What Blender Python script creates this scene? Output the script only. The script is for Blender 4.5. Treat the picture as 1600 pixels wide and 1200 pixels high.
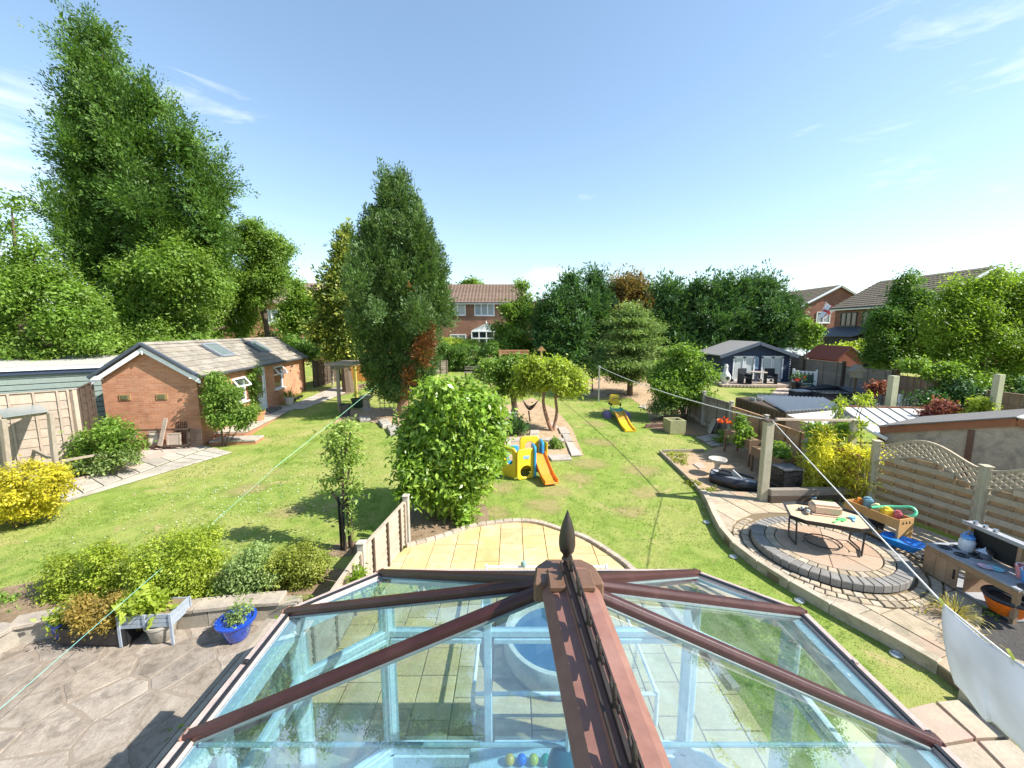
import bpy, bmesh, math, random
import numpy as np
from mathutils import Vector, Matrix, Euler, noise as mnoise

for o in list(bpy.data.objects): bpy.data.objects.remove(o)
scene = bpy.context.scene
COL = scene.collection
R = math.radians
random.seed(7)

# ------------------------------------------------------------------ camera
CAM_H, CAM_F, PITCH = 4.4, 630.0, R(7.7)
cam_d = bpy.data.cameras.new('camera'); cam = bpy.data.objects.new('camera', cam_d); COL.objects.link(cam)
cam.location = (0, 0, CAM_H); cam.rotation_euler = (R(90) - PITCH, 0, 0)
cam_d.sensor_width = 36; cam_d.lens = CAM_F / 1600 * 36; cam_d.clip_end = 3000; cam_d.clip_start = .05
scene.camera = cam

# ------------------------------------------------------------------ sky, sun, exposure
SUN_EL, SUN_AZ = R(42), R(104)          # azimuth clockwise from +y : the sun stands to the right, a little behind
world = bpy.data.worlds.new('World'); scene.world = world; world.use_nodes = True
wn, wl = world.node_tree.nodes, world.node_tree.links
wn.clear()
wo = wn.new('ShaderNodeOutputWorld'); bg = wn.new('ShaderNodeBackground'); bg.inputs['Strength'].default_value = .15
sky = wn.new('ShaderNodeTexSky'); sky.sky_type = 'NISHITA'; sky.sun_disc = False
sky.sun_elevation = SUN_EL; sky.sun_rotation = SUN_AZ; sky.altitude = 0; sky.air_density = 1.0; sky.dust_density = .35; sky.ozone_density = 1.3
tc = wn.new('ShaderNodeTexCoord')
def wmath(op, a, b=None, clamp=False):
    m = wn.new('ShaderNodeMath'); m.operation = op; m.use_clamp = clamp
    for i, v in enumerate((a, b)):
        if v is None: continue
        if isinstance(v, (int, float)): m.inputs[i].default_value = v
        else: wl.new(v, m.inputs[i])
    return m.outputs[0]
def sky_dir(px, py):
    u = (px - 800) / CAM_F; v = (py - 600) / CAM_F
    return Vector((u, math.cos(PITCH) - v * math.sin(PITCH), -math.sin(PITCH) - v * math.cos(PITCH))).normalized()
# thin streaky cirrus: stretched noise where a few banks of cloud stand in the sky
mp = wn.new('ShaderNodeMapping'); mp.inputs['Scale'].default_value = (2.0, 2.0, 9.0); wl.new(tc.outputs['Generated'], mp.inputs['Vector'])
nz = wn.new('ShaderNodeTexNoise'); nz.inputs['Scale'].default_value = 2.2; nz.inputs['Detail'].default_value = 9; nz.inputs['Roughness'].default_value = .62; nz.inputs['Distortion'].default_value = .5
wl.new(mp.outputs[0], nz.inputs['Vector'])
cloud = None
for (px, py, rad, amt) in ((15, 150, .14, .38), (330, 158, .12, .34), (-250, 210, .5, .4), (10, 300, .12, .33), (1600, 5, .20, .34), (2300, -100, .6, .32), (868, 428, .10, .36), (1330, 420, .18, .20), (910, 305, .05, .24)):
    d = sky_dir(px, py)
    vm = wn.new('ShaderNodeVectorMath'); vm.operation = 'SUBTRACT'; wl.new(tc.outputs['Generated'], vm.inputs[0]); vm.inputs[1].default_value = d
    sc = wn.new('ShaderNodeVectorMath'); sc.operation = 'MULTIPLY'; wl.new(vm.outputs[0], sc.inputs[0]); sc.inputs[1].default_value = (1, 1, 2.6 if py != 440 else 1.1)
    ln = wn.new('ShaderNodeVectorMath'); ln.operation = 'LENGTH'; wl.new(sc.outputs[0], ln.inputs[0])
    m = wmath('SUBTRACT', 1, wmath('DIVIDE', ln.outputs['Value'], rad), True)
    m = wmath('MULTIPLY', wmath('POWER', m, .6), amt)
    cloud = m if cloud is None else wmath('MAXIMUM', cloud, m)
thr = wmath('ADD', wmath('SUBTRACT', nz.outputs['Fac'], .72), cloud)
cl = wmath('MULTIPLY', wmath('MULTIPLY', thr, 3.2, True), .72)
mixc = wn.new('ShaderNodeMix'); mixc.data_type = 'RGBA'; wl.new(cl, mixc.inputs['Factor'])
gm_ = wn.new('ShaderNodeGamma'); gm_.inputs[1].default_value = .78; wl.new(sky.outputs[0], gm_.inputs[0])
hsv = wn.new('ShaderNodeHueSaturation'); hsv.inputs['Saturation'].default_value = 1.1; hsv.inputs['Value'].default_value = .97; hsv.inputs['Hue'].default_value = .497; wl.new(gm_.outputs[0], hsv.inputs['Color'])
wl.new(hsv.outputs[0], mixc.inputs[6]); mixc.inputs[7].default_value = (3.6, 3.85, 4.1, 1)
wl.new(mixc.outputs[2], bg.inputs['Color']); wl.new(bg.outputs[0], wo.inputs[0])

sd = bpy.data.lights.new('sun', 'SUN'); sd.energy = 4.1; sd.angle = R(.5); sd.color = (1, .955, .88)
sun = bpy.data.objects.new('sun', sd); COL.objects.link(sun)
sdir = Vector((math.sin(SUN_AZ) * math.cos(SUN_EL), math.cos(SUN_AZ) * math.cos(SUN_EL), math.sin(SUN_EL)))
sun.rotation_euler = sdir.to_track_quat('Z', 'Y').to_euler(); sun.location = sdir * 60

vs = scene.view_settings
scene.display_settings.display_device = 'sRGB'; vs.view_transform = 'Standard'; vs.look = 'None'; vs.exposure = 1.32; vs.gamma = 1; vs.use_curve_mapping = False
cy = scene.cycles; cy.max_bounces = 8; cy.diffuse_bounces = 5; cy.glossy_bounces = 3; cy.transmission_bounces = 4; cy.transparent_max_bounces = 10

# ------------------------------------------------------------------ where things stand
SLOPE, Y0, Y1 = .055, 8.0, 60.0
def gz(y): return SLOPE * (min(max(y, Y0), Y1) - Y0)
def ray(px, py):
    u = (px - 800) / CAM_F; v = (py - 600) / CAM_F
    return Vector((u, math.cos(PITCH) - v * math.sin(PITCH), -math.sin(PITCH) - v * math.cos(PITCH)))
def G(px, py, h=0.0):
    """the spot on the ground (or h above it) seen at that place of the photograph"""
    d = ray(px, py); t = (CAM_H - h) / max(1e-6, -d.z)
    if t * d.y > Y0: t = (CAM_H - h + SLOPE * Y0) / (SLOPE * d.y - d.z)
    return Vector((t * d.x, t * d.y, CAM_H + t * d.z))
def P(px, py, y):
    d = ray(px, py); t = y / d.y
    return Vector((t * d.x, y, CAM_H + t * d.z))
def dep(p): return p.y * math.cos(PITCH) + (CAM_H - p.z) * math.sin(PITCH)   # distance along the view
def onground(p, h=0): return Vector((p[0], p[1], gz(p[1]) + h))

# ------------------------------------------------------------------ objects
def tag(o, label=None, cat=None, group=None, kind=None):
    if label: o['label'] = label
    if cat: o['category'] = cat
    if group: o['group'] = group
    if kind: o['kind'] = kind
    return o
def thing(name, label, cat, loc=(0, 0, 0), rz=0, group=None):
    o = bpy.data.objects.new(name, None); o.empty_display_size = .2; COL.objects.link(o)
    o.location = loc; o.rotation_euler = (0, 0, rz)
    return tag(o, label, cat, group)
def link(name, me, parent=None, loc=None, rot=None, scale=None):
    o = bpy.data.objects.new(name, me); COL.objects.link(o)
    if parent is not None: o.parent = parent
    if loc is not None: o.location = loc
    if rot is not None: o.rotation_euler = rot
    if scale is not None: o.scale = scale
    return o
def root_of(o):
    while o.parent is not None: o = o.parent
    return o
def copy_tree(o, parent=None):
    c = o.copy(); COL.objects.link(c); c.parent = parent
    for ch in list(o.children): copy_tree(ch, c)
    return c

class MB:
    def __init__(s): s.v = []; s.f = []
    def add(s, vs, fs):
        n = len(s.v); s.v += [tuple(p) for p in vs]; s.f += [tuple(i + n for i in f) for f in fs]; return s
    def box(s, c, d, rz=0, M=None):
        hx, hy, hz = d[0] / 2, d[1] / 2, d[2] / 2
        M = M or Matrix.Rotation(rz, 3, 'Z')
        c = Vector(c)
        vs = [c + M @ Vector((x * hx, y * hy, z * hz)) for z in (-1, 1) for y in (-1, 1) for x in (-1, 1)]
        return s.add(vs, [(0, 2, 3, 1), (4, 5, 7, 6), (0, 1, 5, 4), (2, 6, 7, 3), (0, 4, 6, 2), (1, 3, 7, 5)])
    def bar(s, a, b, w, h, up=(0, 0, 1)):
        """box section from a to b, w across and h in the up direction, centred"""
        a, b = Vector(a), Vector(b); t = (b - a).normalized(); up = Vector(up)
        x = t.cross(up).normalized(); z = x.cross(t)
        vs = [p + x * (i * w / 2) + z * (j * h / 2) for p in (a, b) for (i, j) in ((-1, -1), (1, -1), (1, 1), (-1, 1))]
        return s.add(vs, [(0, 1, 2, 3), (7, 6, 5, 4), (0, 4, 5, 1), (1, 5, 6, 2), (2, 6, 7, 3), (3, 7, 4, 0)])
    def tube(s, pts, r, n=8, cap=True):
        pts = [Vector(p) for p in pts]; k = len(pts)
        rs = r if isinstance(r, (list, tuple)) else [r] * k
        ref = Vector((0, 0, 1)); vs = []
        prevx = None
        for i, p in enumerate(pts):
            t = (pts[min(i + 1, k - 1)] - pts[max(i - 1, 0)])
            t = t.normalized() if t.length > 1e-9 else Vector((0, 0, 1))
            if prevx is None:
                x = t.cross(ref if abs(t.z) < .95 else Vector((1, 0, 0))).normalized()
            else:
                x = (prevx - t * prevx.dot(t)).normalized()
            prevx = x; y = t.cross(x)
            for j in range(n):
                a = 2 * math.pi * j / n
                vs.append(p + (x * math.cos(a) + y * math.sin(a)) * rs[i])
        fs = [(i * n + j, i * n + (j + 1) % n, (i + 1) * n + (j + 1) % n, (i + 1) * n + j) for i in range(k - 1) for j in range(n)]
        if cap: fs += [tuple(range(n - 1, -1, -1)), tuple((k - 1) * n + j for j in range(n))]
        return s.add(vs, fs)
    def lathe(s, prof, c=(0, 0, 0), n=16, sx=1, sy=1):
        c = Vector(c); k = len(prof)
        vs = [c + Vector((r * sx * math.cos(2 * math.pi * j / n), r * sy * math.sin(2 * math.pi * j / n), z)) for r, z in prof for j in range(n)]
        fs = [(i * n + j, i * n + (j + 1) % n, (i + 1) * n + (j + 1) % n, (i + 1) * n + j) for i in range(k - 1) for j in range(n)]
        fs += [tuple(range(n - 1, -1, -1)), tuple((k - 1) * n + j for j in range(n))]
        return s.add(vs, fs)
    def prism(s, poly, z0, z1):
        """poly in xy (either winding), from z0 to z1"""
        if sum(a[0] * b[1] - b[0] * a[1] for a, b in zip(poly, poly[1:] + poly[:1])) < 0: poly = poly[::-1]
        n = len(poly)
        vs = [(p[0], p[1], z0) for p in poly] + [(p[0], p[1], z1) for p in poly]
        return s.add(vs, [tuple(range(n - 1, -1, -1)), tuple(range(n, 2 * n))] + [(i, (i + 1) % n, n + (i + 1) % n, n + i) for i in range(n)])
    def extrude(s, poly3, vec):
        """planar polygon of 3d points, thickened along vec"""
        n = len(poly3); vec = Vector(vec); a = [Vector(p) for p in poly3]
        nn = sum(((a[i] - a[0]).cross(a[i + 1] - a[0]) for i in range(1, n - 1)), Vector())
        if nn.dot(vec) < 0: a = a[::-1]
        return s.add(a + [p + vec for p in a], [tuple(range(n - 1, -1, -1)), tuple(range(n, 2 * n))] + [(i, (i + 1) % n, n + (i + 1) % n, n + i) for i in range(n)])
    def face(s, pts): return s.add(pts, [tuple(range(len(pts)))])
    def build(s, name, m, parent=None, world=False, smooth=False, bevel=0, loc=None, rot=None):
        vs = s.v
        if world and parent is not None:
            inv = root_of(parent).matrix_basis.inverted(); vs = [inv @ Vector(v) for v in vs]
        me = bpy.data.meshes.new(name); me.from_pydata([tuple(v) for v in vs], [], s.f)
        if bevel:
            bm = bmesh.new(); bm.from_mesh(me)
            es = [e for e in bm.edges if len(e.link_faces) == 2 and e.calc_face_angle(0) > .5]
            bmesh.ops.bevel(bm, geom=es, offset=bevel, segments=1 if bevel < .02 else 2, affect='EDGES', clamp_overlap=True)
            bm.to_mesh(me); bm.free()
        me.materials.append(m)
        if smooth:
            me.polygons.foreach_set('use_smooth', [True] * len(me.polygons)); me.set_sharp_from_angle(angle=R(40))
        return link(name, me, parent, loc, rot)

_ub = {}
def bx(name, parent, c, s, m, rz=0, rot=None):
    """a plain board, batten or block: shared unit box of that material"""
    me = _ub.get(m.name)
    if me is None:
        o = MB().box((0, 0, 0), (1, 1, 1)); me = bpy.data.meshes.new('board_' + m.name); me.from_pydata(o.v, [], o.f); me.materials.append(m); _ub[m.name] = me
    return link(name, me, parent, c, rot or (0, 0, rz), s)

def clip(poly, n, d):
    """keep the side where n.p <= d"""
    out = []
    for i, p in enumerate(poly):
        q = poly[(i + 1) % len(poly)]; a = p[0] * n[0] + p[1] * n[1] - d; b = q[0] * n[0] + q[1] * n[1] - d
        if a <= 0: out.append(p)
        if (a < 0 < b) or (b < 0 < a):
            t = a / (a - b); out.append((p[0] + (q[0] - p[0]) * t, p[1] + (q[1] - p[1]) * t))
    return out
def area(poly): return abs(sum(a[0] * b[1] - b[0] * a[1] for a, b in zip(poly, poly[1:] + poly[:1]))) / 2
def dedupe(poly, e=.004):
    out = []
    for p in poly:
        if not out or math.hypot(p[0] - out[-1][0], p[1] - out[-1][1]) > e: out.append(p)
    if len(out) > 1 and math.hypot(out[0][0] - out[-1][0], out[0][1] - out[-1][1]) < e: out.pop()
    return out
def inside(poly, x, y):
    c = False; n = len(poly); j = n - 1
    for i in range(n):
        xi, yi = poly[i][0], poly[i][1]; xj, yj = poly[j][0], poly[j][1]
        if (yi > y) != (yj > y) and x < (xj - xi) * (y - yi) / (yj - yi) + xi: c = not c
        j = i
    return c
def xy(pts): return [(p[0], p[1]) for p in pts]
def spline(pts, n=6):
    """smooth curve through points"""
    pts = [Vector(p) for p in pts]; out = []
    for i in range(len(pts) - 1):
        p0, p1, p2, p3 = pts[max(i - 1, 0)], pts[i], pts[i + 1], pts[min(i + 2, len(pts) - 1)]
        for k in range(n):
            t = k / n
            out.append(.5 * ((2 * p1) + (p2 - p0) * t + (2 * p0 - 5 * p1 + 4 * p2 - p3) * t * t + (3 * p1 - p0 - 3 * p2 + p3) * t ** 3))
    return out + [pts[-1]]
NOGRASS = []
def sheet(name, poly, h, m, kind='structure', parent=None, skirt=0, nograss=True):
    """flat ground area following the fall of the land"""
    if nograss: NOGRASS.append([(p[0], p[1]) for p in poly])
    bm = bmesh.new(); vs = [bm.verts.new((p[0], p[1], 0)) for p in poly]; f = bm.faces.new(vs)
    if f.normal.z < 0 or sum(a[0] * b[1] - b[0] * a[1] for a, b in zip(poly, poly[1:] + poly[:1])) < 0: f.normal_flip()
    bmesh.ops.bisect_plane(bm, geom=bm.verts[:] + bm.edges[:] + bm.faces[:], plane_co=(0, Y0, 0), plane_no=(0, 1, 0))
    for v in bm.verts: v.co.z = gz(v.co.y) + h
    if skirt:
        be = [e for e in bm.edges if len(e.link_faces) == 1]
        r = bmesh.ops.extrude_edge_only(bm, edges=be)
        for v in r['geom']:
            if isinstance(v, bmesh.types.BMVert): v.co.z -= skirt
    bmesh.ops.triangulate(bm, faces=[f for f in bm.faces if len(f.verts) > 4])
    bmesh.ops.recalc_face_normals(bm, faces=bm.faces[:])
    me = bpy.data.meshes.new(name); bm.to_mesh(me); bm.free(); me.materials.append(m)
    o = link(name, me, parent)
    if kind and parent is None: o['kind'] = kind
    return o
def stone(name, poly, base, h, m, parent, rnd, tilt=.006, bev=.008, flat=None):
    """one slab or cobble, its top edge chamfered"""
    poly = dedupe(poly)
    if len(poly) < 3 or area(poly) < .004: return None
    if sum(a[0] * b[1] - b[0] * a[1] for a, b in zip(poly, poly[1:] + poly[:1])) < 0: poly = poly[::-1]
    cx = sum(p[0] for p in poly) / len(poly); cy = sum(p[1] for p in poly) / len(poly); n = len(poly)
    tx, ty, dz = rnd.uniform(-tilt, tilt), rnd.uniform(-tilt, tilt), rnd.uniform(-tilt, tilt) * .6
    def zt(x, y): return (gz(y) if flat is None else flat) + base + h + dz + tx * (x - cx) + ty * (y - cy)
    def ins(p):
        d = math.hypot(p[0] - cx, p[1] - cy); k = max(.5, 1 - bev * 1.4 / max(d, .02)); return (cx + (p[0] - cx) * k, cy + (p[1] - cy) * k)
    vs = [(p[0], p[1], zt(*p) - h) for p in poly] + [(p[0], p[1], zt(*p) - bev) for p in poly] + [(*ins(p), zt(*p)) for p in poly]
    fs = [tuple(range(2 * n, 3 * n))]
    for k in (0, n): fs += [(k + i, k + (i + 1) % n, k + n + (i + 1) % n, k + n + i) for i in range(n)]
    me = bpy.data.meshes.new(name); me.from_pydata([(v[0] - cx, v[1] - cy, v[2]) for v in vs], [], fs); me.materials.append(m)
    return link(name, me, parent, (cx, cy, 0))

# ------------------------------------------------------------------ materials
_M = {}
def _nt(name):
    m = bpy.data.materials.new(name); m.use_nodes = True; nt = m.node_tree; nt.nodes.clear(); return m, nt.nodes, nt.links
def _ramp(n, l, fac, cols, pos=None):
    r = n.new('ShaderNodeValToRGB'); e = r.color_ramp.elements
    pos = pos or [i / (len(cols) - 1) for i in range(len(cols))]
    while len(e) < len(cols): e.new(.5)
    for i, (c, p) in enumerate(zip(cols, pos)): e[i].position = p; e[i].color = (*c, 1)
    l.new(fac, r.inputs[0]); return r.outputs[0]
def _noise(n, l, vec, scale, detail=4, rough=.55, dist=0):
    t = n.new('ShaderNodeTexNoise'); t.inputs['Scale'].default_value = scale; t.inputs['Detail'].default_value = detail
    t.inputs['Roughness'].default_value = rough; t.inputs['Distortion'].default_value = dist
    l.new(vec, t.inputs['Vector']); return t.outputs['Fac']
def _mix(n, l, fac, a, b, mode='MIX'):
    x = n.new('ShaderNodeMix'); x.data_type = 'RGBA'; x.blend_type = mode
    for i, v in ((0, fac), (6, a), (7, b)):
        if isinstance(v, (int, float)): x.inputs[i].default_value = v
        elif isinstance(v, tuple): x.inputs[i].default_value = (*v, 1)
        else: l.new(v, x.inputs[i])
    return x.outputs[2]
def _vec(n, l, scale=None, obj=False):
    g = n.new('ShaderNodeTexCoord').outputs['Object'] if obj else n.new('ShaderNodeNewGeometry').outputs['Position']
    if scale:
        mp = n.new('ShaderNodeMapping'); mp.inputs['Scale'].default_value = scale; l.new(g, mp.inputs[0]); return mp.outputs[0]
    return g
def _pbr(n, l, col, rough, spec=.4, metal=0, bump=None, bd=.01, coat=0):
    o = n.new('ShaderNodeOutputMaterial'); b = n.new('ShaderNodeBsdfPrincipled')
    if isinstance(col, tuple): b.inputs['Base Color'].default_value = (*col, 1)
    else: l.new(col, b.inputs['Base Color'])
    if isinstance(rough, (int, float)): b.inputs['Roughness'].default_value = rough
    else: l.new(rough, b.inputs['Roughness'])
    b.inputs['Specular IOR Level'].default_value = spec; b.inputs['Metallic'].default_value = metal; b.inputs['Coat Weight'].default_value = coat
    if bump is not None:
        bp = n.new('ShaderNodeBump'); bp.inputs['Distance'].default_value = bd; bp.inputs['Strength'].default_value = .8; l.new(bump, bp.inputs['Height']); l.new(bp.outputs[0], b.inputs['Normal'])
    l.new(b.outputs[0], o.inputs[0]); return b
def M(name, base, rough=.7, var=.18, scale=6, bump=.004, bscale=60, spec=.35, metal=0, tint=None, stretch=None, piece=.0, dirt=None, coat=0):
    """weathered surface: two noises shift the colour, a fine one gives relief; piece = brightness change from piece to piece"""
    if name in _M: return _M[name]
    m, n, l = _nt(name); v = _vec(n, l, stretch)
    f1 = _noise(n, l, v, scale, 5, .6); f2 = _noise(n, l, v, scale * 7, 4, .6)
    dk = tuple(c * (1 - var) for c in base); lt = tuple(min(1, c * (1 + var)) for c in base)
    col = _ramp(n, l, f1, [dk, base, lt], [.3, .5, .7])
    col = _mix(n, l, .35, col, _ramp(n, l, f2, [tuple(c * .6 for c in base), tuple(min(1, c * 1.35) for c in base)], [.3, .7]))
    if tint: col = _mix(n, l, _ramp(n, l, _noise(n, l, v, scale * .55, 4, .6, .6), [(0, 0, 0), (1, 1, 1)], [.48, .66]), col, tint)
    if dirt: col = _mix(n, l, _ramp(n, l, _noise(n, l, _vec(n, l), 2.6, 6, .68, .4), [(0, 0, 0), (1, 1, 1)], [.5, .72]), col, dirt)
    if piece:
        oi = n.new('ShaderNodeObjectInfo'); hs = n.new('ShaderNodeHueSaturation')
        mr = n.new('ShaderNodeMapRange'); mr.inputs[3].default_value = 1 - piece; mr.inputs[4].default_value = 1 + piece; l.new(oi.outputs['Random'], mr.inputs[0])
        l.new(mr.outputs[0], hs.inputs['Value']); l.new(col, hs.inputs['Color'])
        m2 = n.new('ShaderNodeMapRange'); m2.inputs[3].default_value = 1 - piece * .8; m2.inputs[4].default_value = 1 + piece * .5
        fr = n.new('ShaderNodeMath'); fr.operation = 'FRACT'; mu = n.new('ShaderNodeMath'); mu.operation = 'MULTIPLY'; mu.inputs[1].default_value = 7.31
        l.new(oi.outputs['Random'], mu.inputs[0]); l.new(mu.outputs[0], fr.inputs[0]); l.new(fr.outputs[0], m2.inputs[0]); l.new(m2.outputs[0], hs.inputs['Saturation'])
        col = hs.outputs[0]
    bf = _noise(n, l, _vec(n, l), bscale, 5, .65) if bump else None
    rr = _ramp(n, l, f2, [(rough * .85,) * 3, (min(1, rough * 1.15),) * 3])
    _pbr(n, l, col, rr, spec, metal, bf, bump, coat)
    _M[name] = m; return m
def plain(name, base, rough=.4, spec=.5, metal=0, coat=0): return M(name, base, rough, .06, 4, .0006, 90, spec, metal, coat=coat)
def leafmat(name, dark, mid, light, trans=.3, rough=.45, spec=.3, tt=(1.25, 1.3, .55)):
    if name in _M: return _M[name]
    m, n, l = _nt(name)
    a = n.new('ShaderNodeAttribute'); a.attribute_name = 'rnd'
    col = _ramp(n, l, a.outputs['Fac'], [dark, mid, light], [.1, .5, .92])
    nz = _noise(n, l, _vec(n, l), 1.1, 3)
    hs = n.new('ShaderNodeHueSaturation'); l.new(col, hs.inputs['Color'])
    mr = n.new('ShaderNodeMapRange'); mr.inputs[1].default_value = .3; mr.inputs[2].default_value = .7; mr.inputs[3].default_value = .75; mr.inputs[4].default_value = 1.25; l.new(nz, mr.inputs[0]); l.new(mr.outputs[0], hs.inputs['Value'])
    o = n.new('ShaderNodeOutputMaterial'); b = n.new('ShaderNodeBsdfPrincipled'); b.inputs['Roughness'].default_value = rough; b.inputs['Specular IOR Level'].default_value = spec
    l.new(hs.outputs[0], b.inputs['Base Color'])
    t = n.new('ShaderNodeBsdfTranslucent'); tcx = _mix(n, l, 1, hs.outputs[0], tt, 'MULTIPLY'); l.new(tcx, t.inputs[0])
    ms = n.new('ShaderNodeMixShader'); ms.inputs[0].default_value = min(.6, trans + .1); l.new(b.outputs[0], ms.inputs[1]); l.new(t.outputs[0], ms.inputs[2]); l.new(ms.outputs[0], o.inputs[0])
    _M[name] = m; return m
def brickmat(name, c1, c2, mortar, w=.225, h=.075):
    if name in _M: return _M[name]
    m, n, l = _nt(name); v = _vec(n, l, obj=True)
    sp = n.new('ShaderNodeSeparateXYZ'); l.new(v, sp.inputs[0]); ad = n.new('ShaderNodeMath'); ad.operation = 'ADD'; l.new(sp.outputs[0], ad.inputs[0]); l.new(sp.outputs[1], ad.inputs[1])
    cb = n.new('ShaderNodeCombineXYZ'); l.new(ad.outputs[0], cb.inputs[0]); l.new(sp.outputs[2], cb.inputs[1])
    b = n.new('ShaderNodeTexBrick'); b.inputs['Scale'].default_value = 1; b.inputs['Brick Width'].default_value = w; b.inputs['Row Height'].default_value = h; b.inputs['Mortar Size'].default_value = .006; b.inputs['Mortar Smooth'].default_value = .2
    b.inputs['Color1'].default_value = (*c1, 1); b.inputs['Color2'].default_value = (*c2, 1); b.inputs['Mortar'].default_value = (*mortar, 1); b.inputs['Bias'].default_value = -.1
    l.new(cb.outputs[0], b.inputs['Vector'])
    col = _mix(n, l, .8, b.outputs['Color'], _ramp(n, l, _noise(n, l, v, 1.3, 6, .7), [(.62, .6, .58), (1.0, 1.0, 1.0), (1.2, 1.16, 1.12)], [.3, .5, .72]), 'MULTIPLY')
    iv = n.new('ShaderNodeMath'); iv.operation = 'SUBTRACT'; iv.inputs[0].default_value = 1; l.new(b.outputs['Fac'], iv.inputs[1])
    _pbr(n, l, col, .85, .2, 0, iv.outputs[0], .006); _M[name] = m; return m
def glassmat(name, tint, refl=1.0, rough=.0):
    if name in _M: return _M[name]
    m, n, l = _nt(name); o = n.new('ShaderNodeOutputMaterial')
    t = n.new('ShaderNodeBsdfTransparent'); t.inputs[0].default_value = (*tint, 1)
    g = n.new('ShaderNodeBsdfGlossy'); g.inputs['Roughness'].default_value = rough; g.inputs['Color'].default_value = (.95, .98, 1, 1)
    ge = n.new('ShaderNodeNewGeometry'); dt = n.new('ShaderNodeVectorMath'); dt.operation = 'DOT_PRODUCT'; l.new(ge.outputs['Normal'], dt.inputs[0]); l.new(ge.outputs['Incoming'], dt.inputs[1])
    def mth(op, a, b=None):
        x = n.new('ShaderNodeMath'); x.operation = op
        for i, q in enumerate((a, b)):
            if q is None: continue
            if isinstance(q, (int, float)): x.inputs[i].default_value = q
            else: l.new(q, x.inputs[i])
        return x
    cs = mth('ABSOLUTE', dt.outputs['Value']).outputs[0]; pw5 = mth('POWER', mth('SUBTRACT', 1, cs).outputs[0], 5).outputs[0]
    mu = mth('MULTIPLY', mth('ADD', mth('MULTIPLY', pw5, .80).outputs[0], .2).outputs[0], refl); mu.use_clamp = True
    ms = n.new('ShaderNodeMixShader'); l.new(mu.outputs[0], ms.inputs[0]); l.new(t.outputs[0], ms.inputs[1]); l.new(g.outputs[0], ms.inputs[2])
    if rough == 0:
        # a little dust on the panes, raised to add a milky sky reflection
        d = n.new('ShaderNodeBsdfDiffuse'); d.inputs[0].default_value = (.5, .5, .47, 1)
        f = _ramp(n, l, _noise(n, l, _vec(n, l), 5, 7, .7), [(0, 0, 0), (.15, .15, .15)], [.4, .8])
        m2 = n.new('ShaderNodeMixShader'); l.new(f, m2.inputs[0]); l.new(ms.outputs[0], m2.inputs[1]); l.new(d.outputs[0], m2.inputs[2]); l.new(m2.outputs[0], o.inputs[0])
    else: l.new(ms.outputs[0], o.inputs[0])
    _M[name] = m; return m
def grassmat():
    m, n, l = _nt('lawn'); v = _vec(n, l)
    big = _noise(n, l, v, .55, 5, .62, .5); mid = _noise(n, l, v, 2.6, 6, .68, .4); fine = _noise(n, l, _vec(n, l, (1, 1.0, 1)), 38, 4, .7)
    col = _ramp(n, l, mid, [(.105, .17, .025), (.20, .268, .05), (.285, .325, .085)], [.28, .52, .76])
    dry = _ramp(n, l, big, [(0, 0, 0), (1, 1, 1)], [.44, .70])
    col = _mix(n, l, _mix(n, l, .85, (0, 0, 0), dry), col, (.36, .325, .12))
    bare = _ramp(n, l, _noise(n, l, v, 1.35, 4, .62, .8), [(0, 0, 0), (1, 1, 1)], [.61, .70])
    col = _mix(n, l, _mix(n, l, .75, (0, 0, 0), bare), col, (.40, .30, .15))
    col = _mix(n, l, .5, col, _ramp(n, l, fine, [(.62, .64, .58), (1, 1, 1), (1.3, 1.3, 1.2)], [.3, .5, .72]), 'MULTIPLY')
    _pbr(n, l, col, .9, .15, 0, fine, .02); _M['lawn'] = m; return m

W_white = plain('white_upvc', (.80, .81, .82), .35)
W_wood = M('weathered_wood', (.30, .25, .19), .85, .22, 5, .003, 70, .2, piece=.14, stretch=(3, 3, 1.2))
W_orange = M('stained_fence_wood', (.40, .235, .125), .8, .2, 5, .003, 70, .2, piece=.12)
W_greyfence = M('grey_fence_wood', (.235, .205, .17), .88, .2, 5, .003, 70, .2, piece=.14)
W_pink = M('sun_bleached_wood', (.38, .305, .24), .85, .18, 5, .003, 70, .2, piece=.10)
W_dark = M('dark_wood', (.085, .062, .045), .8, .25, 5, .003, 70, .25, piece=.12)
W_slat = M('green_grey_slat', (.41, .34, .24), .82, .2, 6, .003, 70, .2, piece=.15)
W_slat2 = M('slat_back_brown', (.36, .25, .145), .82, .2, 6, .003, 70, .2, piece=.12)
W_post = M('grey_green_post', (.43, .39, .28), .85, .22, 6, .003, 70, .2, stretch=(4, 4, 1))
W_pine = M('new_pine', (.50, .29, .115), .6, .15, 5, .002, 70, .3, piece=.06)
CONC = M('concrete', (.40, .37, .315), .9, .14, 7, .004, 80, .2, dirt=(.2, .19, .15))
SOIL = M('soil', (.25, .18, .115), .95, .3, 9, .03, 24, .1, dirt=(.13, .09, .055))
SOIL_PALE = M('dry_soil', (.42, .30, .19), .95, .22, 5, .025, 24, .1, dirt=(.27, .19, .11))
STONE = M('stone', (.36, .33, .28), .9, .2, 8, .006, 60, .2, dirt=(.19, .18, .15))
BARK = M('bark', (.13, .095, .068), .95, .3, 14, .015, 40, .15)
BARK_RED = M('reddish_bark', (.27, .155, .10), .9, .3, 14, .015, 40, .15)
BLACK = plain('black_plastic', (.018, .018, .02), .4)
BLACKM = plain('black_metal', (.02, .02, .022), .45, .5)
DGREY = plain('dark_grey', (.06, .062, .068), .6)
RATTAN = M('dark_rattan', (.035, .037, .045), .75, .2, 30, .004, 90, .3)
CUSH = M('grey_cushion', (.16, .17, .19), .95, .1, 8, .002, 90, .1)
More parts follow.
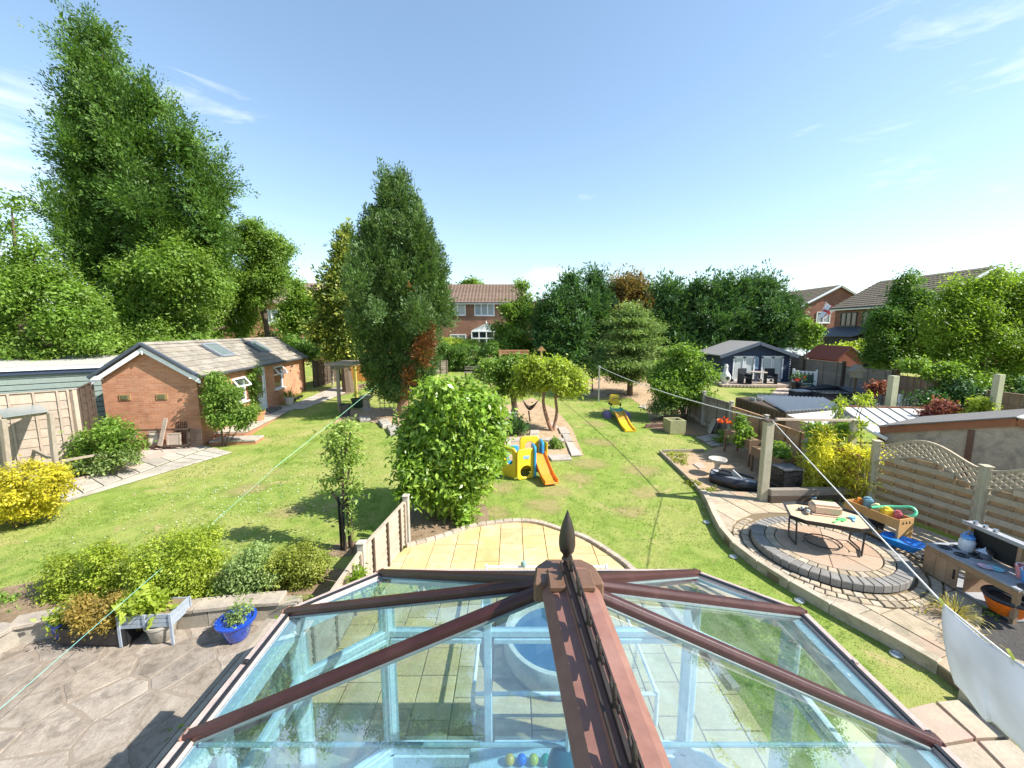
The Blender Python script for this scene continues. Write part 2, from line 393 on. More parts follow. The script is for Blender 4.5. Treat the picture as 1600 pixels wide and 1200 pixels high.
NAVY = M('navy_paint', (.035, .05, .095), .55, .15, 6, .001, 70, .4, piece=.08)
PANE = plain('window_pane', (.035, .045, .055), .05, .7)
PANE_L = plain('pale_pane', (.30, .33, .35), .08, .6)  # one even pale pane colour
SILVER = plain('galvanised_pipe', (.48, .49, .5), .38, .5, .7)
ROPE = plain('white_line', (.72, .70, .66), .7)
TERRA = M('terracotta', (.46, .23, .12), .85, .15, 8, .003, 70, .2)
CREAMPOT = M('cream_pot', (.60, .55, .45), .8, .12, 8, .002, 70, .2)
BLUEPOT = plain('blue_glaze', (.012, .06, .42), .16, .6, coat=.5)
MAHOG = M('mahogany_upvc', (.046, .013, .012), .4, .12, 3, .0008, 80, .45, dirt=(.075, .028, .024))
MAHOG_L = M('faded_mahogany', (.215, .105, .08), .45, .12, 2.5, .0008, 80, .4, dirt=(.27, .15, .12))
GUTTER = M('faded_gutter', (.42, .33, .29), .5, .1, 4, .001, 80, .3)
DKFIN = M('dark_finial', (.035, .026, .02), .38, .15, 5, .001, 60, .5)
BOSS = M('boss_brown', (.155, .085, .05), .4, .12, 4, .001, 60, .45)

# ------------------------------------------------------------------ foliage
def leafmesh(name, pts, axis, nrm, L, Wd, rnd, m, parent=None, fold=.18):
    """one four-cornered leaf at every point, joined into one crown"""
    N = len(pts)
    a = axis / np.maximum(1e-6, np.linalg.norm(axis, axis=1, keepdims=True))
    b = np.cross(nrm, a); b /= np.maximum(1e-6, np.linalg.norm(b, axis=1, keepdims=True))
    c = np.cross(a, b)
    L = np.asarray(L).reshape(-1, 1); Wd = np.asarray(Wd).reshape(-1, 1)
    V = np.empty((N, 4, 3), np.float32)
    V[:, 0] = pts; V[:, 1] = pts + a * L * .45 + b * Wd * .5 + c * Wd * fold; V[:, 2] = pts + a * L - c * L * .08; V[:, 3] = pts + a * L * .45 - b * Wd * .5 + c * Wd * fold
    me = bpy.data.meshes.new(name); me.vertices.add(4 * N); me.vertices.foreach_set('co', V.ravel())
    me.loops.add(4 * N); me.loops.foreach_set('vertex_index', np.arange(4 * N, dtype=np.int32))
    me.polygons.add(N); me.polygons.foreach_set('loop_start', np.arange(0, 4 * N, 4, dtype=np.int32))
    me.update(calc_edges=True)
    at = me.attributes.new('rnd', 'FLOAT', 'POINT'); at.data.foreach_set('value', np.repeat(np.clip(rnd, 0, 1), 4).astype(np.float32))
    me.materials.append(m)
    return link(name, me, parent)
def unit(rg, n):
    v = rg.normal(size=(n, 3)); return v / np.linalg.norm(v, axis=1, keepdims=True)
def crown(name, lobes, m, n, leaf, seed=1, parent=None, style='broad', clump=.22, per=14, up=.5, aspect=.5, cut=None, shell=.5, ragged=.26, sub=5):
    """lobes: (centre, (rx,ry,rz)). Clumps of leaves are spread through the outer part of every lobe."""
    rg = np.random.default_rng(seed)
    lobes = [(Vector(c), Vector(r)) for c, r in lobes]
    if sub:      # boughs: smaller lobes pushed out of the big ones break up the outline
        extra = []
        for c, r in lobes:
            for _ in range(sub + (3 if ragged >= .2 else 0)):
                d_ = Vector(unit(rg, 1)[0]); f = rg.uniform(.66, 1.02); q = rg.uniform(.26, .50)
                extra.append((c + Vector((d_.x * r.x, d_.y * r.y, d_.z * r.z)) * f, r * q))
        lobes = [(c, r * (.68 if ragged >= .2 else .84)) for c, r in lobes] + extra
    if style == 'spray': lobes = [(c, Vector([max(.35 * x, x - clump * .9) for x in r])) for c, r in lobes]
    else: lobes = [(c, Vector([max(.5 * x, x - clump * .45) for x in r])) for c, r in lobes]
    C = np.array([tuple(l[0]) for l in lobes], float); Rr = np.array([tuple(l[1]) for l in lobes], float)
    sa = (Rr[:, 0] * Rr[:, 1] + Rr[:, 0] * Rr[:, 2] + Rr[:, 1] * Rr[:, 2]); sa /= sa.sum()
    nc = max(6, int(n / per * 1.7))
    k = rg.choice(len(lobes), nc, p=sa); d = unit(rg, nc)
    rad = shell + (1 - shell) * rg.random(nc) ** .45
    # uneven outline: bumps and hollows over every lobe
    bump = np.array([mnoise.noise(Vector(tuple(dd * 2.3 + kk * 7.7))) for dd, kk in zip(d, k)])
    fac = rad * (1 + ragged * 1.6 * bump)
    if ragged >= .2: fac = np.where(rg.random(nc) < .10, fac * rg.uniform(1.08, 1.34, nc), fac)      # stray twigs
    cc = C[k] + d * Rr[k] * fac[:, None]
    # throw away what lies deep inside a neighbouring lobe
    deep = np.zeros(nc, bool)
    for i in range(len(lobes)):
        q = np.linalg.norm((cc - C[i]) / Rr[i], axis=1); deep |= (q < .55) & (k != i)
    cc, k, d, rad = cc[~deep], k[~deep], d[~deep], rad[~deep]
    if len(cc) * per > n: cc, k, d, rad = cc[:n // per], k[:n // per], d[:n // per], rad[:n // per]
    nc = len(cc); per = max(3, int(n / max(nc, 1))); 
    crn = rg.random(nc)
    idx = np.repeat(np.arange(nc), per); N = len(idx)
    out = d[idx]
    cl = clump * (0.6 + .8 * rg.random(nc))[idx][:, None]
    if style == 'broad':
        pts = cc[idx] + rg.normal(size=(N, 3)) * cl * np.array([.55, .55, .42])
        nr = (out * .5 + np.array([0, 0, up]) + unit(rg, nc)[idx] * .6) + unit(rg, N) * .5
        ax = unit(rg, N) + out * .5 + np.array([0, 0, -.35])
        ax -= nr * (np.sum(ax * nr, 1) / np.sum(nr * nr, 1))[:, None]
        L = leaf * (.5 + .85 * rg.random(N)); Wd = L * aspect
    elif style == 'spray':     # feathery upright sprays, cypress and yew
        bc = d * (1 - up) + np.array([0, 0, up]) + unit(rg, nc) * .25
        bc /= np.linalg.norm(bc, axis=1, keepdims=True)
        pn = unit(rg, nc) * .55 + d * .55 + np.array([0, 0, .55]); pn -= bc * np.sum(pn * bc, 1)[:, None]; pn /= np.linalg.norm(pn, axis=1, keepdims=True)
        sdv_ = np.cross(bc, pn); bd = bc[idx]; t = rg.random(N)[:, None]; w_ = rg.normal(size=(N, 1))
        pts = cc[idx] + bd * (t - .35) * cl * 3.2 + sdv_[idx] * w_ * cl * .62 * (1.15 - t) + pn[idx] * (rg.normal(size=(N, 1)) * cl * .16 - w_ * w_ * cl * .10)
        ax = bd + sdv_[idx] * np.sign(w_) * .45 + unit(rg, N) * .3; nr = pn[idx] + unit(rg, N) * .4
        L = leaf * (.5 + .85 * rg.random(N)); Wd = L * aspect
    else:                      # 'tier': flat layered boughs
        pts = cc[idx] + rg.normal(size=(N, 3)) * cl * np.array([1.0, 1.0, .2])
        o2 = out.copy(); o2[:, 2] *= .2
        ax = o2 + unit(rg, N) * .6; ax[:, 2] -= .05; nr = unit(rg, N) * .5 + np.array([0, 0, 1.0])
        L = leaf * (.5 + .85 * rg.random(N)); Wd = L * aspect
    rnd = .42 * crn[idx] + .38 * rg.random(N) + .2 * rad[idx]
    if cut is not None:
        keep = pts[:, 2] > cut; pts, ax, nr, L, Wd, rnd = pts[keep], ax[keep], nr[keep], L[keep], Wd[keep], rnd[keep]
    if parent is not None:
        inv = np.array(root_of(parent).matrix_basis.inverted()); pts = pts @ inv[:3, :3].T + inv[:3, 3]; ax = ax @ inv[:3, :3].T; nr = nr @ inv[:3, :3].T
    return leafmesh(name, pts, ax, nr, L, Wd, rnd, m, parent)
def px_lobes(spec, y, dy=1.0, jit=.25, seed=3):
    """lobe sizes read off the photograph, set at depth y with a real thickness; dy widens or narrows them in depth"""
    rd = random.Random(seed); out = []
    for s in spec:
        yy = y + (s[4] if len(s) > 4 else 0)
        c = P(s[0], s[1], yy); k = dep(c) / CAM_F
        u_, v_ = (s[0] - 800) / CAM_F, (s[1] - 600) / CAM_F
        rx, rz = s[2] * k / math.sqrt(1 + .7 * u_ * u_), s[3] * k / math.sqrt(1 + .7 * v_ * v_)
        if len(s) < 5: c.y += rd.uniform(-jit, jit) * rx
        out.append((c, (rx, max(rx, rz) * .85 * dy, rz)))
    return out
def trunk(name, parent, paths, m, n=8):
    """paths: list of (points, r0, r1)"""
    mb = MB()
    for pts, r0, r1 in paths:
        k = len(pts); mb.tube(pts, [r0 + (r1 - r0) * i / (k - 1) for i in range(k)], n)
    return mb.build(name, m, parent, world=True, smooth=True)
def tree(name, label, cat, base, lobes, m, n, leaf, bark=BARK, r=.18, seed=1, group=None, limbs=5, inner=True, trunk_r1=.05, **kw):
    base = Vector(base); t = thing(name, label, cat, base, 0, group)
    crown('crown', lobes, m, n, leaf, seed, t, **kw)
    if kw.get('style') == 'spray':      # dense inner growth that closes the middle of the crown
        crown('inner_growth', [(c, Vector(r) * .62) for c, r in lobes], m, int(n * .09) + 800, leaf * 1.9, seed + 500, t, style='broad', clump=kw.get('clump', .3) * .8, per=8, shell=.1, sub=0, ragged=.1, aspect=.6)
    rd = random.Random(seed)
    cs = [Vector(l[0]) for l in lobes]; top = max(cs, key=lambda c: c.z); low = min(cs, key=lambda c: c.z)
    mid = sum(cs, Vector()) / len(cs)
    main = [base - Vector((0, 0, .1)), base.lerp(mid, .35) + Vector((rd.uniform(-.1, .1), rd.uniform(-.1, .1), 0)), mid, mid.lerp(top, .85)]
    paths = [(spline(main, 4), r, trunk_r1)]
    for c in rd.sample(cs, min(limbs, len(cs))):
        s = base.lerp(mid, rd.uniform(.45, .95)); paths.append((spline([s, s.lerp(c, .5) + Vector((0, 0, -.08 * (c - s).length)), c], 3), r * .42, .02))
    trunk('trunk', t, paths, bark)
    return t
def bush(name, label, cat, base, lobes, m, n, leaf, seed=1, group=None, stems=5, bark=BARK, sr=.02, **kw):
    base = Vector(base); t = thing(name, label, cat, base, 0, group)
    crown('foliage', lobes, m, n, leaf, seed, t, **kw)
    rd = random.Random(seed); cs = [Vector(l[0]) for l in lobes]; paths = []
    for i in range(stems):
        c = cs[i % len(cs)]; b = base + Vector((rd.uniform(-.08, .08), rd.uniform(-.08, .08), -.03)); paths.append(([b, b.lerp(c, .5) + Vector((rd.uniform(-.05, .05), rd.uniform(-.05, .05), 0)), c], sr, sr * .4))
    trunk('stem', t, paths, bark, 6)
    return t
L_CYP = leafmat('cypress_leaf', (0.041, 0.093, 0.021), (0.077, 0.162, 0.029), (0.153, 0.253, 0.052), .2)
L_CYPD = leafmat('dark_conifer_leaf', (0.035, 0.082, 0.033), (0.066, 0.146, 0.048), (0.137, 0.246, 0.073), .15)
L_BRN = leafmat('browned_conifer_leaf', (0.109, 0.088, 0.035), (0.209, 0.150, 0.057), (0.311, 0.220, 0.084), .2)
L_YEW = leafmat('yew_leaf', (0.042, 0.087, 0.027), (0.080, 0.151, 0.041), (0.161, 0.246, 0.073), .15)
L_DEAD = leafmat('dead_yew_leaf', (0.086, 0.032, 0.012), (0.158, 0.062, 0.019), (0.230, 0.100, 0.031), .2)
L_BRT = leafmat('bright_leaf', (0.089, 0.173, 0.028), (0.170, 0.286, 0.044), (0.296, 0.419, 0.091), .38)
L_MID = leafmat('mid_green_leaf', (0.080, 0.158, 0.030), (0.158, 0.268, 0.044), (0.287, 0.397, 0.083), .34)
L_LAUR = leafmat('laurel_leaf', (0.086, 0.180, 0.021), (0.194, 0.330, 0.039), (0.376, 0.517, 0.088), .3, .32, .45)
L_GOLD = leafmat('golden_leaf', (.27, .26, .02), (.55, .48, .035), (.74, .65, .07), .3)
L_YG = leafmat('yellow_green_leaf', (0.179, 0.255, 0.028), (0.323, 0.407, 0.055), (0.517, 0.580, 0.103), .38)
L_PEAR = leafmat('pear_leaf', (0.125, 0.200, 0.035), (0.237, 0.344, 0.069), (0.400, 0.500, 0.138), .35)
L_BAM = leafmat('bamboo_leaf', (0.302, 0.315, 0.035), (0.605, 0.580, 0.069), (0.880, 0.832, 0.150), .4)
L_BOX = leafmat('box_leaf', (0.139, 0.211, 0.022), (0.268, 0.351, 0.036), (0.447, 0.508, 0.062), .3)
L_GREY = leafmat('grey_green_leaf', (0.137, 0.209, 0.058), (0.238, 0.331, 0.108), (0.374, 0.475, 0.180), .3)
L_OLIVE = leafmat('olive_leaf', (0.143, 0.188, 0.027), (0.263, 0.307, 0.049), (0.405, 0.435, 0.083), .3)
L_RED = leafmat('red_leaf', (.13, .035, .030), (.24, .075, .065), (.38, .15, .12), .35)
L_ORG = leafmat('rusty_leaf', (0.229, 0.193, 0.043), (0.400, 0.296, 0.072), (0.572, 0.415, 0.114), .35)
L_VAR = leafmat('variegated_conifer_leaf', (0.047, 0.101, 0.022), (0.118, 0.186, 0.034), (0.608, 0.608, 0.148), .25)
L_CEDAR = leafmat('cedar_leaf', (0.084, 0.162, 0.055), (0.179, 0.274, 0.087), (0.346, 0.437, 0.155), .2)
L_HEDGE = leafmat('hedge_leaf', (0.050, 0.116, 0.023), (0.101, 0.203, 0.035), (0.193, 0.308, 0.058), .25)
L_FERN = leafmat('fern_leaf', (.13, .22, .018), (.22, .34, .030), (.34, .46, .060), .4)
L_DRYG = leafmat('dry_grass_leaf', (.28, .24, .06), (.46, .39, .11), (.62, .54, .20), .3)
L_GRASS = leafmat('grass_leaf', (0.134, 0.213, 0.031), (0.224, 0.308, 0.055), (0.470, 0.442, 0.165), .45, .7, .1)
L_SUN = leafmat('sunlit_tree_leaf', (.10, .185, .022), (.20, .31, .040), (.33, .43, .075), .38)

# ------------------------------------------------------------------ the ground
LAWN = grassmat()
gm = MB()
ys = [-40, 8, 14, 22, 32, 45, 60, 120, 400, 1400]; xs = [-1400, -300, -60, -20, 0, 20, 60, 300, 1400]
for j, y in enumerate(ys):
    for x in xs: gm.v.append((x, y, gz(y)))
for j in range(len(ys) - 1):
    for i in range(len(xs) - 1):
        a = j * len(xs) + i; gm.f.append((a, a + 1, a + 1 + len(xs), a + len(xs)))
ground = gm.build('ground', LAWN); ground['kind'] = 'structure'

rs = random.Random(11)
# --- yellow slab patio in front of the conservatory
CURVE = [(635, 857), (690, 842), (733, 827), (767, 821), (807, 817), (843, 820), (880, 832), (913, 843), (947, 863), (987, 893)]
curve = [G(*p) for p in CURVE]
crv = spline(curve + [Vector((2.55, 5.6, 0)), Vector((2.75, 4.2, 0))], 5)
pat_poly = xy([(-2.42, 3.0), (-2.42, 6.0), (-2.28, 7.2)]) + xy(crv) + [(2.75, -.6), (-2.42, -.6)]
YEL = M('yellow_sandstone', (.56, .40, .19), .8, .16, 4, .005, 50, .25, tint=(.58, .455, .26), piece=.12, dirt=(.46, .34, .15))
GREYSL = M('pale_slab', (.42, .385, .28), .85, .14, 4, .004, 50, .25, piece=.08, dirt=(.30, .30, .2))
JOINT = M('joint_sand', (.19, .145, .09), .95, .2, 20, .004, 60, .1)
patio = sheet('patio', pat_poly, .012, JOINT)
ry = random.Random(4); x = -2.5
while x < 2.9:
    w = ry.choice((.45, .45, .47)); y = 3.62 - ry.random() * .3
    while y < 9:
        h = ry.choice((.45, .45, .6, .3))
        cell = pat_poly
        g = .006
        for nrm, dd in (((1, 0), x + w - g), ((-1, 0), -x - g), ((0, 1), y + h - g), ((0, -1), -y - g)): cell = clip(cell, nrm, dd)
        if len(cell) > 2: stone('slab', cell, .014, .022, YEL, patio, ry, .003, .005)
        y += h
    x += w
# floor slabs inside and beside the conservatory
flo = [(-1.75, -.5), (2.29, -.5), (2.29, 3.0), (1.72, 3.5), (-1.2, 3.5), (-1.75, 3.0)]
CFL = M('conservatory_floor', (.33, .33, .30), .5, .1, 3, .001, 50, .4, piece=.05)
floor = sheet('conservatory_floor', flo, .05, plain('floor_grout', (.2, .2, .19), .8))
for i in range(10):
    for j in range(9):
        cell = flo
        for nrm, dd in (((1, 0), -1.8 + .45 * (i + 1) - .004), ((-1, 0), 1.8 - .45 * i - .004), ((0, 1), -.5 + .45 * (j + 1) - .004), ((0, -1), .5 - .45 * j - .004)): cell = clip(cell, nrm, dd)
        if len(cell) > 2: stone('tile', cell, .052, .008, CFL, floor, ry, .0005, .002)
# kerb of blocks round the yellow patio
KERB = M('kerb_block', (.42, .345, .27), .9, .15, 8, .004, 60, .2, piece=.12, dirt=(.27, .23, .18))
kerb = thing('patio_kerb', 'curved kerb of weathered brown blocks edging the yellow slab patio', 'kerb')
def kerb_run(root, pts, w, h, m, L=.2, gap=.008, z=0, name='block', rd=ry):
    pts = [Vector((p[0], p[1], 0)) for p in pts]; acc = 0; s = pts[0].copy(); cur = [s]
    for a, b in zip(pts[:-1], pts[1:]):
        while acc + (b - a).length >= L:
            t = (L - acc) / (b - a).length; a = a.lerp(b, t); d = (a - s); nn = Vector((-d.y, d.x, 0)).normalized() * w / 2; g = d.normalized() * gap / 2
            stone(name, xy([s + g - nn, a - g - nn, a - g + nn, s + g + nn]), z, h, m, root, rd, .006, .01)
            s = a.copy(); acc = 0
        acc += (b - a).length
kerb_run(kerb, crv, .11, .09, KERB)

# --- soil at the foot of the laurel, beds in the lawn
sheet('laurel_bed', xy([G(632, 850), G(640, 790), G(700, 775), G(760, 790), G(765, 815), G(730, 823), G(690, 838)]), .010, SOIL)
sheet('tree_bed', xy([G(762, 688), G(768, 640), G(832, 622), G(868, 640), G(893, 668), G(912, 712), G(868, 716), G(800, 720), G(765, 712)]), .012, SOIL_PALE)
sheet('bare_patch', xy([G(880, 612), G(900, 600), G(940, 588), G(1010, 590), G(1060, 610), G(1090, 640), G(1100, 668), G(1060, 675), G(1020, 672), G(1010, 640), G(985, 622), G(940, 624)]), .010, SOIL_PALE)
sheet('shaded_bed', xy([G(1016, 655), G(1050, 648), G(1110, 655), G(1118, 680), G(1085, 682), G(1020, 672)]), .016, SOIL)
sheet('vegetable_bed', xy([G(1033, 709), G(1100, 708), G(1140, 690), G(1175, 692), G(1290, 772), G(1190, 778), G(1098, 774), G(1080, 758)]), .012, SOIL_PALE)
sheet('tree_pit', [(-3.36 + .36 * math.cos(a), 7.63 + .3 * math.sin(a)) for a in [i * math.pi / 6 for i in range(12)]], .008, SOIL)
sheet('pergola_bed', xy([G(520, 662), G(545, 640), G(640, 636), G(650, 655), G(622, 680), G(590, 662), G(560, 655)]), .012, SOIL_PALE)
sheet('conifer_bed', xy([G(498, 612), G(540, 600), G(575, 600), G(560, 612), G(520, 622)]), .012, SOIL)

# --- slabs round the tree bed
BEDST = M('grey_bed_stone', (.42, .37, .32), .9, .16, 7, .005, 60, .2, piece=.12, dirt=(.3, .26, .2))
edge = thing('bed_edging', 'grey stone slabs edging the soil bed behind the toy climber', 'edging')
for q in ([(855, 713), (890, 713), (893, 720), (862, 721)], [(893, 714), (909, 713), (895, 694), (884, 692)], [(883, 691), (895, 691), (888, 680), (878, 680)], [(876, 679), (891, 679), (884, 669), (872, 670)], [(862, 671), (872, 669), (866, 662), (858, 662)],
          [(828, 680), (841, 680), (842, 674), (829, 674)], [(828, 688), (843, 688), (841, 681), (828, 681)], [(845, 690), (882, 692), (881, 687), (846, 686)], [(790, 692), (826, 690), (826, 686), (792, 687)]):
    stone('slab', xy([G(*p) for p in q]), .014, .05, BEDST, edge, ry, .008, .01)
for k, q in enumerate(([(912, 619), (921, 619), (922, 617.5), (913, 617.5)], [(926, 617), (934, 617), (934, 615.5), (926, 615.5)], [(938, 618.5), (947, 618.5), (946, 616.8), (938, 616.8)], [(998, 637), (1008, 639), (1011, 635.5), (1001, 634.5)])):
    o = stone('stepping_stone', xy([G(*p) for p in q]), .014, .04, BEDST, None, ry); tag(o, ['flat pale stepping stone left of the washing pole', 'pale stepping stone just beside the silver washing pole', 'pale stepping stone right of the washing pole on bare soil', 'rounded flat stone lying between the bushes and yellow slide'][k], 'stone')

# --- the raised patio and path on the right
EDGE = [(1029, 707), (1057, 733), (1085, 760), (1096, 776), (1104, 790), (1113, 812), (1133, 848), (1161, 874), (1204, 905), (1250, 933), (1297, 960), (1342, 985), (1410, 1021), (1440, 1038), (1480, 1066), (1512, 1092)]
RH = .15
edge_pts = [G(*p) for p in EDGE]; lower = edge_pts[3:]
rp = spline(lower, 4)
rp_poly = xy(rp) + [(6.3, 3.2), (10.2, 3.2), (9.75, 5.6), (9.1, 7.35), (8.55, 9.1), (8.3, 10.0), tuple(G(1190, 778)[:2])]
SAND = M('buff_sandstone', (.41, .335, .235), .88, .18, 4, .006, 45, .2, tint=(.42, .30, .215), piece=.16, dirt=(.25, .215, .145))
rpatio = sheet('raised_patio', rp_poly, RH - .03, JOINT, skirt=RH)
KERB2 = M('path_kerb', (.44, .375, .285), .9, .14, 6, .005, 55, .2, piece=.08, dirt=(.25, .22, .15))
k2 = thing('path_kerb', 'low kerb of buff stone between lawn and raised patio', 'kerb')
off = [p + Vector((.05, .02, 0)) for p in rp]
kerb_run(k2, off, .13, RH + .03, KERB2, .62, .006)
CC = G(1289, 862, RH); CX, CY = CC.x, CC.y
def ring(r0, r1, n, base, h, m, name, a0=0, jit=.0, tilt=.005):
    for i in range(n):
        a = a0 + 2 * math.pi * i / n; b = a0 + 2 * math.pi * (i + 1) / n; g = .006 / ((r0 + r1) / 2)
        j = ry.uniform(-jit, jit)
        q = [(CX + rr * math.cos(t), CY + rr * math.sin(t)) for rr, t in ((r0 + .005, a + g), (r1 - .005 + j, a + g), (r1 - .005 + j, b - g), (r0 + .005, b - g))]
        stone(name, q, base, h, m, rpatio, ry, tilt, .012, flat=0)
DKBLOCK = M('dark_grey_block', (.235, .22, .20), .9, .16, 8, .005, 60, .2, piece=.12)
COB = M('buff_cobble', (.40, .325, .23), .9, .18, 9, .008, 45, .2, piece=.2, dirt=(.24, .2, .14))
R1 = 1.24
ring(1.0, R1, 52, RH, .13, DKBLOCK, 'block')
ring(.83, .995, 40, RH, .125, COB, 'cobble')
ring(R1 + .03, R1 + .17, 58, RH - .02, .025, COB, 'cobble', jit=.01, tilt=.014)
ring(R1 + .19, R1 + .33, 64, RH - .02, .022, COB, 'cobble', .03, .012, .014)
disc = [(CX + .82 * math.cos(i * math.pi / 24), CY + .82 * math.sin(i * math.pi / 24)) for i in range(48)]
CIRC = M('pink_sandstone', (.43, .295, .205), .88, .14, 3, .006, 45, .2, tint=(.37, .29, .21), piece=.12)
for k in range(8):
    a, b = k * math.pi / 4 + .25, (k + 1) * math.pi / 4 + .25; seg = [(CX + .36 * math.cos(a), CY + .36 * math.sin(a))] + [(CX + .82 * math.cos(a + (b - a) * i / 6), CY + .82 * math.sin(a + (b - a) * i / 6)) for i in range(7)] + [(CX + .36 * math.cos(b), CY + .36 * math.sin(b))]
    cx = sum(p[0] for p in seg) / len(seg); cy = sum(p[1] for p in seg) / len(seg)
    stone('slab', [(cx + (p[0] - cx) * .985, cy + (p[1] - cy) * .985) for p in seg], RH, .12, CIRC, rpatio, ry, .003, .006, flat=0)
stone('slab', [(CX + .345 * math.cos(i * math.pi / 8), CY + .345 * math.sin(i * math.pi / 8)) for i in range(16)], RH, .12, CIRC, rpatio, ry, .003, .006, flat=0)
# slabs of the path, laid outside the rings
ang = math.atan2(rp[len(rp) // 2 + 8].y - rp[len(rp) // 2 - 8].y, rp[len(rp) // 2 + 8].x - rp[len(rp) // 2 - 8].x)
ca, sa_ = math.cos(ang), math.sin(ang)
v = -3.6
while v < 3.4:
    w = ry.choice((.45, .6, .6)); u = -5.5 - ry.random() * .4
    while u < 6:
        h = ry.choice((.6, .6, .9, .45))
        cell = rp_poly
        for nrm, dd in (((ca, sa_), u + h - .008), ((-ca, -sa_), -u - .008), ((-sa_, ca), v + w - .008), ((sa_, -ca), -v - .008)):
            o0 = CX * nrm[0] + CY * nrm[1]; cell = clip(cell, nrm, dd + o0)
        if len(cell) > 2:
            dmin = min(math.hypot(p[0] - CX, p[1] - CY) for p in cell); cx = sum(p[0] for p in cell) / len(cell); cy = sum(p[1] for p in cell) / len(cell)
            RO = R1 + .35
            if dmin < RO:      # trimmed to the outer ring by a chord
                dx, dy = cx - CX, cy - CY; dd = math.hypot(dx, dy)
                if dd > .3: cell = clip(cell, (-dx / dd, -dy / dd), -(CX * dx + CY * dy) / dd - RO)
                else: cell = []
            if len(cell) > 2: stone('slab', cell, RH - .028, .028, SAND, rpatio, ry, .004, .006)
        u += h
    v += w
# lower slabs at the end of the lawn
lows = [[(1402, 1118), (1458, 1104), (1520, 1160), (1455, 1172)], [(1462, 1103), (1496, 1100), (1572, 1158), (1524, 1160)], [(1460, 1176), (1523, 1166), (1580, 1225), (1520, 1235)], [(1527, 1165), (1575, 1163), (1640, 1215), (1588, 1228)]]
ls = sheet('lower_path', xy([G(1395, 1118), G(1500, 1096), G(1660, 1225), G(1500, 1260)]), .012, JOINT)
for q in lows: stone('slab', xy([G(*p) for p in q]), .014, .05, M('chalked_slab', (.40, .33, .245), .88, .16, 4, .005, 50, .2, tint=(.46, .30, .245), piece=.08), ls, ry, .003, .008)
k3 = thing('step_kerb', 'pale kerb stone beside the lower slabs under the white sheet', 'kerb')
kerb_run(k3, [G(1507, 1092), G(1540, 1122), G(1580, 1158), G(1640, 1205)], .16, .14, KERB2, .55, .01)

# --- boards round the vegetable bed
vb = thing('bed_boards', 'narrow timber boards edging the dry vegetable bed beside the lawn', 'edging')
def board_run(root, pts, w, h, m, z=0, name='board'):
    for a, b in zip(pts[:-1], pts[1:]):
        a = onground(a, z + h / 2); b = onground(b, z + h / 2); MB().bar(a, b, w, h).build(name, m, root, bevel=.006)
board_run(vb, [G(1031, 708), G(1057, 733), G(1085, 760), G(1097, 775)], .05, .10, W_wood)
board_run(vb, [G(1035, 707), G(1100, 706)], .05, .10, W_wood)
board_run(vb, [G(1100, 777), G(1140, 776), G(1182, 777)], .12, .12, SAND)
# pale boards lying in it
for q, lab in ((((1082, 726), (1094, 724), (1103, 732), (1093, 734)), 'small pale square board lying on the dry vegetable bed'),):
    o = stone('board', xy([G(*p) for p in q]), .02, .02, W_pink, None, ry); tag(o, lab, 'board')

# --- left garden: path, apron and crazy paving
PATHM = M('grey_path_slab', (.40, .36, .30), .88, .14, 4, .004, 50, .2, piece=.10, dirt=(.27, .24, .19))
def strip_slabs(name, a0, a1, b0, b1, n, m, h=.03, cross=1, base=.012):
    """slabs between two edges"""
    root = sheet(name, [tuple(a0[:2]), tuple(a1[:2]), tuple(b1[:2]), tuple(b0[:2])], base, JOINT)
    for i in range(n):
        for j in range(cross):
            g = .012
            def pt(s, t):
                p = a0.lerp(a1, s).lerp(b0.lerp(b1, s), t); return (p.x, p.y)
            s0, s1, t0, t1 = i / n, (i + 1) / n, j / cross, (j + 1) / cross
            ds = g / max(.1, (a1 - a0).length); dt = g / max(.1, (b0 - a0).length)
            stone('slab', [pt(s0 + ds, t0 + dt), pt(s1 - ds, t0 + dt), pt(s1 - ds, t1 - dt), pt(s0 + ds, t1 - dt)], base + .002, h, m, root, ry, .004, .008)
    return root
strip_slabs('garden_path', G(60, 800), G(330, 700), G(130, 777), G(362, 708), 13, PATHM, cross=1)
strip_slabs('inner_path', G(40, 775), G(300, 694), G(58, 799), G(328, 699), 10, PATHM, cross=1)
strip_slabs('paved_apron', G(205, 712), G(300, 672), G(232, 722), G(318, 698), 3, M('pinkish_slab', (.45, .36, .30), .88, .14, 4, .004, 50, .2, piece=.10), cross=2)
strip_slabs('far_path', G(440, 640), G(520, 606), G(475, 640), G(560, 606), 6, PATHM, cross=1)
sheet('leafy_bed', xy([G(20, 780), G(100, 742), G(215, 700), G(225, 718), G(100, 765), G(40, 790)]), .010, SOIL)
# crazy paving of the neighbouring terrace
WALLP = [(470, 962), (440, 962), (400, 964), (355, 970), (318, 974), (285, 977), (230, 980), (170, 982), (110, 986), (60, 993), (0, 1012), (-90, 1070), (-200, 1120)]
wall_pts = [G(*p) for p in WALLP]
cp_poly = [(-2.5, 5.55)] + xy(wall_pts) + [(-8, .3), (-2.5, .3)]
CRAZY = M('crazy_paving_stone', (.30, .25, .20), .95, .28, 9, .022, 30, .12, tint=(.19, .158, .125), piece=.15, dirt=(.37, .32, .26))
terrace = sheet('terrace', cp_poly, .010, M('grey_mortar', (.25, .205, .16), .95, .15, 12, .006, 60, .1))
rc = random.Random(21); seeds = []
for _ in range(3000):
    p = (rc.uniform(-9, -2.3), rc.uniform(0, 6)); ok = all(math.hypot((p[0] - q[0]) * .8, p[1] - q[1]) > .27 + .2 * rc.random() for q in seeds)
    if ok: seeds.append(p)
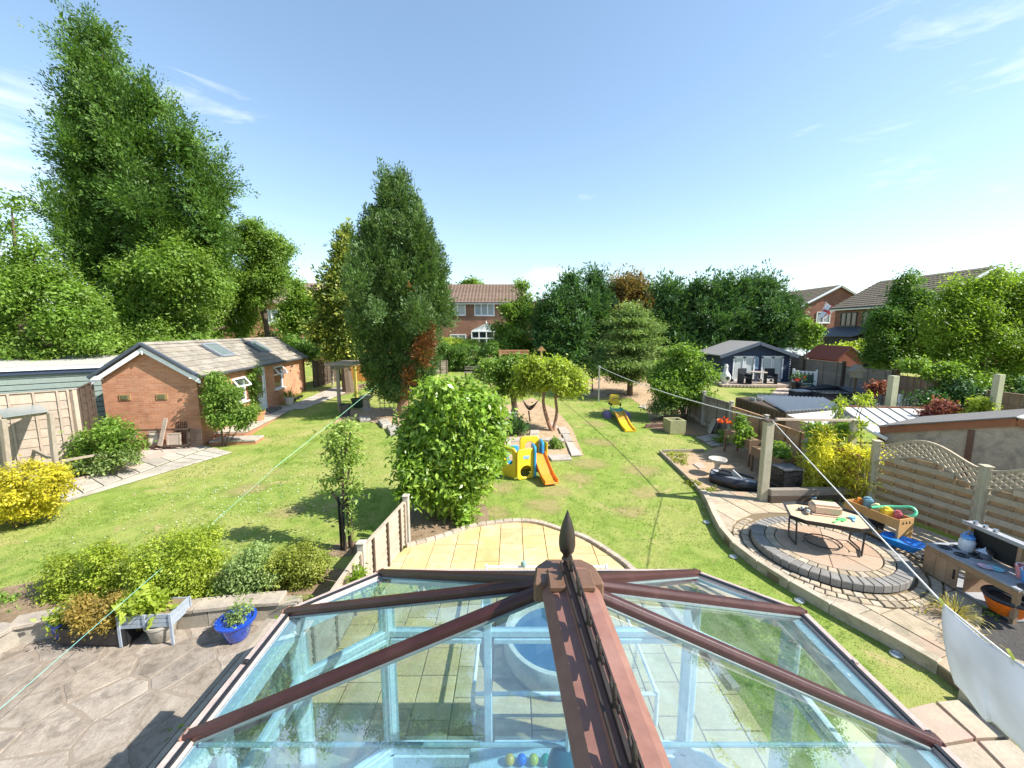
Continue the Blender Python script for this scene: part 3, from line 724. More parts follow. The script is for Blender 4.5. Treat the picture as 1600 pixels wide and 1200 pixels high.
for s in seeds:
    cell = [(s[0] - 1.5, s[1] - 1.5), (s[0] + 1.5, s[1] - 1.5), (s[0] + 1.5, s[1] + 1.5), (s[0] - 1.5, s[1] + 1.5)]
    for q in seeds:
        dx, dy = q[0] - s[0], q[1] - s[1]; dd = math.hypot(dx, dy)
        if 0 < dd < 2.6: cell = clip(cell, (dx / dd, dy / dd), (s[0] * dx + s[1] * dy) / dd + dd / 2 - .012)
        if len(cell) < 3: break
    reg = cp_poly
    cell = dedupe(cell)
    if len(cell) < 3: continue
    if sum(a[0] * b[1] - b[0] * a[1] for a, b in zip(cell, cell[1:] + cell[:1])) < 0: cell = cell[::-1]
    for a, b in zip(cell, cell[1:] + cell[:1]):
        n = (b[1] - a[1], -(b[0] - a[0])); ll = math.hypot(*n); n = (n[0] / ll, n[1] / ll); reg = clip(reg, n, a[0] * n[0] + a[1] * n[1])
        if len(reg) < 3: break
    reg = dedupe(reg)
    if len(reg) >= 3:      # hand-broken edges
        rough = []
        for a, b in zip(reg, reg[1:] + reg[:1]):
            ln = math.hypot(b[0] - a[0], b[1] - a[1]); rough.append(a); kk = int(ln / .12)
            for q in range(1, kk):
                t = q / kk; e = rc.uniform(-.016, .006); nx, ny = (b[1] - a[1]) / ln, -(b[0] - a[0]) / ln
                rough.append((a[0] + (b[0] - a[0]) * t + nx * e, a[1] + (b[1] - a[1]) * t + ny * e))
        reg = rough
    if len(reg) >= 3: stone('paving_stone', reg, .004, .012, CRAZY, terrace, rc, .007, .008)
# low curved planter wall with coping stones
pw = thing('planter_wall', 'low curved grey stone wall holding up the shrub bed by the terrace', 'wall')
kerb_run(pw, wall_pts[::-1], .22, .27, M('wall_stone', (.30, .265, .215), .92, .18, 8, .008, 45, .2, piece=.14), .42, .006)
kerb_run(pw, wall_pts[::-1], .28, .055, M('coping_stone', (.36, .305, .245), .92, .18, 7, .008, 45, .2, piece=.12, dirt=(.24, .21, .17)), .6, .006, z=.272, name='coping_stone')
bedw = [p + Vector((0, .12, 0)) for p in wall_pts]
sheet('shrub_bed', xy(bedw) + [tuple(G(-200, 980)[:2]), tuple(G(60, 925)[:2]), tuple(G(480, 905)[:2]), tuple(G(560, 905)[:2]), (-2.5, 5.75)], .2, SOIL, skirt=.22)

# ------------------------------------------------------------------ the conservatory roof below the window
EZ, RZ = 2.10, 3.0
A_, B_, C_, D_, E_, F_ = [Vector((x, y, EZ)) for x, y in ((-1.81, -.5), (-1.81, 3.04), (-1.22, 3.57), (1.74, 3.57), (2.35, 3.04), (2.35, -.5))]
R0 = Vector((.30, 2.10, RZ)); RB = Vector((.42, -.5, RZ)); ML = Vector((-1.81, 2.03, EZ)); MR = Vector((2.35, 2.0, EZ))
cons = thing('conservatory', 'conservatory with mahogany glazing bars, blue tinted glass roof and spiked ridge', 'conservatory', (.3, 1.8, 0))
RGL = glassmat('roof_glass', (.52, .74, .82), 1.25); WGL = glassmat('wall_glass', (.90, .96, .95), .8)
dn = Vector((0, 0, -.03))
for q in ([R0, C_, D_], [R0, B_, C_], [R0, ML, B_], [RB, A_, ML, R0], [R0, D_, E_], [R0, E_, MR], [R0, MR, F_, RB]):
    MB().face([p + dn for p in q]).build('roof_pane', RGL, cons, world=True)
def glazing_bar(a, b, w=.072, h=.062, ext=.07):
    a, b = Vector(a), Vector(b); t = (b - a).normalized(); b = b + t * ext
    x = t.cross(Vector((0, 0, 1))).normalized(); z = x.cross(t)
    prof = [(-w / 2, -h * .5), (w / 2, -h * .5), (w / 2, h * .18), (w * .26, h * .5), (-w * .26, h * .5), (-w / 2, h * .18)]
    n = len(prof); mb = MB(); mb.add([p + x * i + z * j for p in (a, b) for i, j in prof], [tuple(range(n)), tuple(range(2 * n - 1, n - 1, -1))] + [(i, n + i, n + (i + 1) % n, (i + 1) % n) for i in range(n)])
    o = mb.build('glazing_bar', MAHOG, cons, world=True, bevel=.004)
    # grey rubber seal each side and the end cap
    sb = MB()
    for s in (-1, 1): sb.bar(a + x * s * (w / 2 + .006) - z * h * .42, b - t * ext + x * s * (w / 2 + .006) - z * h * .42, .012, .012)
    sb.build('seal', plain('grey_seal', (.16, .21, .21), .6), o, world=True)
    MB().bar(b - t * .004, b + t * .008, w * 1.04, h * 1.05).build('end_cap', MAHOG_L, o, world=True, bevel=.003)
for e in (ML, B_, C_, D_, E_, MR): glazing_bar(R0, e)
for yy in (1.05, .1):
    glazing_bar(Vector((.38, yy, RZ)), Vector((-1.81, yy, EZ))); glazing_bar(Vector((.38, yy, RZ)), Vector((2.35, yy, EZ)))
# ridge: two sloping flanges, a raised centre and the spiked cresting
mb = MB(); hw, y0, y1 = .155, -.5, 2.12
def rx(y): return .31 + (2.1 - y) * .045
prof = [(-hw, -.05), (-hw, -.035), (-.11, .012), (-.045, .022), (-.04, .045), (.04, .045), (.045, .022), (.11, .012), (hw, -.035), (hw, -.05)]
n = len(prof); mb.add([(rx(yy) + i, yy, RZ + .05 + j) for yy in (y0, y1) for i, j in prof], [tuple(range(n)), tuple(range(2 * n - 1, n - 1, -1))] + [(i, n + i, n + (i + 1) % n, (i + 1) % n) for i in range(n)])
ridge = mb.build('ridge', MAHOG_L, cons, world=True)
MB().bar((rx(y0), y0, RZ + .105), (rx(y1), y1, RZ + .105), .016, .035).build('cresting_rail', DKFIN, ridge, world=True)
for s in (-1, 1): MB().bar((rx(y0) + s * .034, y0, RZ + .099), (rx(y1) + s * .034, y1, RZ + .099), .008, .012).build('groove_strip', DKFIN, ridge, world=True)
fl = MB(); fl.box((0, 0, .03), (.010, .02, .06))
lance = [(0, .0), (.018, .03), (.014, .052), (0, .088), (-.014, .052), (-.018, .03)]
fl.extrude([(-.005, y, .04 + z) for y, z in lance], (.01, 0, 0))
for s in (-1, 1):
    petal = [(0, .0), (s * .03, .012), (s * .058, .02), (s * .066, .046), (s * .054, .066), (s * .048, .044), (s * .026, .036), (0, .03)]
    fl.extrude([(-.004, y, .03 + z) for y, z in petal], (.008, 0, 0))
fm = None
for k in range(11):
    yy = 2.0 - k * .195
    if fm is None: o = fl.build('spike', DKFIN, cons, bevel=.002); fm = o.data
    else: o = link('spike', fm, cons)
    o.location = (rx(yy) - .3, yy - 1.8, RZ + .112); o.scale = (1, 1, .78)
# boss cap where the bars meet, with the finial
bc = [(.115, 1.99), (.135, 2.15), (.20, 2.22), (.41, 2.22), (.475, 2.15), (.495, 1.99)]
MB().prism(bc, RZ - .06, RZ + .062).build('boss_cap', BOSS, cons, world=True, bevel=.012)
MB().prism([(.19, 1.9), (.19, 2.06), (.43, 2.06), (.43, 1.9)], RZ + .064, RZ + .10).build('boss_saddle', BOSS, cons, world=True, bevel=.008)
MB().lathe([(.026, 0), (.030, .015), (.018, .03), (.018, .045), (.03, .055), (.022, .07), (.024, .085), (.040, .105), (.047, .145), (.046, .18), (.038, .23), (.026, .275), (.014, .31), (.002, .345)], (.31, 2.13, RZ + .06), 20).build('finial', DKFIN, cons, world=True, smooth=True)
# eaves: gutter, and the white ring beam under the glass
eav = [A_, B_, C_, D_, E_, F_]; ctr = Vector((.27, 1.6, EZ))
for a, b in zip(eav[:-1], eav[1:]):
    out = (b - a).cross(Vector((0, 0, 1))).normalized(); out = out if out.dot((a + b) / 2 - ctr) > 0 else -out
    MB().bar(a + out * .045 + Vector((0, 0, -.055)), b + out * .045 + Vector((0, 0, -.055)), .10, .085).build('gutter', GUTTER, cons, world=True, bevel=.012)
    MB().bar(a + out * .02 + Vector((0, 0, -.008)), b + out * .02 + Vector((0, 0, -.008)), .022, .02).build('glass_stop', BLACK, cons, world=True)
    MB().bar(a - out * .05 + Vector((0, 0, -.09)), b - out * .05 + Vector((0, 0, -.09)), .09, .12).build('ring_beam', W_white, cons, world=True, bevel=.006)
# clips along the eaves
for a, b, n in ((A_, B_, 7), (E_, F_, 7)):
    for i in range(1, n): 
        p = a.lerp(b, i / n); s = -1 if p.x < 0 else 1
        MB().box(p + Vector((s * .05, 0, -.005)), (.035, .03, .03)).build('clip', GUTTER if i % 2 else BLACK, cons, world=True, bevel=.004)
# glazed walls: sill, mullions, transom, panes
def wall(a, b, n, door=False):
    a = Vector((a.x, a.y, 0)); b = Vector((b.x, b.y, 0)); cin = Vector((ctr.x, ctr.y, 0))
    t = (b - a).normalized(); inn = Vector((-t.y, t.x, 0)); inn = inn if inn.dot(cin - a) > 0 else -inn
    a = a + inn * .05; b = b + inn * .05
    MB().bar(a + Vector((0, 0, .1)), b + Vector((0, 0, .1)), .11, .2).build('plinth', W_white, cons, world=True, bevel=.006)
    MB().bar(a + Vector((0, 0, .235)), b + Vector((0, 0, .235)), .07, .07).build('bottom_rail', W_white, cons, world=True, bevel=.008)
    MB().bar(a + Vector((0, 0, 1.52)), b + Vector((0, 0, 1.52)), .065, .07).build('transom', W_white, cons, world=True, bevel=.008)
    for i in range(n + 1):
        p = a.lerp(b, i / n); wd = .10 if i in (0, n) else .075
        MB().bar(p + Vector((0, 0, .2)), p + Vector((0, 0, 2.02)), wd, .075, up=inn).build('mullion', W_white, cons, world=True, bevel=.008)
        if i < n:
            q = a.lerp(b, (i + 1) / n)
            for z0, z1 in ((.27, 1.485), (1.555, 2.0)):
                MB().face([p + Vector((0, 0, z0)), q + Vector((0, 0, z0)), q + Vector((0, 0, z1)), p + Vector((0, 0, z1))]).build('window_pane', WGL, cons, world=True)
                # inner sash lip
            MB().bar(p.lerp(q, .06) + Vector((0, 0, .31)) + inn * .02, p.lerp(q, .94) + Vector((0, 0, .31)) + inn * .02, .045, .05).build('sash', W_white, cons, world=True, bevel=.006)
            MB().bar(p.lerp(q, .06) + Vector((0, 0, 1.45)) + inn * .02, p.lerp(q, .94) + Vector((0, 0, 1.45)) + inn * .02, .045, .05).build('sash', W_white, cons, world=True, bevel=.006)
wall(A_, B_, 4); wall(B_, C_, 1); wall(C_, D_, 3); wall(D_, E_, 1); wall(E_, F_, 4)
# tie bar and hanging lamp
MB().tube([(-1.76, 1.98, 2.08), (2.3, 1.98, 2.08)], .013, 8).build('tie_bar', plain('pale_grey_metal', (.42, .5, .52), .4), cons, world=True, smooth=True)
lamp = thing('ceiling_lamp', 'round dark teal pendant lamp hanging under the conservatory ridge', 'lamp', (.31, 1.95, 1.95))
MB().tube([(0, 0, .12), (0, 0, 1.0)], .012, 8).build('rod', W_white, lamp)
MB().lathe([(.03, .13), (.07, .12), (.10, .08), (.115, .03), (.10, -.02), (.06, -.05), (.0, -.055)], (0, 0, 0), 20).build('shade', plain('teal_enamel', (.03, .13, .15), .3), lamp, smooth=True)
MB().lathe([(.03, 1.0), (.05, .98), (.05, .95), (.02, .93)], (0, 0, 0), 14).build('ceiling_rose', W_white, lamp)
# low window bench with toy balls
bench = thing('window_bench', 'low pale bench under the front glazing inside the conservatory', 'bench', (.35, 3.22, .05))
MB().box((0, 0, .38), (1.5, .3, .04)).build('top', plain('pale_bench', (.55, .62, .62), .5), bench, bevel=.008)
for sx in (-.68, .68): MB().box((sx, 0, .18), (.05, .26, .36)).build('leg', W_white, bench)
for k, (c, nm) in enumerate((((.75, .45, .05), 'mustard'), ((.02, .18, .65), 'blue'), ((.6, .55, .06), 'yellow'), ((.03, .35, .22), 'green'), ((.28, .06, .35), 'purple'))):
    b = MB(); b.lathe([(.045 * math.sin(a), -.045 * math.cos(a)) for a in [i * math.pi / 8 for i in range(9)]], (0, 0, 0), 14)
    o = b.build('toy_ball', plain('ball_' + nm, c, .3), None, smooth=True); o.location = (-.02 + k * .11, 3.2, .495); tag(o, f'small {nm} toy ball on the bench inside the conservatory', 'ball')
# outside the front glazing: white pipe frame and round tub
fr = thing('pipe_frame', 'white plastic pipe frame on short legs outside the conservatory front', 'frame', (.55, 5.15, .036))
x0, x1, ya, yb = -.98, 1.05, -1.2, 1.2
for a, b in (((x0, ya), (x1, ya)), ((x1, ya), (x1, yb)), ((x1, yb), (x0, yb)), ((x0, yb), (x0, ya))):
    MB().tube([(a[0], a[1], .38), (b[0], b[1], .38)], .022, 10).build('rail', W_white, fr, smooth=True)
for cx, cy in ((x0, ya), (x1, ya), (x1, yb), (x0, yb)):
    lg = MB().tube([(cx, cy, 0), (cx, cy, .42)], .024, 10).build('leg', W_white, fr, smooth=True)
MB().lathe([(.05, .405), (.055, .44), (.035, .48), (.0, .49)], (-.35, yb, 0), 12).build('valve', plain('grey_green_valve', (.22, .34, .30), .5), fr, smooth=True)
tub = thing('round_tub', 'round pool of blue water with a pale rim outside the conservatory', 'tub', (.65, 4.95, .036))
MB().lathe([(.72, 0), (.76, .1), (.77, .28), (.74, .34), (.68, .34), (.66, .28), (.66, .06), (0, .06)], (0, 0, 0), 40).build('shell', plain('pale_tub', (.58, .56, .48), .5), tub, smooth=True)
MB().lathe([(.658, .2), (.0, .201)], (0, 0, 0), 40).build('water', plain('blue_water', (.012, .10, .20), .04, .6), tub)

# ------------------------------------------------------------------ brick garden room on the left
gA = Vector((-10.85, 13.75, 0)); gB = Vector((-12.15, 23.4, 0)); gl = (gB - gA).length
grz = math.atan2(gB.y - gA.y, gB.x - gA.x) - math.pi / 2
GW, GE, GR_ = 2.9, 2.62, 3.58     # width, eaves, ridge above its base
gbase = gz(13.75) - .02
room = thing('garden_room', 'long orange brick garden room with a grey tiled roof', 'outbuilding', (gA.x, gA.y, gbase), grz)
BRK = brickmat('orange_brick', (.47, .20, .105), (.55, .27, .155), (.46, .35, .26))
# local: x from -GW (left) to 0, y from 0 to gl
w = MB()
def wallbox(mb, x0, x1, y0, y1, z0, z1): mb.box(((x0 + x1) / 2, (y0 + y1) / 2, (z0 + z1) / 2), (x1 - x0, y1 - y0, z1 - z0))
g = MB(); g.extrude([(-GW, 0, -.1), (0, 0, -.1), (0, 0, GE), (-GW / 2, 0, GR_ - .03), (-GW, 0, GE)], (0, .12, 0)); g.build('gable_wall', BRK, room)
g = MB(); g.extrude([(-GW, gl - .12, -.1), (0, gl - .12, -.1), (0, gl - .12, GE), (-GW / 2, gl - .12, GR_ - .03), (-GW, gl - .12, GE)], (0, .12, 0)); g.build('gable_wall', BRK, room)
MB().box((-GW + .06, gl / 2, GE / 2 - .05), (.12, gl - .244, GE + .1)).build('back_wall', BRK, room)
# front wall with its two windows and a door, left open in the brickwork
ops = [(2.2, 3.2, 1.15, 2.15), (4.02, 5.0, .40, 2.4), (5.9, 6.9, 1.2, 2.3)]
fw = MB(); edges = [.122]
for y0, y1, z0, z1 in ops: edges += [y0, y1]
edges.append(gl - .122)
for i in range(0, len(edges) - 1):
    if i % 2 == 0: wallbox(fw, -.12, 0, edges[i], edges[i + 1], -.1, GE)
for y0, y1, z0, z1 in ops: wallbox(fw, -.12, 0, y0, y1, -.1, z0); wallbox(fw, -.12, 0, y0, y1, z1, GE)
fw.build('front_wall', BRK, room)
MB().box((-GW / 2, gl / 2, .02), (GW - .3, gl - .3, .04)).build('floor_slab', CONC, room)
for (y0, y1, z0, z1) in (ops[0], ops[2]):
    ym, zm = (y0 + y1) / 2, (z0 + z1) / 2
    fr_ = MB()
    for a, b in (((y0, z0), (y1, z0)), ((y0, z1), (y1, z1)), ((y0, z0), (y0, z1)), ((y1, z0), (y1, z1)), ((y0, z0 + .62 * (z1 - z0)), (y1, z0 + .62 * (z1 - z0)))):
        fr_.bar((-.06, a[0], a[1]), (-.06, b[0], b[1]), .07, .075, up=(1, 0, 0))
    win = fr_.build('window', W_white, room, bevel=.006)
    MB().face([(-.07, y0, z0), (-.07, y1, z0), (-.07, y1, z1), (-.07, y0, z1)]).build('pane', PANE, win)
    MB().box((.03, ym, z0 - .04), (.14, y1 - y0 + .12, .06)).build('sill', W_white, win, bevel=.008)
    # top light hung open
    th = R(38); hgt = .38 * (z1 - z0); ax = MB(); o_ = Vector((.0, ym, z1 - .04)); dv = Vector((math.sin(th), 0, -math.cos(th)))
    c = [o_ + Vector((0, s * (y1 - y0) / 2 * .94, 0)) + dv * t for s, t in ((-1, 0), (1, 0), (1, hgt), (-1, hgt))]
    for a, b in zip(c, c[1:] + c[:1]): ax.bar(a, b, .06, .045, up=Vector((math.cos(th), 0, math.sin(th))))
    v_ = ax.build('top_light', W_white, win, bevel=.004); MB().face(c).build('vent_pane', glassmat('vent_glass', (.8, .88, .86), 1.2), room)
y0, y1, z0, z1 = ops[1]; ym = (y0 + y1) / 2
MB().box((-.07, ym, (z0 + z1) / 2), (.05, y1 - y0 - .14, z1 - z0 - .1)).build('door', W_white, room, bevel=.004)
door = room.children[-1]
dpts = [(-.042, ym - .22, 1.1), (-.042, ym + .22, 1.1), (-.042, ym + .22, 2.05), (-.042, ym, 2.18), (-.042, ym - .22, 2.05)]
MB().extrude(dpts, (.006, 0, 0)).build('pane', PANE, door)
MB().box((-.035, ym + .33, 1.25), (.03, .03, .16)).build('handle', SILVER, door)
for zc, hh in ((.68, .55),): MB().box((-.042, ym, zc), (.012, .5, hh)).build('panel', W_white, door, bevel=.004)
df = MB()
for a, b in (((y0, z0), (y0, z1)), ((y1, z0), (y1, z1)), ((y0, z1), (y1, z1)), ((y0, z0), (y1, z0))): df.bar((-.05, a[0], a[1]), (-.05, b[0], b[1]), .08, .08, up=(1, 0, 0))
df.build('door_frame', W_white, room, bevel=.005)
# roof: boards under the tiles, every tile on the sunny slope
TILE = M('grey_roof_tile', (.275, .245, .20), .92, .2, 7, .01, 40, .15, piece=.18, dirt=(.155, .14, .115))
ov, oy = .22, .16
th = math.atan2(GR_ - GE, GW / 2); sl = (GW / 2 + ov) / math.cos(th)
for s in (1, -1):
    x_e = ov if s == 1 else -GW - ov; ze = GE - ov * math.tan(th)
    MB().extrude([(x_e, -oy, ze - .01), (x_e, gl + oy, ze - .01), (-GW / 2, gl + oy, GR_ - .01), (-GW / 2, -oy, GR_ - .01)], (0, 0, .03)).build('roof_board', DGREY, room)
rows, cols = 7, 24; tw = (gl + 2 * oy) / cols; tl = sl / rows
tme = MB(); tme.box((0, 0, 0), (tl * 1.12, tw * .985, .03)); tmesh = None
sky_slots = [(2.6, 3.5), (6.1, 6.9)]
for s in (1, -1):
    for r in range(rows):
        for c in range(cols if s == 1 else 0):
            d = (r + .5) * tl; yc = -oy + (c + .5) * tw + (.0 if r % 2 == 0 else 0)
            if s == 1 and 1 <= r <= 3 and any(a - tw / 2 < yc < b + tw / 2 for a, b in sky_slots): continue
            xx = -GW / 2 + s * d * math.cos(th); zz = GR_ + .055 - d * math.sin(th)
            if tmesh is None: o = tme.build('roof_tile', TILE, room, bevel=.006); tmesh = o.data
            else: o = link('roof_tile', tmesh, room)
            o.location = (xx, yc, zz); o.rotation_euler = (0, s * th - s * R(5.5), 0)
MB().extrude([(-GW - ov, -oy, GE - ov * math.tan(th) + .03), (-GW - ov, gl + oy, GE - ov * math.tan(th) + .03), (-GW / 2, gl + oy, GR_ + .03), (-GW / 2, -oy, GR_ + .03)], (0, 0, .025)).build('back_slope', TILE, room)
for c in range(22):
    yy = -oy + (c + .5) * (gl + 2 * oy) / 22; m_ = MB(); m_.extrude([(-GW / 2 - .13, yy - .235, GR_ + .015), (-GW / 2 - .05, yy - .235, GR_ + .105), (-GW / 2 + .05, yy - .235, GR_ + .105), (-GW / 2 + .13, yy - .235, GR_ + .015)], (0, .46, 0)); m_.build('ridge_tile', TILE, room, bevel=.01)
for a, b in sky_slots:
    d0, d1 = tl * 1.02, tl * 4.0
    def rp_(d, y, h): return (-GW / 2 + d * math.cos(th) + h * math.sin(th), y, GR_ + .055 - d * math.sin(th) + h * math.cos(th))
    f_ = MB()
    for p, q in (((d0, a), (d1, a)), ((d0, b), (d1, b)), ((d0, a), (d0, b)), ((d1, a), (d1, b))): f_.bar(rp_(p[0], p[1], .03), rp_(q[0], q[1], .03), .1, .1, up=(math.sin(th), 0, math.cos(th)))
    so = f_.build('skylight', plain('grey_flashing', (.2, .22, .24), .45), room, bevel=.006); MB().face([rp_(d0, a, .045), rp_(d1, a, .045), rp_(d1, b, .045), rp_(d0, b, .045)]).build('pane', plain('skylight_glass', (.16, .20, .20), .06, .7), so)
# barge boards, dark verge, gutter and downpipe
for s in (1, -1):
    e = Vector((-GW / 2 + s * (GW / 2 + ov), -oy - .012, GE - ov * math.tan(th) - .06)); tpt = Vector((-GW / 2, -oy - .012, GR_ - .06))
    MB().extrude([e, tpt, tpt + Vector((0, 0, -.17)), e + Vector((0, 0, -.15))], (0, .02, 0)).build('barge_board', W_white, room)
    MB().bar(e + Vector((0, -.02, .115)), tpt + Vector((0, -.02, .125)), .10, .10, up=(0, -1, 0)).build('verge', M('verge_grey', (.07, .085, .11), .6, .1, 6), room, bevel=.01)
    MB().box((-GW / 2 + s * (GW / 2 + .03), -oy + .04, GE - .1), (.26, .16, .14)).build('soffit_box', W_white, room)
MB().lathe([(.02, -.1), (.03, 0), (.0, .06)], (-GW / 2, -oy - .03, GR_ - .2), 8).build('apex_trim', W_white, room)
MB().tube([(ov + .04, -oy, GE - .12), (ov + .04, gl + oy, GE - .12)], .055, 10).build('gutter', DGREY, room, smooth=True)
MB().box((.1, gl / 2, GE - .12), (.03, gl, .16)).build('fascia', plain('grey_fascia', (.32, .34, .35), .5), room)
MB().tube([(ov, gl - .1, GE - .14), (.07, gl - .1, GE - .3), (.07, gl - .1, 0)], .04, 10).build('downpipe', M('brown_pipe', (.12, .075, .05), .5), room, smooth=True)
for xx in (-2.25, -1.12):
    v_ = MB().box((xx, -.01, 1.83), (.34, .03, .2)).build('vent', plain('ochre_vent', (.34, .22, .09), .7), room); MB().box((xx, -.03, 1.83), (.2, .02, .13)).build('grille', plain('vent_grille', (.13, .13, .06), .7), v_)
bp = bx('wall_plaque', room, (.01, 8.0, 2.12), (.03, .16, .08), DGREY); bx('wall_plaque', room, (.01, 7.85, 1.93), (.03, .1, .08), DGREY); bx('wall_plaque', room, (.01, 8.17, 2.14), (.03, .09, .07), DGREY)
# raised brick walkway in front with its two steps
walk = thing('raised_walkway', 'raised grey slab walkway with brick edge along the garden room', 'walkway', (gA.x, gA.y, gbase), grz)
BE = brickmat('edge_brick', (.40, .16, .085), (.47, .22, .12), (.36, .28, .2))
MB().box((.52, .9 + 3.3, .09), (.98, 7.0, .42)).build('brick_edge', BE, walk)
MB().box((.95, .35, .03), (1.5, .62, .24)).build('step_riser', BE, walk)
for i in range(12): bx('slab', walk, (.53, .72 + .3 + i * .59, .325), (1.06, .575, .05), PATHM)
for i in range(2): bx('slab', walk, (.56 + i * .77, .35, .178), (.75, .66, .05), PATHM)
bx('door_step', walk, (.28, 4.5, .40), (.52, 1.5, .1), M('dark_step', (.13, .115, .10), .8))
NOGRASS.append(xy([room.matrix_basis @ Vector(p) for p in ((-3.2, -.3, 0), (2.0, -.3, 0), (1.9, .7, 0), (1.1, .8, 0), (1.1, 8, 0), (.1, 10, 0), (-3.2, 10, 0))]))
def local(root, p): return root.matrix_basis @ Vector(p)
# things leaning on the gable
def lean(name, label, cat, px0, px1, py0, py1, m, y, tilt=.12, grid=None, inner=None, frame=.05):
    b0 = P(px0, py1, y); b1 = P(px1, py1, y); hgt = (P(px0, py0, y) - b0).z
    t = thing(name, label, cat, ((b0.x + b1.x) / 2, y, b0.z)); t.rotation_euler = (-tilt, 0, grz); wd = (b1 - b0).length
    if grid:
        mb = MB(); nx, nz_ = grid
        for i in range(nx + 1): mb.box((-wd / 2 + wd * i / nx, 0, hgt / 2), (.012, .012, hgt))
        for j in range(nz_ + 1): mb.box((0, 0, hgt * j / nz_), (wd, .012, .012))
        mb.build('wire_grid', m, t)
    else:
        mb = MB()
        for c, s in (((-wd / 2, 0, hgt / 2), (frame, .03, hgt)), ((wd / 2, 0, hgt / 2), (frame, .03, hgt)), ((0, 0, .02), (wd - frame, .03, frame)), ((0, 0, hgt), (wd + frame, .03, frame))): mb.box(c, s)
        mb.build('frame', m, t)
        if inner: MB().box((0, .004, hgt / 2), (wd - frame, .012, hgt - frame)).build('panel', inner, t)
    return t
gy = 13.45
lean('sieve_panel', 'tall framed mesh panel leaning on the brick gable', 'panel', 208, 233, 655, 694, W_wood, gy + .06, inner=M('rusty_mesh', (.22, .18, .15), .9))
lean('wire_grid', 'wire grid panel leaning by the corner of brick gable', 'panel', 277, 292, 658, 697, BLACKM, gy + .12, grid=(5, 12))
lean('wire_grid', 'wider bent wire panel leaning below the climbing plant', 'panel', 294, 314, 672, 696, SILVER, gy + .16, grid=(6, 8))
lean('board', 'pale square board leaning on the low wooden frame', 'board', 263, 281, 678, 697, W_pink, gy - .05, inner=W_pink)
lean('board', 'pale board leaning beside the mesh panel', 'board', 234, 248, 675, 695, W_pink, gy - .02, inner=CREAMPOT)
lean('timber_rack', 'long low dark timber frame leaning against the brick gable', 'frame', 212, 292, 672, 698, W_dark, gy - .12, frame=.06)
pk = thing('plank', 'single upright pale plank leaning on the brick gable', 'plank', P(250, 696, gy - .2)); pk.rotation_euler = (-.22, R(8), 0); MB().box((0, 0, .45), (.15, .03, .95)).build('board', W_pink, pk, bevel=.01)

# ------------------------------------------------------------------ long green-grey building behind, with clad wall
CLAD = M('sage_cladding', (.205, .25, .225), .6, .08, 4, .001, 60, .35, piece=.05)
gs = thing('clad_garage', 'long sage green clad garage with flat roof and white fascia', 'garage', (0, 0, 0))
ga, gb = Vector((-19.5, 10.6, 0)), Vector((-13.9, 15.2, 0)); gd = (gb - ga).normalized(); gn = Vector((gd.y, -gd.x, 0)); gln = (gb - ga).length
zt_ = P(100, 585, 12.9).z; grz2 = math.atan2(gd.y, gd.x)
zb = .0
MB().extrude([ga + Vector((0, 0, zb)), gb + Vector((0, 0, zb)), gb + Vector((0, 0, zt_)), ga + Vector((0, 0, zt_))], -gn * 3.4).build('body', DGREY, gs)  # dark body colour stands in for shadow lines between the boards
for i in range(13):
    zc = zt_ - .1 - i * .19
    MB().bar(ga + gn * .012 + Vector((0, 0, zc)), gb + gn * .012 + Vector((0, 0, zc)), .03, .165, up=(0, 0, 1)).build('cladding_board', CLAD, gs, bevel=.006)
MB().bar(ga + gn * .1 + Vector((0, 0, zt_ + .02)), gb + gn * .1 + Vector((0, 0, zt_ + .02)), .06, .14).build('dark_trim', plain('navy_trim', (.03, .045, .09), .5), gs)
MB().bar(ga + gn * .16 + Vector((0, 0, zt_ + .15)), gb + gn * .16 + Vector((0, 0, zt_ + .15)), .06, .13).build('fascia', plain('white_fascia', (.68, .74, .82), .4), gs)
MB().extrude([ga + gn * .2 + Vector((0, 0, zt_ + .2)), gb + gn * .2 + Vector((0, 0, zt_ + .2)), gb - gn * 3.6 + Vector((0, 0, zt_ + .34)), ga - gn * 3.6 + Vector((0, 0, zt_ + .34))], (0, 0, .03)).build('roof', M('pale_roof_felt', (.40, .385, .345), .9, .12, 3), gs)
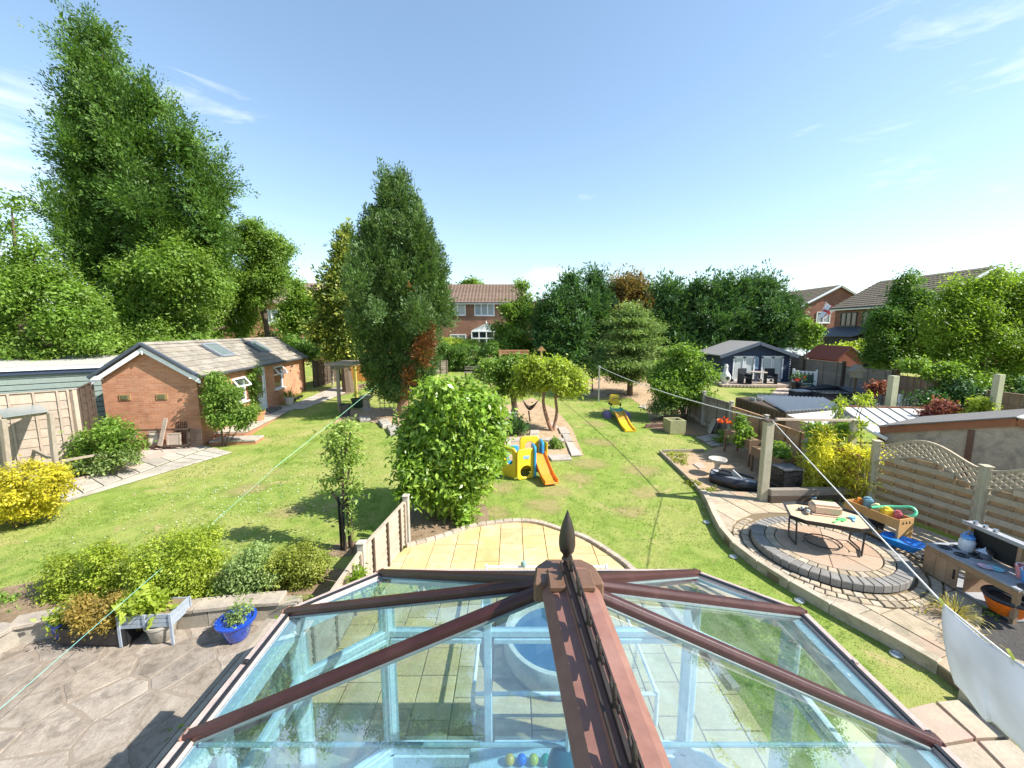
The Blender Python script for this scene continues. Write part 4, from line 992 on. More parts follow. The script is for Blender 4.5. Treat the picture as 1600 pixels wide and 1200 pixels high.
# lapped fence panels in front of it
def lap_panel(a, b, h, m, label, n=None, battens=3, group=None, name='lapped_fence', z=None, cap=True, bm=None):
    """overlapping horizontal boards with battens; a, b on the ground"""
    a, b = Vector(a), Vector(b); d = Vector((b.x - a.x, b.y - a.y, 0)); L = d.length; rz = math.atan2(d.y, d.x)
    zz = min(gz(a.y), gz(b.y)) if z is None else z
    t = thing(name, label, 'fence', (a.x, a.y, zz), rz, group); n = n or max(4, int(h / .13))
    rd = random.Random(int(abs(a.x * 100 + a.y * 37)))
    for i in range(n):
        zc = h * (i + .5) / n; me = MB(); hh = h / n * 1.18; k = 5; vs = []
        for j in range(k + 1):   # waney lower edge
            x = L * j / k; e = rd.uniform(-.012, .012)
            vs += [(x, -.018, zc - hh / 2 + e), (x, .004, zc + hh / 2)]
        fs = [(2 * j, 2 * j + 2, 2 * j + 3, 2 * j + 1) for j in range(k)]
        nb = len(vs); vs += [(v[0], v[1] + .012, v[2]) for v in vs]; fs += [(nb + 2 * j + 1, nb + 2 * j + 3, nb + 2 * j + 2, nb + 2 * j) for j in range(k)] + [(2 * j + 2, 2 * j, nb + 2 * j, nb + 2 * j + 2) for j in range(k)] + [(2 * j + 1, 2 * j + 3, nb + 2 * j + 3, nb + 2 * j + 1) for j in range(k)]
        me.add(vs, fs); me.build('board', m, t)
    for i in range(battens): bx('batten', t, (L * (i + (.5 if battens > 2 else 0)) / battens if battens > 2 else L * (.04 + .92 * i), -.034, h / 2), (.045, .03, h), bm or m)
    for x in (.02, L - .02): bx('batten', t, (x, -.034, h / 2), (.045, .03, h), m)
    if cap: bx('capping', t, (L / 2, -.01, h + .012), (L, .06, .022), m)
    return t
def post(name, label, p, h, m, w=.1, rz=0, cap=True, group=None, z=None):
    t = thing(name, label, 'post', (p[0], p[1], (gz(p[1]) if z is None else z) - .05), rz, group)
    MB().box((0, 0, (h + .05) / 2), (w, w, h + .05)).build('shaft', m, t, bevel=.008)
    if cap: MB().box((0, 0, h + .068), (w * 1.3, w * 1.3, .03)).build('cap', m, t, bevel=.01)
    return t
fy = 11.6
pA = G(8, 730); pB = G(122, 722); 
la, lb = Vector((-14.2, 10.3, 0)), Vector((-12.5, 11.9, 0)); lc = Vector((-13.3, 13.1, 0))
def at_line(px, a, b):   # point of the line a-b seen in column px
    lo, hi = -2.0, 3.0
    f = lambda s: (800 + CAM_F * (a.lerp(b, s)).x / ((a.lerp(b, s)).y * math.cos(PITCH) + 3.4 * math.sin(PITCH))) - px
    for _ in range(50):
        m = (lo + hi) / 2
        if f(lo) * f(m) <= 0: hi = m
        else: lo = m
    return a.lerp(b, (lo + hi) / 2)
s0, s1, s2 = at_line(8, la, lb), at_line(120, la, lb), at_line(-120, la, lb)
hL = P(110, 607, s1.y).z - gz(s1.y)
lap_panel(s0, s1, hL, W_pink, 'sun bleached lapped fence panel in front of the sage green garage', 10)
lap_panel(s2, s0, hL, W_pink, 'sun bleached fence panel at the left picture edge', 10)
post('fence_post', 'pale timber fence post between bleached panel and dark panel', at_line(126, la, lb), hL - .05, W_pink, .12)
post('fence_post', 'pale timber fence post near the left picture edge', at_line(6, la, lb), hL, W_pink, .12)
d0 = at_line(131, la, lb); lap_panel(d0, Vector((-14.0, 13.3, 0)), hL - .05, W_dark, 'dark weathered lapped fence panel beside the brick gable', 10)  # the shade on this panel is put into a darker wood colour
# fruit cage frame
cg = thing('fruit_cage', 'brown timber fruit cage frame beside the golden bush', 'frame', (-11.9, 9.6, gz(9.6)))
c0, c1 = P(78, 645, 10.2), P(5, 655, 9.2)
for p, hb in ((P(82, 712, 10.2), 645), (P(8, 720, 9.2), 655)):
    tp = P(p and (78 if hb == 645 else 4), hb, p.y); MB().bar(onground(p), tp, .1, .1, up=(0, 1, 0)).build('post', W_wood, cg, world=True, bevel=.008)
for zf in (1.0, .42):
    a, b = onground(P(82, 712, 10.2)), onground(P(8, 720, 9.2)); h0, h1 = c0.z - a.z, c1.z - b.z
    MB().bar(a + Vector((0, -.06, h0 * zf)), b + Vector((0, -.06, h1 * zf)), .06, .09).build('rail', W_wood, cg, world=True)
    MB().bar(a + Vector((0, 0, h0 * zf)), a + Vector((-1.6, .9, h0 * zf)), .06, .08).build('rail', W_wood, cg, world=True)
# glass sheet lying over it
MB().extrude([c0 + Vector((0, 0, .03)), c1 + Vector((0, 0, .03)), c1 + Vector((-1.2, .8, .06)), c0 + Vector((-1.2, .8, .06))], (0, 0, .012)).build('cover_sheet', plain('pale_sheet', (.25, .29, .29), .2), cg, world=True)
# low rail round the leafy bed
rl = thing('low_rail', 'low brown rail with short posts round the leafy bed', 'fence', G(165, 745))
r0, r1 = G(100, 757), G(218, 730)
for px, py, hp in ((100, 757, 720), (163, 744, 712), (213, 730, 675), (219, 728, 702)):
    b = G(px, py); tp = P(px - 3, hp, b.y); MB().bar(b, tp, .11 if px == 163 else .05, .05, up=(0, 1, 0)).build('post', W_orange if px == 163 else W_wood, rl, world=True, bevel=.006)
MB().bar(P(97, 720, r0.y), P(215, 700, r1.y), .05, .06).build('rail', W_wood, rl, world=True)
MB().bar(r0 + Vector((0, 0, .05)), r1 + Vector((0, 0, .05)), .06, .1).build('bottom_board', W_wood, rl, world=True)

# ------------------------------------------------------------------ plants of the left garden
def px_bush(name, label, cat, basepx, spec, m, n, leaf, depth=None, base_z=0, **kw):
    b = G(*basepx); y = depth or b.y; b = onground((P(basepx[0], basepx[1], y).x, y), base_z)
    return bush(name, label, cat, b, px_lobes(spec, y), m, n, leaf, cut=kw.pop('cut', b.z - .02), **kw)
px_bush('golden_bush', 'round golden yellow clipped bush at the left edge of the lawn', 'bush', (30, 822), [(-5, 765, 55, 48), (45, 757, 60, 48), (80, 755, 38, 38), (-70, 760, 60, 50), (30, 790, 55, 30)], L_GOLD, 26000, .065, seed=5, clump=.12, per=12, ragged=.08, shell=.72, stems=6)
px_bush('raspberry_bush', 'leafy bright green fruit bush in front of the bleached fence', 'bush', (155, 720), [(135, 695, 34, 24), (170, 682, 30, 26), (195, 690, 22, 26), (110, 712, 28, 14), (180, 668, 18, 14), (205, 672, 12, 14)], L_BRT, 5200, .10, depth=11.6, seed=6, clump=.2, per=9)
px_bush('strawberry_patch', 'low dark leafy plants behind the low rail', 'plants', (150, 742), [(125, 732, 30, 10), (170, 722, 32, 12), (205, 712, 16, 12), (100, 735, 16, 9)], L_GREY, 3800, .09, seed=8, clump=.15, per=9)
px_bush('climbing_plant', 'dense ivy green climbing shrub on the corner of garden room', 'climber', (348, 672), [(342, 608, 25, 26), (342, 640, 25, 28), (372, 645, 20, 22), (390, 645, 14, 16), (332, 592, 14, 10), (362, 618, 14, 20), (355, 656, 24, 12)], L_MID, 13000, .10, depth=13.75, seed=9, clump=.16, per=9, ragged=.12, shell=.65, cut=.3, stems=4)
px_bush('climbing_plant', 'slim leafy climber beside the white door of the garden room', 'climber', (402, 650), [(399, 582, 8, 12), (400, 602, 6, 16), (396, 625, 7, 14)], L_MID, 2200, .10, depth=17.3, seed=10, clump=.14, per=8, cut=.4, stems=3)
def pot(name, label, p, r, h, m, plant=None, pm=None, group=None, n=300, leaf=.06, spiky=False, ph=.3, seed=1, prof=None, z=0, seg=18):
    p = Vector(p); t = thing(name, label, 'pot', (p.x, p.y, p.z + z), 0, group)
    MB().lathe(prof or [(r * .66, 0), (r * .72, .01), (r * .95, h * .86), (r * 1.04, h * .87), (r * 1.04, h), (r * .9, h), (r * .86, h * .86), (0, h * .85)], (0, 0, 0), seg).build('pot', m, t, smooth=True)
    if plant:
        rg = np.random.default_rng(seed); o = Vector((p.x, p.y, p.z + z + h))
        if spiky:
            d = unit(rg, n); d[:, 2] = np.abs(d[:, 2]) * 1.3 + .35
            pts = np.zeros((n, 3)) + np.array([0, 0, h * .85]); leafmesh('leaves', pts + d * r * .2, d, unit(rg, n), ph * (.6 + .6 * rg.random(n)), np.full(n, .035), rg.random(n), pm, t)
        else: crown('leaves', [(o + Vector((0, 0, ph * .35)), (r * 1.05, r * 1.05, ph * .6))], pm, n, leaf, seed, t, clump=.08, per=6)
    return t
pot('plant_pot', 'terracotta pot of green leaves beside the white door', local(walk, (.62, 2.7, .352)), .27, .36, TERRA, 1, L_BRT, n=420, ph=.3)
pot('plant_pot', 'cream pot with spiky green plant on the walkway', local(walk, (.45, 6.3, .352)), .24, .38, CREAMPOT, 1, L_MID, spiky=True, n=60, ph=.5, seed=3)
for k, (yy, lab) in enumerate(((6.95, 'small black pot next to the cream spiky pot'), (7.4, 'second small black pot along the brick wall'), (7.85, 'third small dark pot with yellow weeds beside it'))):
    pot('plant_pot', lab, local(walk, (.42, yy, .352)), .15, .22, BLACK, 1, L_OLIVE, n=90, ph=.18, seed=k)
# gate posts, dark panels and the pale rail behind the garden room
lap_panel(onground(G(490, 606)), onground(G(532, 594)), 1.6, W_dark, 'dark brown fence panel beyond the garden room', 9)
post('gate_post', 'short pale timber gate post behind the pergola', G(520, 602), 1.9, W_wood, .13)
# pergola arch
pg = thing('pergola', 'weathered timber pergola arch with mossy posts beside the yew', 'pergola', G(545, 632))
q1, q2 = G(531, 643), G(557, 628); top = P(531, 572, q1.y).z
q3, q4 = q1 + Vector((1.9, .9, 0)), q2 + Vector((1.9, .9, 0))
MOSS = M('mossy_post', (.40, .33, .075), .9, .2, 8)
for q, m_ in ((q1, W_wood), (q2, MOSS)):
    MB().bar(onground(q), Vector((q.x, q.y, top)), .13, .13, up=(0, 1, 0)).build('post', m_, pg, world=True, bevel=.01)
dv = (q2 - q1); dv.z = 0; dv.normalize(); sv = Vector((dv.y, -dv.x, 0))
for s in (-.09, .09): MB().bar(Vector((q1.x, q1.y, top - .06)) - dv * .5 + sv * s, Vector((q2.x, q2.y, top - .06)) + dv * .5 + sv * s, .04, .16).build('beam', W_wood, pg, world=True, bevel=.006)
for i in range(6):
    c = q1.lerp(q2, i / 5); MB().bar(Vector((c.x, c.y, top + .07)) - sv * .6, Vector((c.x, c.y, top + .07)) + sv * .75, .045, .10).build('rafter', W_wood, pg, world=True, bevel=.006)
pot('dark_bucket', 'dark grey bucket of earth at the pergola foot', G(540, 650), .25, .52, DGREY, 1, L_OLIVE, n=60, ph=.15)
pot('green_tub', 'dark green tub with small plant behind the pergola', G(560, 636), .33, .42, plain('dark_green_tub', (.03, .06, .045), .5), 1, L_MID, n=200, ph=.4, seed=4)
ub = thing('stone_pedestal', 'pale stone pedestal table under the yew tree', 'pedestal', G(573, 640))
MB().lathe([(.26, 0), (.26, .08), (.16, .12), (.15, .5), (.24, .56), (.3, .58), (.3, .66), (0, .66)], (0, 0, 0), 16).build('pedestal', STONE, ub)
tr = thing('trellis_screen', 'small square wooden trellis at the foot of the yew', 'trellis', G(612, 640)); 
for i in range(6): bx('slat', tr, (-.55 + i * .22, 0, .42), (.03, .02, .84), W_wood)
for i in range(4): bx('slat', tr, (0, -.021, .1 + i * .22), (1.2, .02, .03), W_wood)
rock = [(598, 672), (612, 664), (628, 668), (622, 682), (606, 680)]
for k, (q, lab) in enumerate((([(590, 661), (606, 658), (612, 666), (598, 670)], 'flat pale rock at the lawn edge by the pergola'), ([(604, 671), (622, 667), (626, 680), (610, 682)], 'larger flat rock half behind the laurel bush'), ([(560, 656), (578, 655), (580, 659), (563, 660)], 'thin stone slab by the pedestal under the yew'))):
    o = stone('rock', xy([G(*p) for p in q]), .01, .14, STONE, None, ry, .03, .04); tag(o, lab, 'rock')
# orange shed seen between the trees
osd = thing('orange_shed', 'orange stained shed glimpsed between the pergola and yew', 'shed', G(568, 596))
MB().box((0, 1.2, 1.05), (2.6, 2.2, 2.1)).build('body', M('orange_stain', (.55, .25, .06), .7, .12, 5), osd, bevel=.01)
MB().extrude([(-1.45, -.05, 2.1), (1.45, -.05, 2.1), (0, -.05, 2.75)], (0, 2.5, 0)).build('roof', DGREY, osd)
MB().box((.55, .08, 1.35), (.75, .04, .7)).build('window_frame', W_white, osd); wf = osd.children[-1]
for i in range(3): bx('glazing_bead', osd, (.3 + i * .25, .05, 1.35), (.03, .02, .7), W_white)
bx('glazing_bead', osd, (.55, .048, 1.35), (.75, .02, .03), W_white); MB().box((.55, .062, 1.35), (.66, .02, .6)).build('pane', PANE, wf)

# shrubs on the raised bed by the terrace
px_bush('clipped_bush', 'low rounded bright green bush furthest left in the shrub row', 'bush', (140, 935), [(120, 895, 46, 44), (165, 885, 48, 46), (90, 905, 32, 34), (140, 925, 68, 36), (110, 935, 40, 20), (175, 935, 40, 20)], L_BOX, 21000, .042, depth=6.0, base_z=.2, seed=12, clump=.09, per=11, ragged=.1, shell=.72)
px_bush('clipped_bush', 'tallest dense green bush in the middle of the shrub row', 'bush', (275, 930), [(250, 870, 48, 48), (300, 862, 48, 48), (270, 905, 72, 48), (225, 900, 32, 42), (325, 905, 32, 42), (260, 935, 50, 24), (305, 935, 45, 24)], L_BOX, 28000, .042, depth=5.95, base_z=.2, seed=13, clump=.10, per=11, ragged=.14, shell=.72)
px_bush('grey_bush', 'grey green looser bush behind the blue pot', 'bush', (385, 925), [(380, 885, 36, 44), (405, 895, 32, 40), (362, 905, 26, 36), (388, 925, 34, 26)], L_GREY, 9000, .048, depth=6.0, base_z=.2, seed=14, clump=.10, per=8, ragged=.2)
px_bush('olive_bush', 'yellowish olive bush at the right end of shrub row', 'bush', (470, 915), [(460, 875, 36, 36), (487, 882, 32, 38), (440, 890, 26, 34), (470, 905, 36, 24)], L_OLIVE, 9500, .045, depth=6.2, base_z=.2, seed=15, clump=.10, per=9, ragged=.14)
px_bush('dark_shrub', 'dark green shrub at the left edge beside the low wall', 'bush', (20, 975), [(20, 955, 38, 26), (-30, 950, 45, 30), (50, 965, 20, 14)], L_MID, 6500, .05, depth=5.75, base_z=.2, seed=16, clump=.1, per=9)
# trough with rusty shrub, planter bench, blue pots
tb = G(150, 1010); tro = thing('trough', 'long black trough in the shade of the rusty shrub', 'trough', onground((tb.x, 5.25), .026))
MB().box((0, 0, .14), (.95, .36, .28)).build('box', BLACK, tro, bevel=.02)
bush('rusty_shrub', 'rusty orange tipped shrub growing in the black trough', 'bush', (tb.x, 5.25, .28), px_lobes([(145, 958, 40, 32), (178, 948, 36, 34), (120, 975, 24, 20), (192, 968, 24, 24)], 5.25), L_ORG, 12000, .042, seed=17, clump=.09, per=8)
pb = G(240, 1000); plb = thing('planter_bench', 'blue grey wooden planter box on legs by the low wall', 'planter', onground((pb.x + .02, 5.28), .026), R(4)); plb.scale = (.74, .74, .74)
BGREY = M('blue_grey_wood', (.29, .33, .38), .75, .15, 6, .002, 60, .25, piece=.06)
for zz in (.40, .49, .58):
    for yy in (-.24, .24): bx('side_board', plb, (0, yy, zz), (.92, .022, .078), BGREY)
    for xx in (-.45, .45): bx('end_board', plb, (xx, 0, zz), (.022, .455, .078), BGREY)
for xx in (-.46, .46):
    for yy in (-.255, .255): bx('leg', plb, (xx, yy, .31), (.045, .03, .62), BGREY)
bx('upright', plb, (0, -.262, .5), (.045, .018, .26), BGREY)
bx('soil', plb, (0, 0, .58), (.88, .44, .05), SOIL)
bush('leafy_salad', 'pale green leaf crop growing in the planter bench', 'plants', (pb.x - .1, 5.28, .47), [(Vector((pb.x - .15, 5.28, .54)), (.27, .22, .12)), (Vector((pb.x + .08, 5.3, .5)), (.13, .16, .08))], L_YG, 900, .12, seed=18, clump=.1, per=6)
BP = [(.2, 0), (.22, .02), (.29, .2), (.35, .33), (.40, .35), (.40, .38), (.34, .385), (.31, .33), (0, .32)]
bq = G(372, 998); pot('blue_pot', 'large glossy blue oval pot with pale leafy plant', onground((bq.x, bq.y), .026), .18, .27, BLUEPOT, 1, L_GREY, n=520, ph=.3, leaf=.05, seed=2, prof=[(r * .64, z * .78) for r, z in BP], seg=28)
bq = G(90, 1008); pot('blue_pot', 'smaller dark blue pot on terrace beside the trough', onground((bq.x, 5.3), .026), .2, .28, BLUEPOT, 1, L_YG, n=320, ph=.26, seed=5, leaf=.07)
bq = G(250, 998); pot('stone_pot', 'round grey stone pot standing under the planter bench', onground((bq.x + .05, 5.25), .026), .19, .26, STONE)
# fern and small plants by the conservatory corner
def fern(name, label, p, n, L, m, seed=1):
    rg = np.random.default_rng(seed); t = thing(name, label, 'fern', p); pts, ax, nr, LL = [], [], [], []
    for i in range(n):
        a = rg.random() * 6.283; e = .5 + .5 * rg.random(); ln = L * (.7 + .5 * rg.random())
        for k in range(26):
            s = (k + 1) / 26; c = np.array([math.cos(a) * s * ln * e, math.sin(a) * s * ln * e, ln * (s * 1.1 - s * s * .75)]); sd = np.array([-math.sin(a), math.cos(a), 0])
            for q in (-1, 1): pts.append(c); ax.append(sd * q + np.array([math.cos(a), math.sin(a), .1]) * .5); nr.append(np.array([0, 0, 1.]) + rg.normal(size=3) * .2); LL.append(.16 * ln * (1.1 - s) + .015)
    leafmesh('fronds', np.array(pts), np.array(ax), np.array(nr), np.array(LL), np.array(LL) * .3, rg.random(len(pts)), m, t); return t
fern('fern', 'bright lime fern at the conservatory corner', onground(P(520, 925, 5.7), .12), 16, .62, L_FERN, 3)
fern('fern', 'smaller lime fern beside the low wall end', onground(P(475, 955, 5.2), .02), 12, .42, L_FERN, 4)
px_bush('lime_plant', 'lime green feathery plant along the conservatory side', 'plants', (445, 985), [(450, 975, 18, 14), (430, 990, 12, 12), (560, 900, 12, 16)], L_FERN, 1800, .06, seed=19, clump=.08, per=6)
# fence between the gardens, concrete posts
p1, p2 = G(633, 850), Vector((-2.42, 6.15, 0)); hh = P(630, 778, p1.y).z
CREAMW = M('pale_weathered_panel', (.36, .305, .235), .85, .16, 5, .003, 70, .2, piece=.1)
lap_panel(p2, p1, hh - .1, CREAMW, 'pale weathered fence panel with brown battens beyond the conservatory', 8, bm=W_dark)
post('concrete_post', 'concrete fence post in front of the laurel bush', (p1.x + .03, p1.y + .08), hh, CONC, .11)
post('concrete_post', 'concrete fence post standing at the conservatory corner', (p2.x, p2.y - .08), hh, CONC, .11)
lap_panel(Vector((-2.45, 4.15, 0)), Vector((-2.43, 6.0, 0)), hh - .12, CREAMW, 'pale fence panel close beside the conservatory front corner', 8)
wfp = lap_panel(Vector((-2.43, 1.9, 0)), Vector((-2.42, 3.7, 0)), 1.45, W_wood, 'brown fence panel alongside the conservatory glass', 10)
for k in range(3): bx('top_rail', wfp, (.9, -.06 + k * .05, 1.475 + .004 * k), (1.86, .045, .03), W_wood)
post('timber_post', 'brown timber post at the near end of the fence by the glass', (-2.43, 1.82), 1.5, W_orange, .1)
px_bush('weed', 'small weed growing by the brown timber post', 'plants', (285, 1160), [(288, 1150, 10, 14), (275, 1175, 10, 12)], L_BRT, 160, .07, depth=2.6, seed=77, clump=.05, per=5)

# ------------------------------------------------------------------ trees
def T(px, py, y=None):
    if y is None: return G(px, py)
    return onground((P(px, py, y).x, y))
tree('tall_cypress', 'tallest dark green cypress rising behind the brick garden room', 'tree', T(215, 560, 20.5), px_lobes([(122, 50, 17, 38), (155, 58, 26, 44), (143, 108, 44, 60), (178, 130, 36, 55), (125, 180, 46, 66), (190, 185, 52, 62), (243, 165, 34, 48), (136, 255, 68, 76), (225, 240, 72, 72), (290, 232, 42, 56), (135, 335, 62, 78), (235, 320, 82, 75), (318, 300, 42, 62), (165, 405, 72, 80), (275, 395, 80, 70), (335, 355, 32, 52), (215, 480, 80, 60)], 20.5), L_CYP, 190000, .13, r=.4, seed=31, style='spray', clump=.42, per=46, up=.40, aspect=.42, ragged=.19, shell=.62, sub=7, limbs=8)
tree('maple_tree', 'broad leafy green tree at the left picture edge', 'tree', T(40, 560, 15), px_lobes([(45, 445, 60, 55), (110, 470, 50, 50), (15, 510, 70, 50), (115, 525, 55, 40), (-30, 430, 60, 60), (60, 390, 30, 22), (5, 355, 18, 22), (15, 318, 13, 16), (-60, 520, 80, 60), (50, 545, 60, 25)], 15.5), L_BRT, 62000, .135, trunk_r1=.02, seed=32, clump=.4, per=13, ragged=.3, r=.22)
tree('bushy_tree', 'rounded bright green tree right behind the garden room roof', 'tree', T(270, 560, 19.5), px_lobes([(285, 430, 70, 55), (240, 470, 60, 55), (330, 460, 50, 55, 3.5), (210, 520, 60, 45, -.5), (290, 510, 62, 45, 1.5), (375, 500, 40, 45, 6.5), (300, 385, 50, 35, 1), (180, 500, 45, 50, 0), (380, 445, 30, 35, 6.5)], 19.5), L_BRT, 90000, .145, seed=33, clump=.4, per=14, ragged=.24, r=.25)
tree('bushy_tree', 'mid green tree with thin crown right of the tall cypress', 'tree', T(425, 560, 25), px_lobes([(410, 385, 42, 35), (380, 370, 40, 28), (425, 420, 38, 35), (390, 430, 40, 40), (440, 395, 22, 26), (415, 460, 30, 30), (345, 365, 40, 25)], 25), L_MID, 38000, .155, seed=34, clump=.4, per=11, ragged=.32, r=.2)
tree('bushy_tree', 'small sunlit tree in the gap left of the variegated conifer', 'tree', T(455, 560, 28), px_lobes([(465, 455, 22, 26), (480, 480, 26, 30), (450, 500, 30, 26), (490, 510, 26, 30)], 28), L_BRT, 12000, .2, seed=35, clump=.4, per=10, ragged=.3, r=.15)
for k, (sp, y, m_, lab) in enumerate(([[(60, 548, 90, 18), (-40, 540, 80, 25)], 17.5, L_MID, 'dark hedge behind the sage garage roof'], [[(200, 545, 70, 28), (285, 545, 60, 24)], 18.0, L_MID, 'leafy undergrowth below the bushy tree behind the garage'], [[(420, 540, 45, 26), (460, 545, 35, 22), (490, 548, 26, 24)], 26, L_HEDGE, 'dark shrubs behind the far end of the garden room'])):
    b = T(sp[0][0], 555, y); bush('shrub', lab, 'shrub', b, px_lobes(sp, y), m_, 9000, .17, seed=36 + k, clump=.3, per=10)
tree('variegated_conifer', 'slender conifer with yellow tipped sprays left of the yew', 'tree', T(545, 612), px_lobes([(541, 366, 5, 16), (539, 388, 10, 22), (536, 415, 16, 26), (532, 448, 26, 30), (522, 485, 32, 32), (548, 475, 24, 34), (512, 520, 24, 26), (535, 520, 34, 32), (550, 545, 24, 26), (525, 552, 22, 16)], 23.45), L_VAR, 34000, .2, bark=BARK, r=.38, trunk_r1=.04, seed=39, style='spray', clump=.26, per=13, up=.3, aspect=.42, ragged=.26)
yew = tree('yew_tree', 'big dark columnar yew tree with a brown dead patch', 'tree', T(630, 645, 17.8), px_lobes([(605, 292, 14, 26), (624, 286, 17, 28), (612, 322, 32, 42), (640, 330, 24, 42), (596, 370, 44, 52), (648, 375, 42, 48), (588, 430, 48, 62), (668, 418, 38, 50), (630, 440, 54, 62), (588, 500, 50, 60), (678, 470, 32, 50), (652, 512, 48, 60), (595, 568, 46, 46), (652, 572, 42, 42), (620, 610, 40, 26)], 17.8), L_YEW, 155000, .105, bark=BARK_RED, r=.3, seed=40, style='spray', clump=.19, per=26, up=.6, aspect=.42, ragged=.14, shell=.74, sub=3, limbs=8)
crown('dead_patch', px_lobes([(660, 548, 17, 26, -.1), (672, 525, 10, 20, .1), (640, 588, 12, 16, -.1), (644, 500, 5, 14, -.25), (640, 455, 4, 8, -.3), (634, 612, 9, 10, .1)], 16.75, .5), L_DEAD, 3600, .10, 41, yew, style='spray', clump=.13, per=10, up=.4, aspect=.36, sub=0)
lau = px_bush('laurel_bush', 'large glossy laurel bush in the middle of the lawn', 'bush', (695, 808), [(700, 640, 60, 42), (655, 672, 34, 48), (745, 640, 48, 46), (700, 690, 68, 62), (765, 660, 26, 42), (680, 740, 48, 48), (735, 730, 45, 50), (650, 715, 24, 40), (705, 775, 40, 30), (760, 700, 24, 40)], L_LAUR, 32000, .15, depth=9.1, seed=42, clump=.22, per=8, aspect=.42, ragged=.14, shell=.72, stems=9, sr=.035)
px_bush('laurel_shoot', 'small laurel shoots growing at the foot of the big bush', 'plants', (715, 818), [(722, 808, 14, 12), (735, 815, 9, 9), (700, 790, 10, 10)], L_LAUR, 150, .16, depth=8.6, seed=43, clump=.1, per=5, aspect=.42)
px_bush('laurel_shoot', 'bright leafy shoots above the concrete fence post', 'plants', (632, 790), [(625, 768, 13, 9), (640, 772, 10, 8)], L_LAUR, 140, .14, depth=8.3, seed=44, clump=.1, per=5, aspect=.42, cut=.6)
# pear tree with black guard
pr_ = tree('pear_tree', 'slim young pear tree with black trunk guard on the left lawn', 'tree', G(540, 858), px_lobes([(532, 675, 24, 22), (548, 690, 20, 26), (520, 700, 14, 24), (540, 725, 22, 24), (525, 750, 18, 16), (552, 755, 16, 16), (560, 772, 12, 8), (515, 765, 9, 6), (550, 665, 8, 14)], 7.63), L_PEAR, 2300, .085, r=.045, trunk_r1=.012, seed=45, clump=.13, per=7, ragged=.35, aspect=.5, limbs=7)
gb_ = G(540, 858); gh = P(540, 775, gb_.y).z
gd_ = MB()
for i in range(4):
    a = i * math.pi / 2 + .4; gd_.box((.075 * math.cos(a), .075 * math.sin(a), gh / 2), (.045, .03, gh), a)
gd_.build('trunk_guard', BLACK, pr_); MB().bar((.11, .02, 0), (.11, .02, gh * .8), .03, .03, up=(0, 1, 0)).build('stake', W_dark, pr_)
px_bush('vine', 'thin curly vine climbing the pear tree guard', 'climber', (546, 850), [(548, 800, 4, 20), (547, 825, 4, 14), (546, 780, 4, 14)], L_PEAR, 110, .07, depth=7.5, seed=46, clump=.05, per=4, sr=.006)
# umbrella shrub tree with two trunks
st = thing('umbrella_tree', 'small umbrella crowned tree with two curved trunks on the bed', 'tree', G(862, 673))
crown('crown', px_lobes([(850, 578, 34, 20), (828, 588, 24, 20), (878, 592, 30, 18), (900, 601, 16, 12), (845, 600, 20, 12), (868, 575, 22, 14), (812, 600, 12, 16), (890, 612, 14, 7)], 15.6), L_YG, 17000, .13, 47, st, clump=.25, per=11, ragged=.2)
b = G(862, 673)
trunk('trunk', st, [(spline([b, P(855, 655, 15.6), P(849, 630, 15.5), P(850, 610, 15.5), P(845, 590, 15.5)], 4), .09, .03), (spline([b + Vector((.05, 0, 0)), P(870, 645, 15.7), P(868, 620, 15.7), P(872, 600, 15.8), P(876, 588, 15.8)], 4), .07, .025), ([P(868, 622, 15.7), P(880, 612, 15.6), P(888, 598, 15.5)], .04, .02), ([P(850, 608, 15.5), P(838, 600, 15.4), P(825, 592, 15.4)], .04, .02)], BARK_RED)
tree('shade_tree', 'dark trunked leafy tree behind the hammock', 'tree', G(805, 648), px_lobes([(795, 572, 30, 18), (770, 575, 20, 16), (810, 590, 22, 24), (792, 600, 18, 16), (822, 575, 16, 18)], 17.3), L_MID, 14000, .13, r=.17, trunk_r1=.05, seed=48, clump=.25, per=10)
ham = thing('hammock', 'dark brown hammock hung by the shade tree', 'hammock', G(826, 655))
mb = MB(); hp = spline([P(816, 621, 16.8), P(819, 632, 16.75), P(826, 641, 16.7), P(833, 638, 16.7), P(842, 625, 16.8)], 6); vs = []
for i, p in enumerate(hp):
    s = .02 + .26 * math.sin(math.pi * i / (len(hp) - 1)); 
    for q in (-1, -.4, .4, 1): vs.append(p + Vector((0, q * s, abs(q) ** 2 * .16 * math.sin(math.pi * i / (len(hp) - 1)))))
mb.add(vs, [(4 * i + j, 4 * i + j + 1, 4 * i + 5 + j, 4 * i + 4 + j) for i in range(len(hp) - 1) for j in range(3)]); mb.build('sling', M('hammock_cloth', (.085, .06, .045), .9), ham, world=True, smooth=True)
MB().tube([P(826, 642, 16.7), P(827, 650, 16.7), P(828, 657, 16.6)], .035, 6).build('strap', W_dark, ham, world=True)
MB().tube([P(816, 621, 16.8), P(812, 606, 17)], .015, 5).build('rope', W_dark, ham, world=True); MB().tube([P(842, 625, 16.8), P(848, 606, 15.6)], .012, 5).build('rope', W_dark, ham, world=True)
px_bush('low_shrub', 'dark blue green shrub on soil behind the climber toy', 'shrub', (808, 680), [(805, 664, 14, 14), (812, 672, 15, 10), (800, 674, 10, 8)], L_CYPD, 1700, .12, seed=49, clump=.12, per=8, style='spray', up=.6, aspect=.3)
px_bush('low_shrub', 'little bright green shrub in the slab edged bed', 'shrub', (868, 700), [(868, 692, 10, 8), (864, 697, 7, 5)], L_MID, 360, .12, seed=50, clump=.08, per=6)
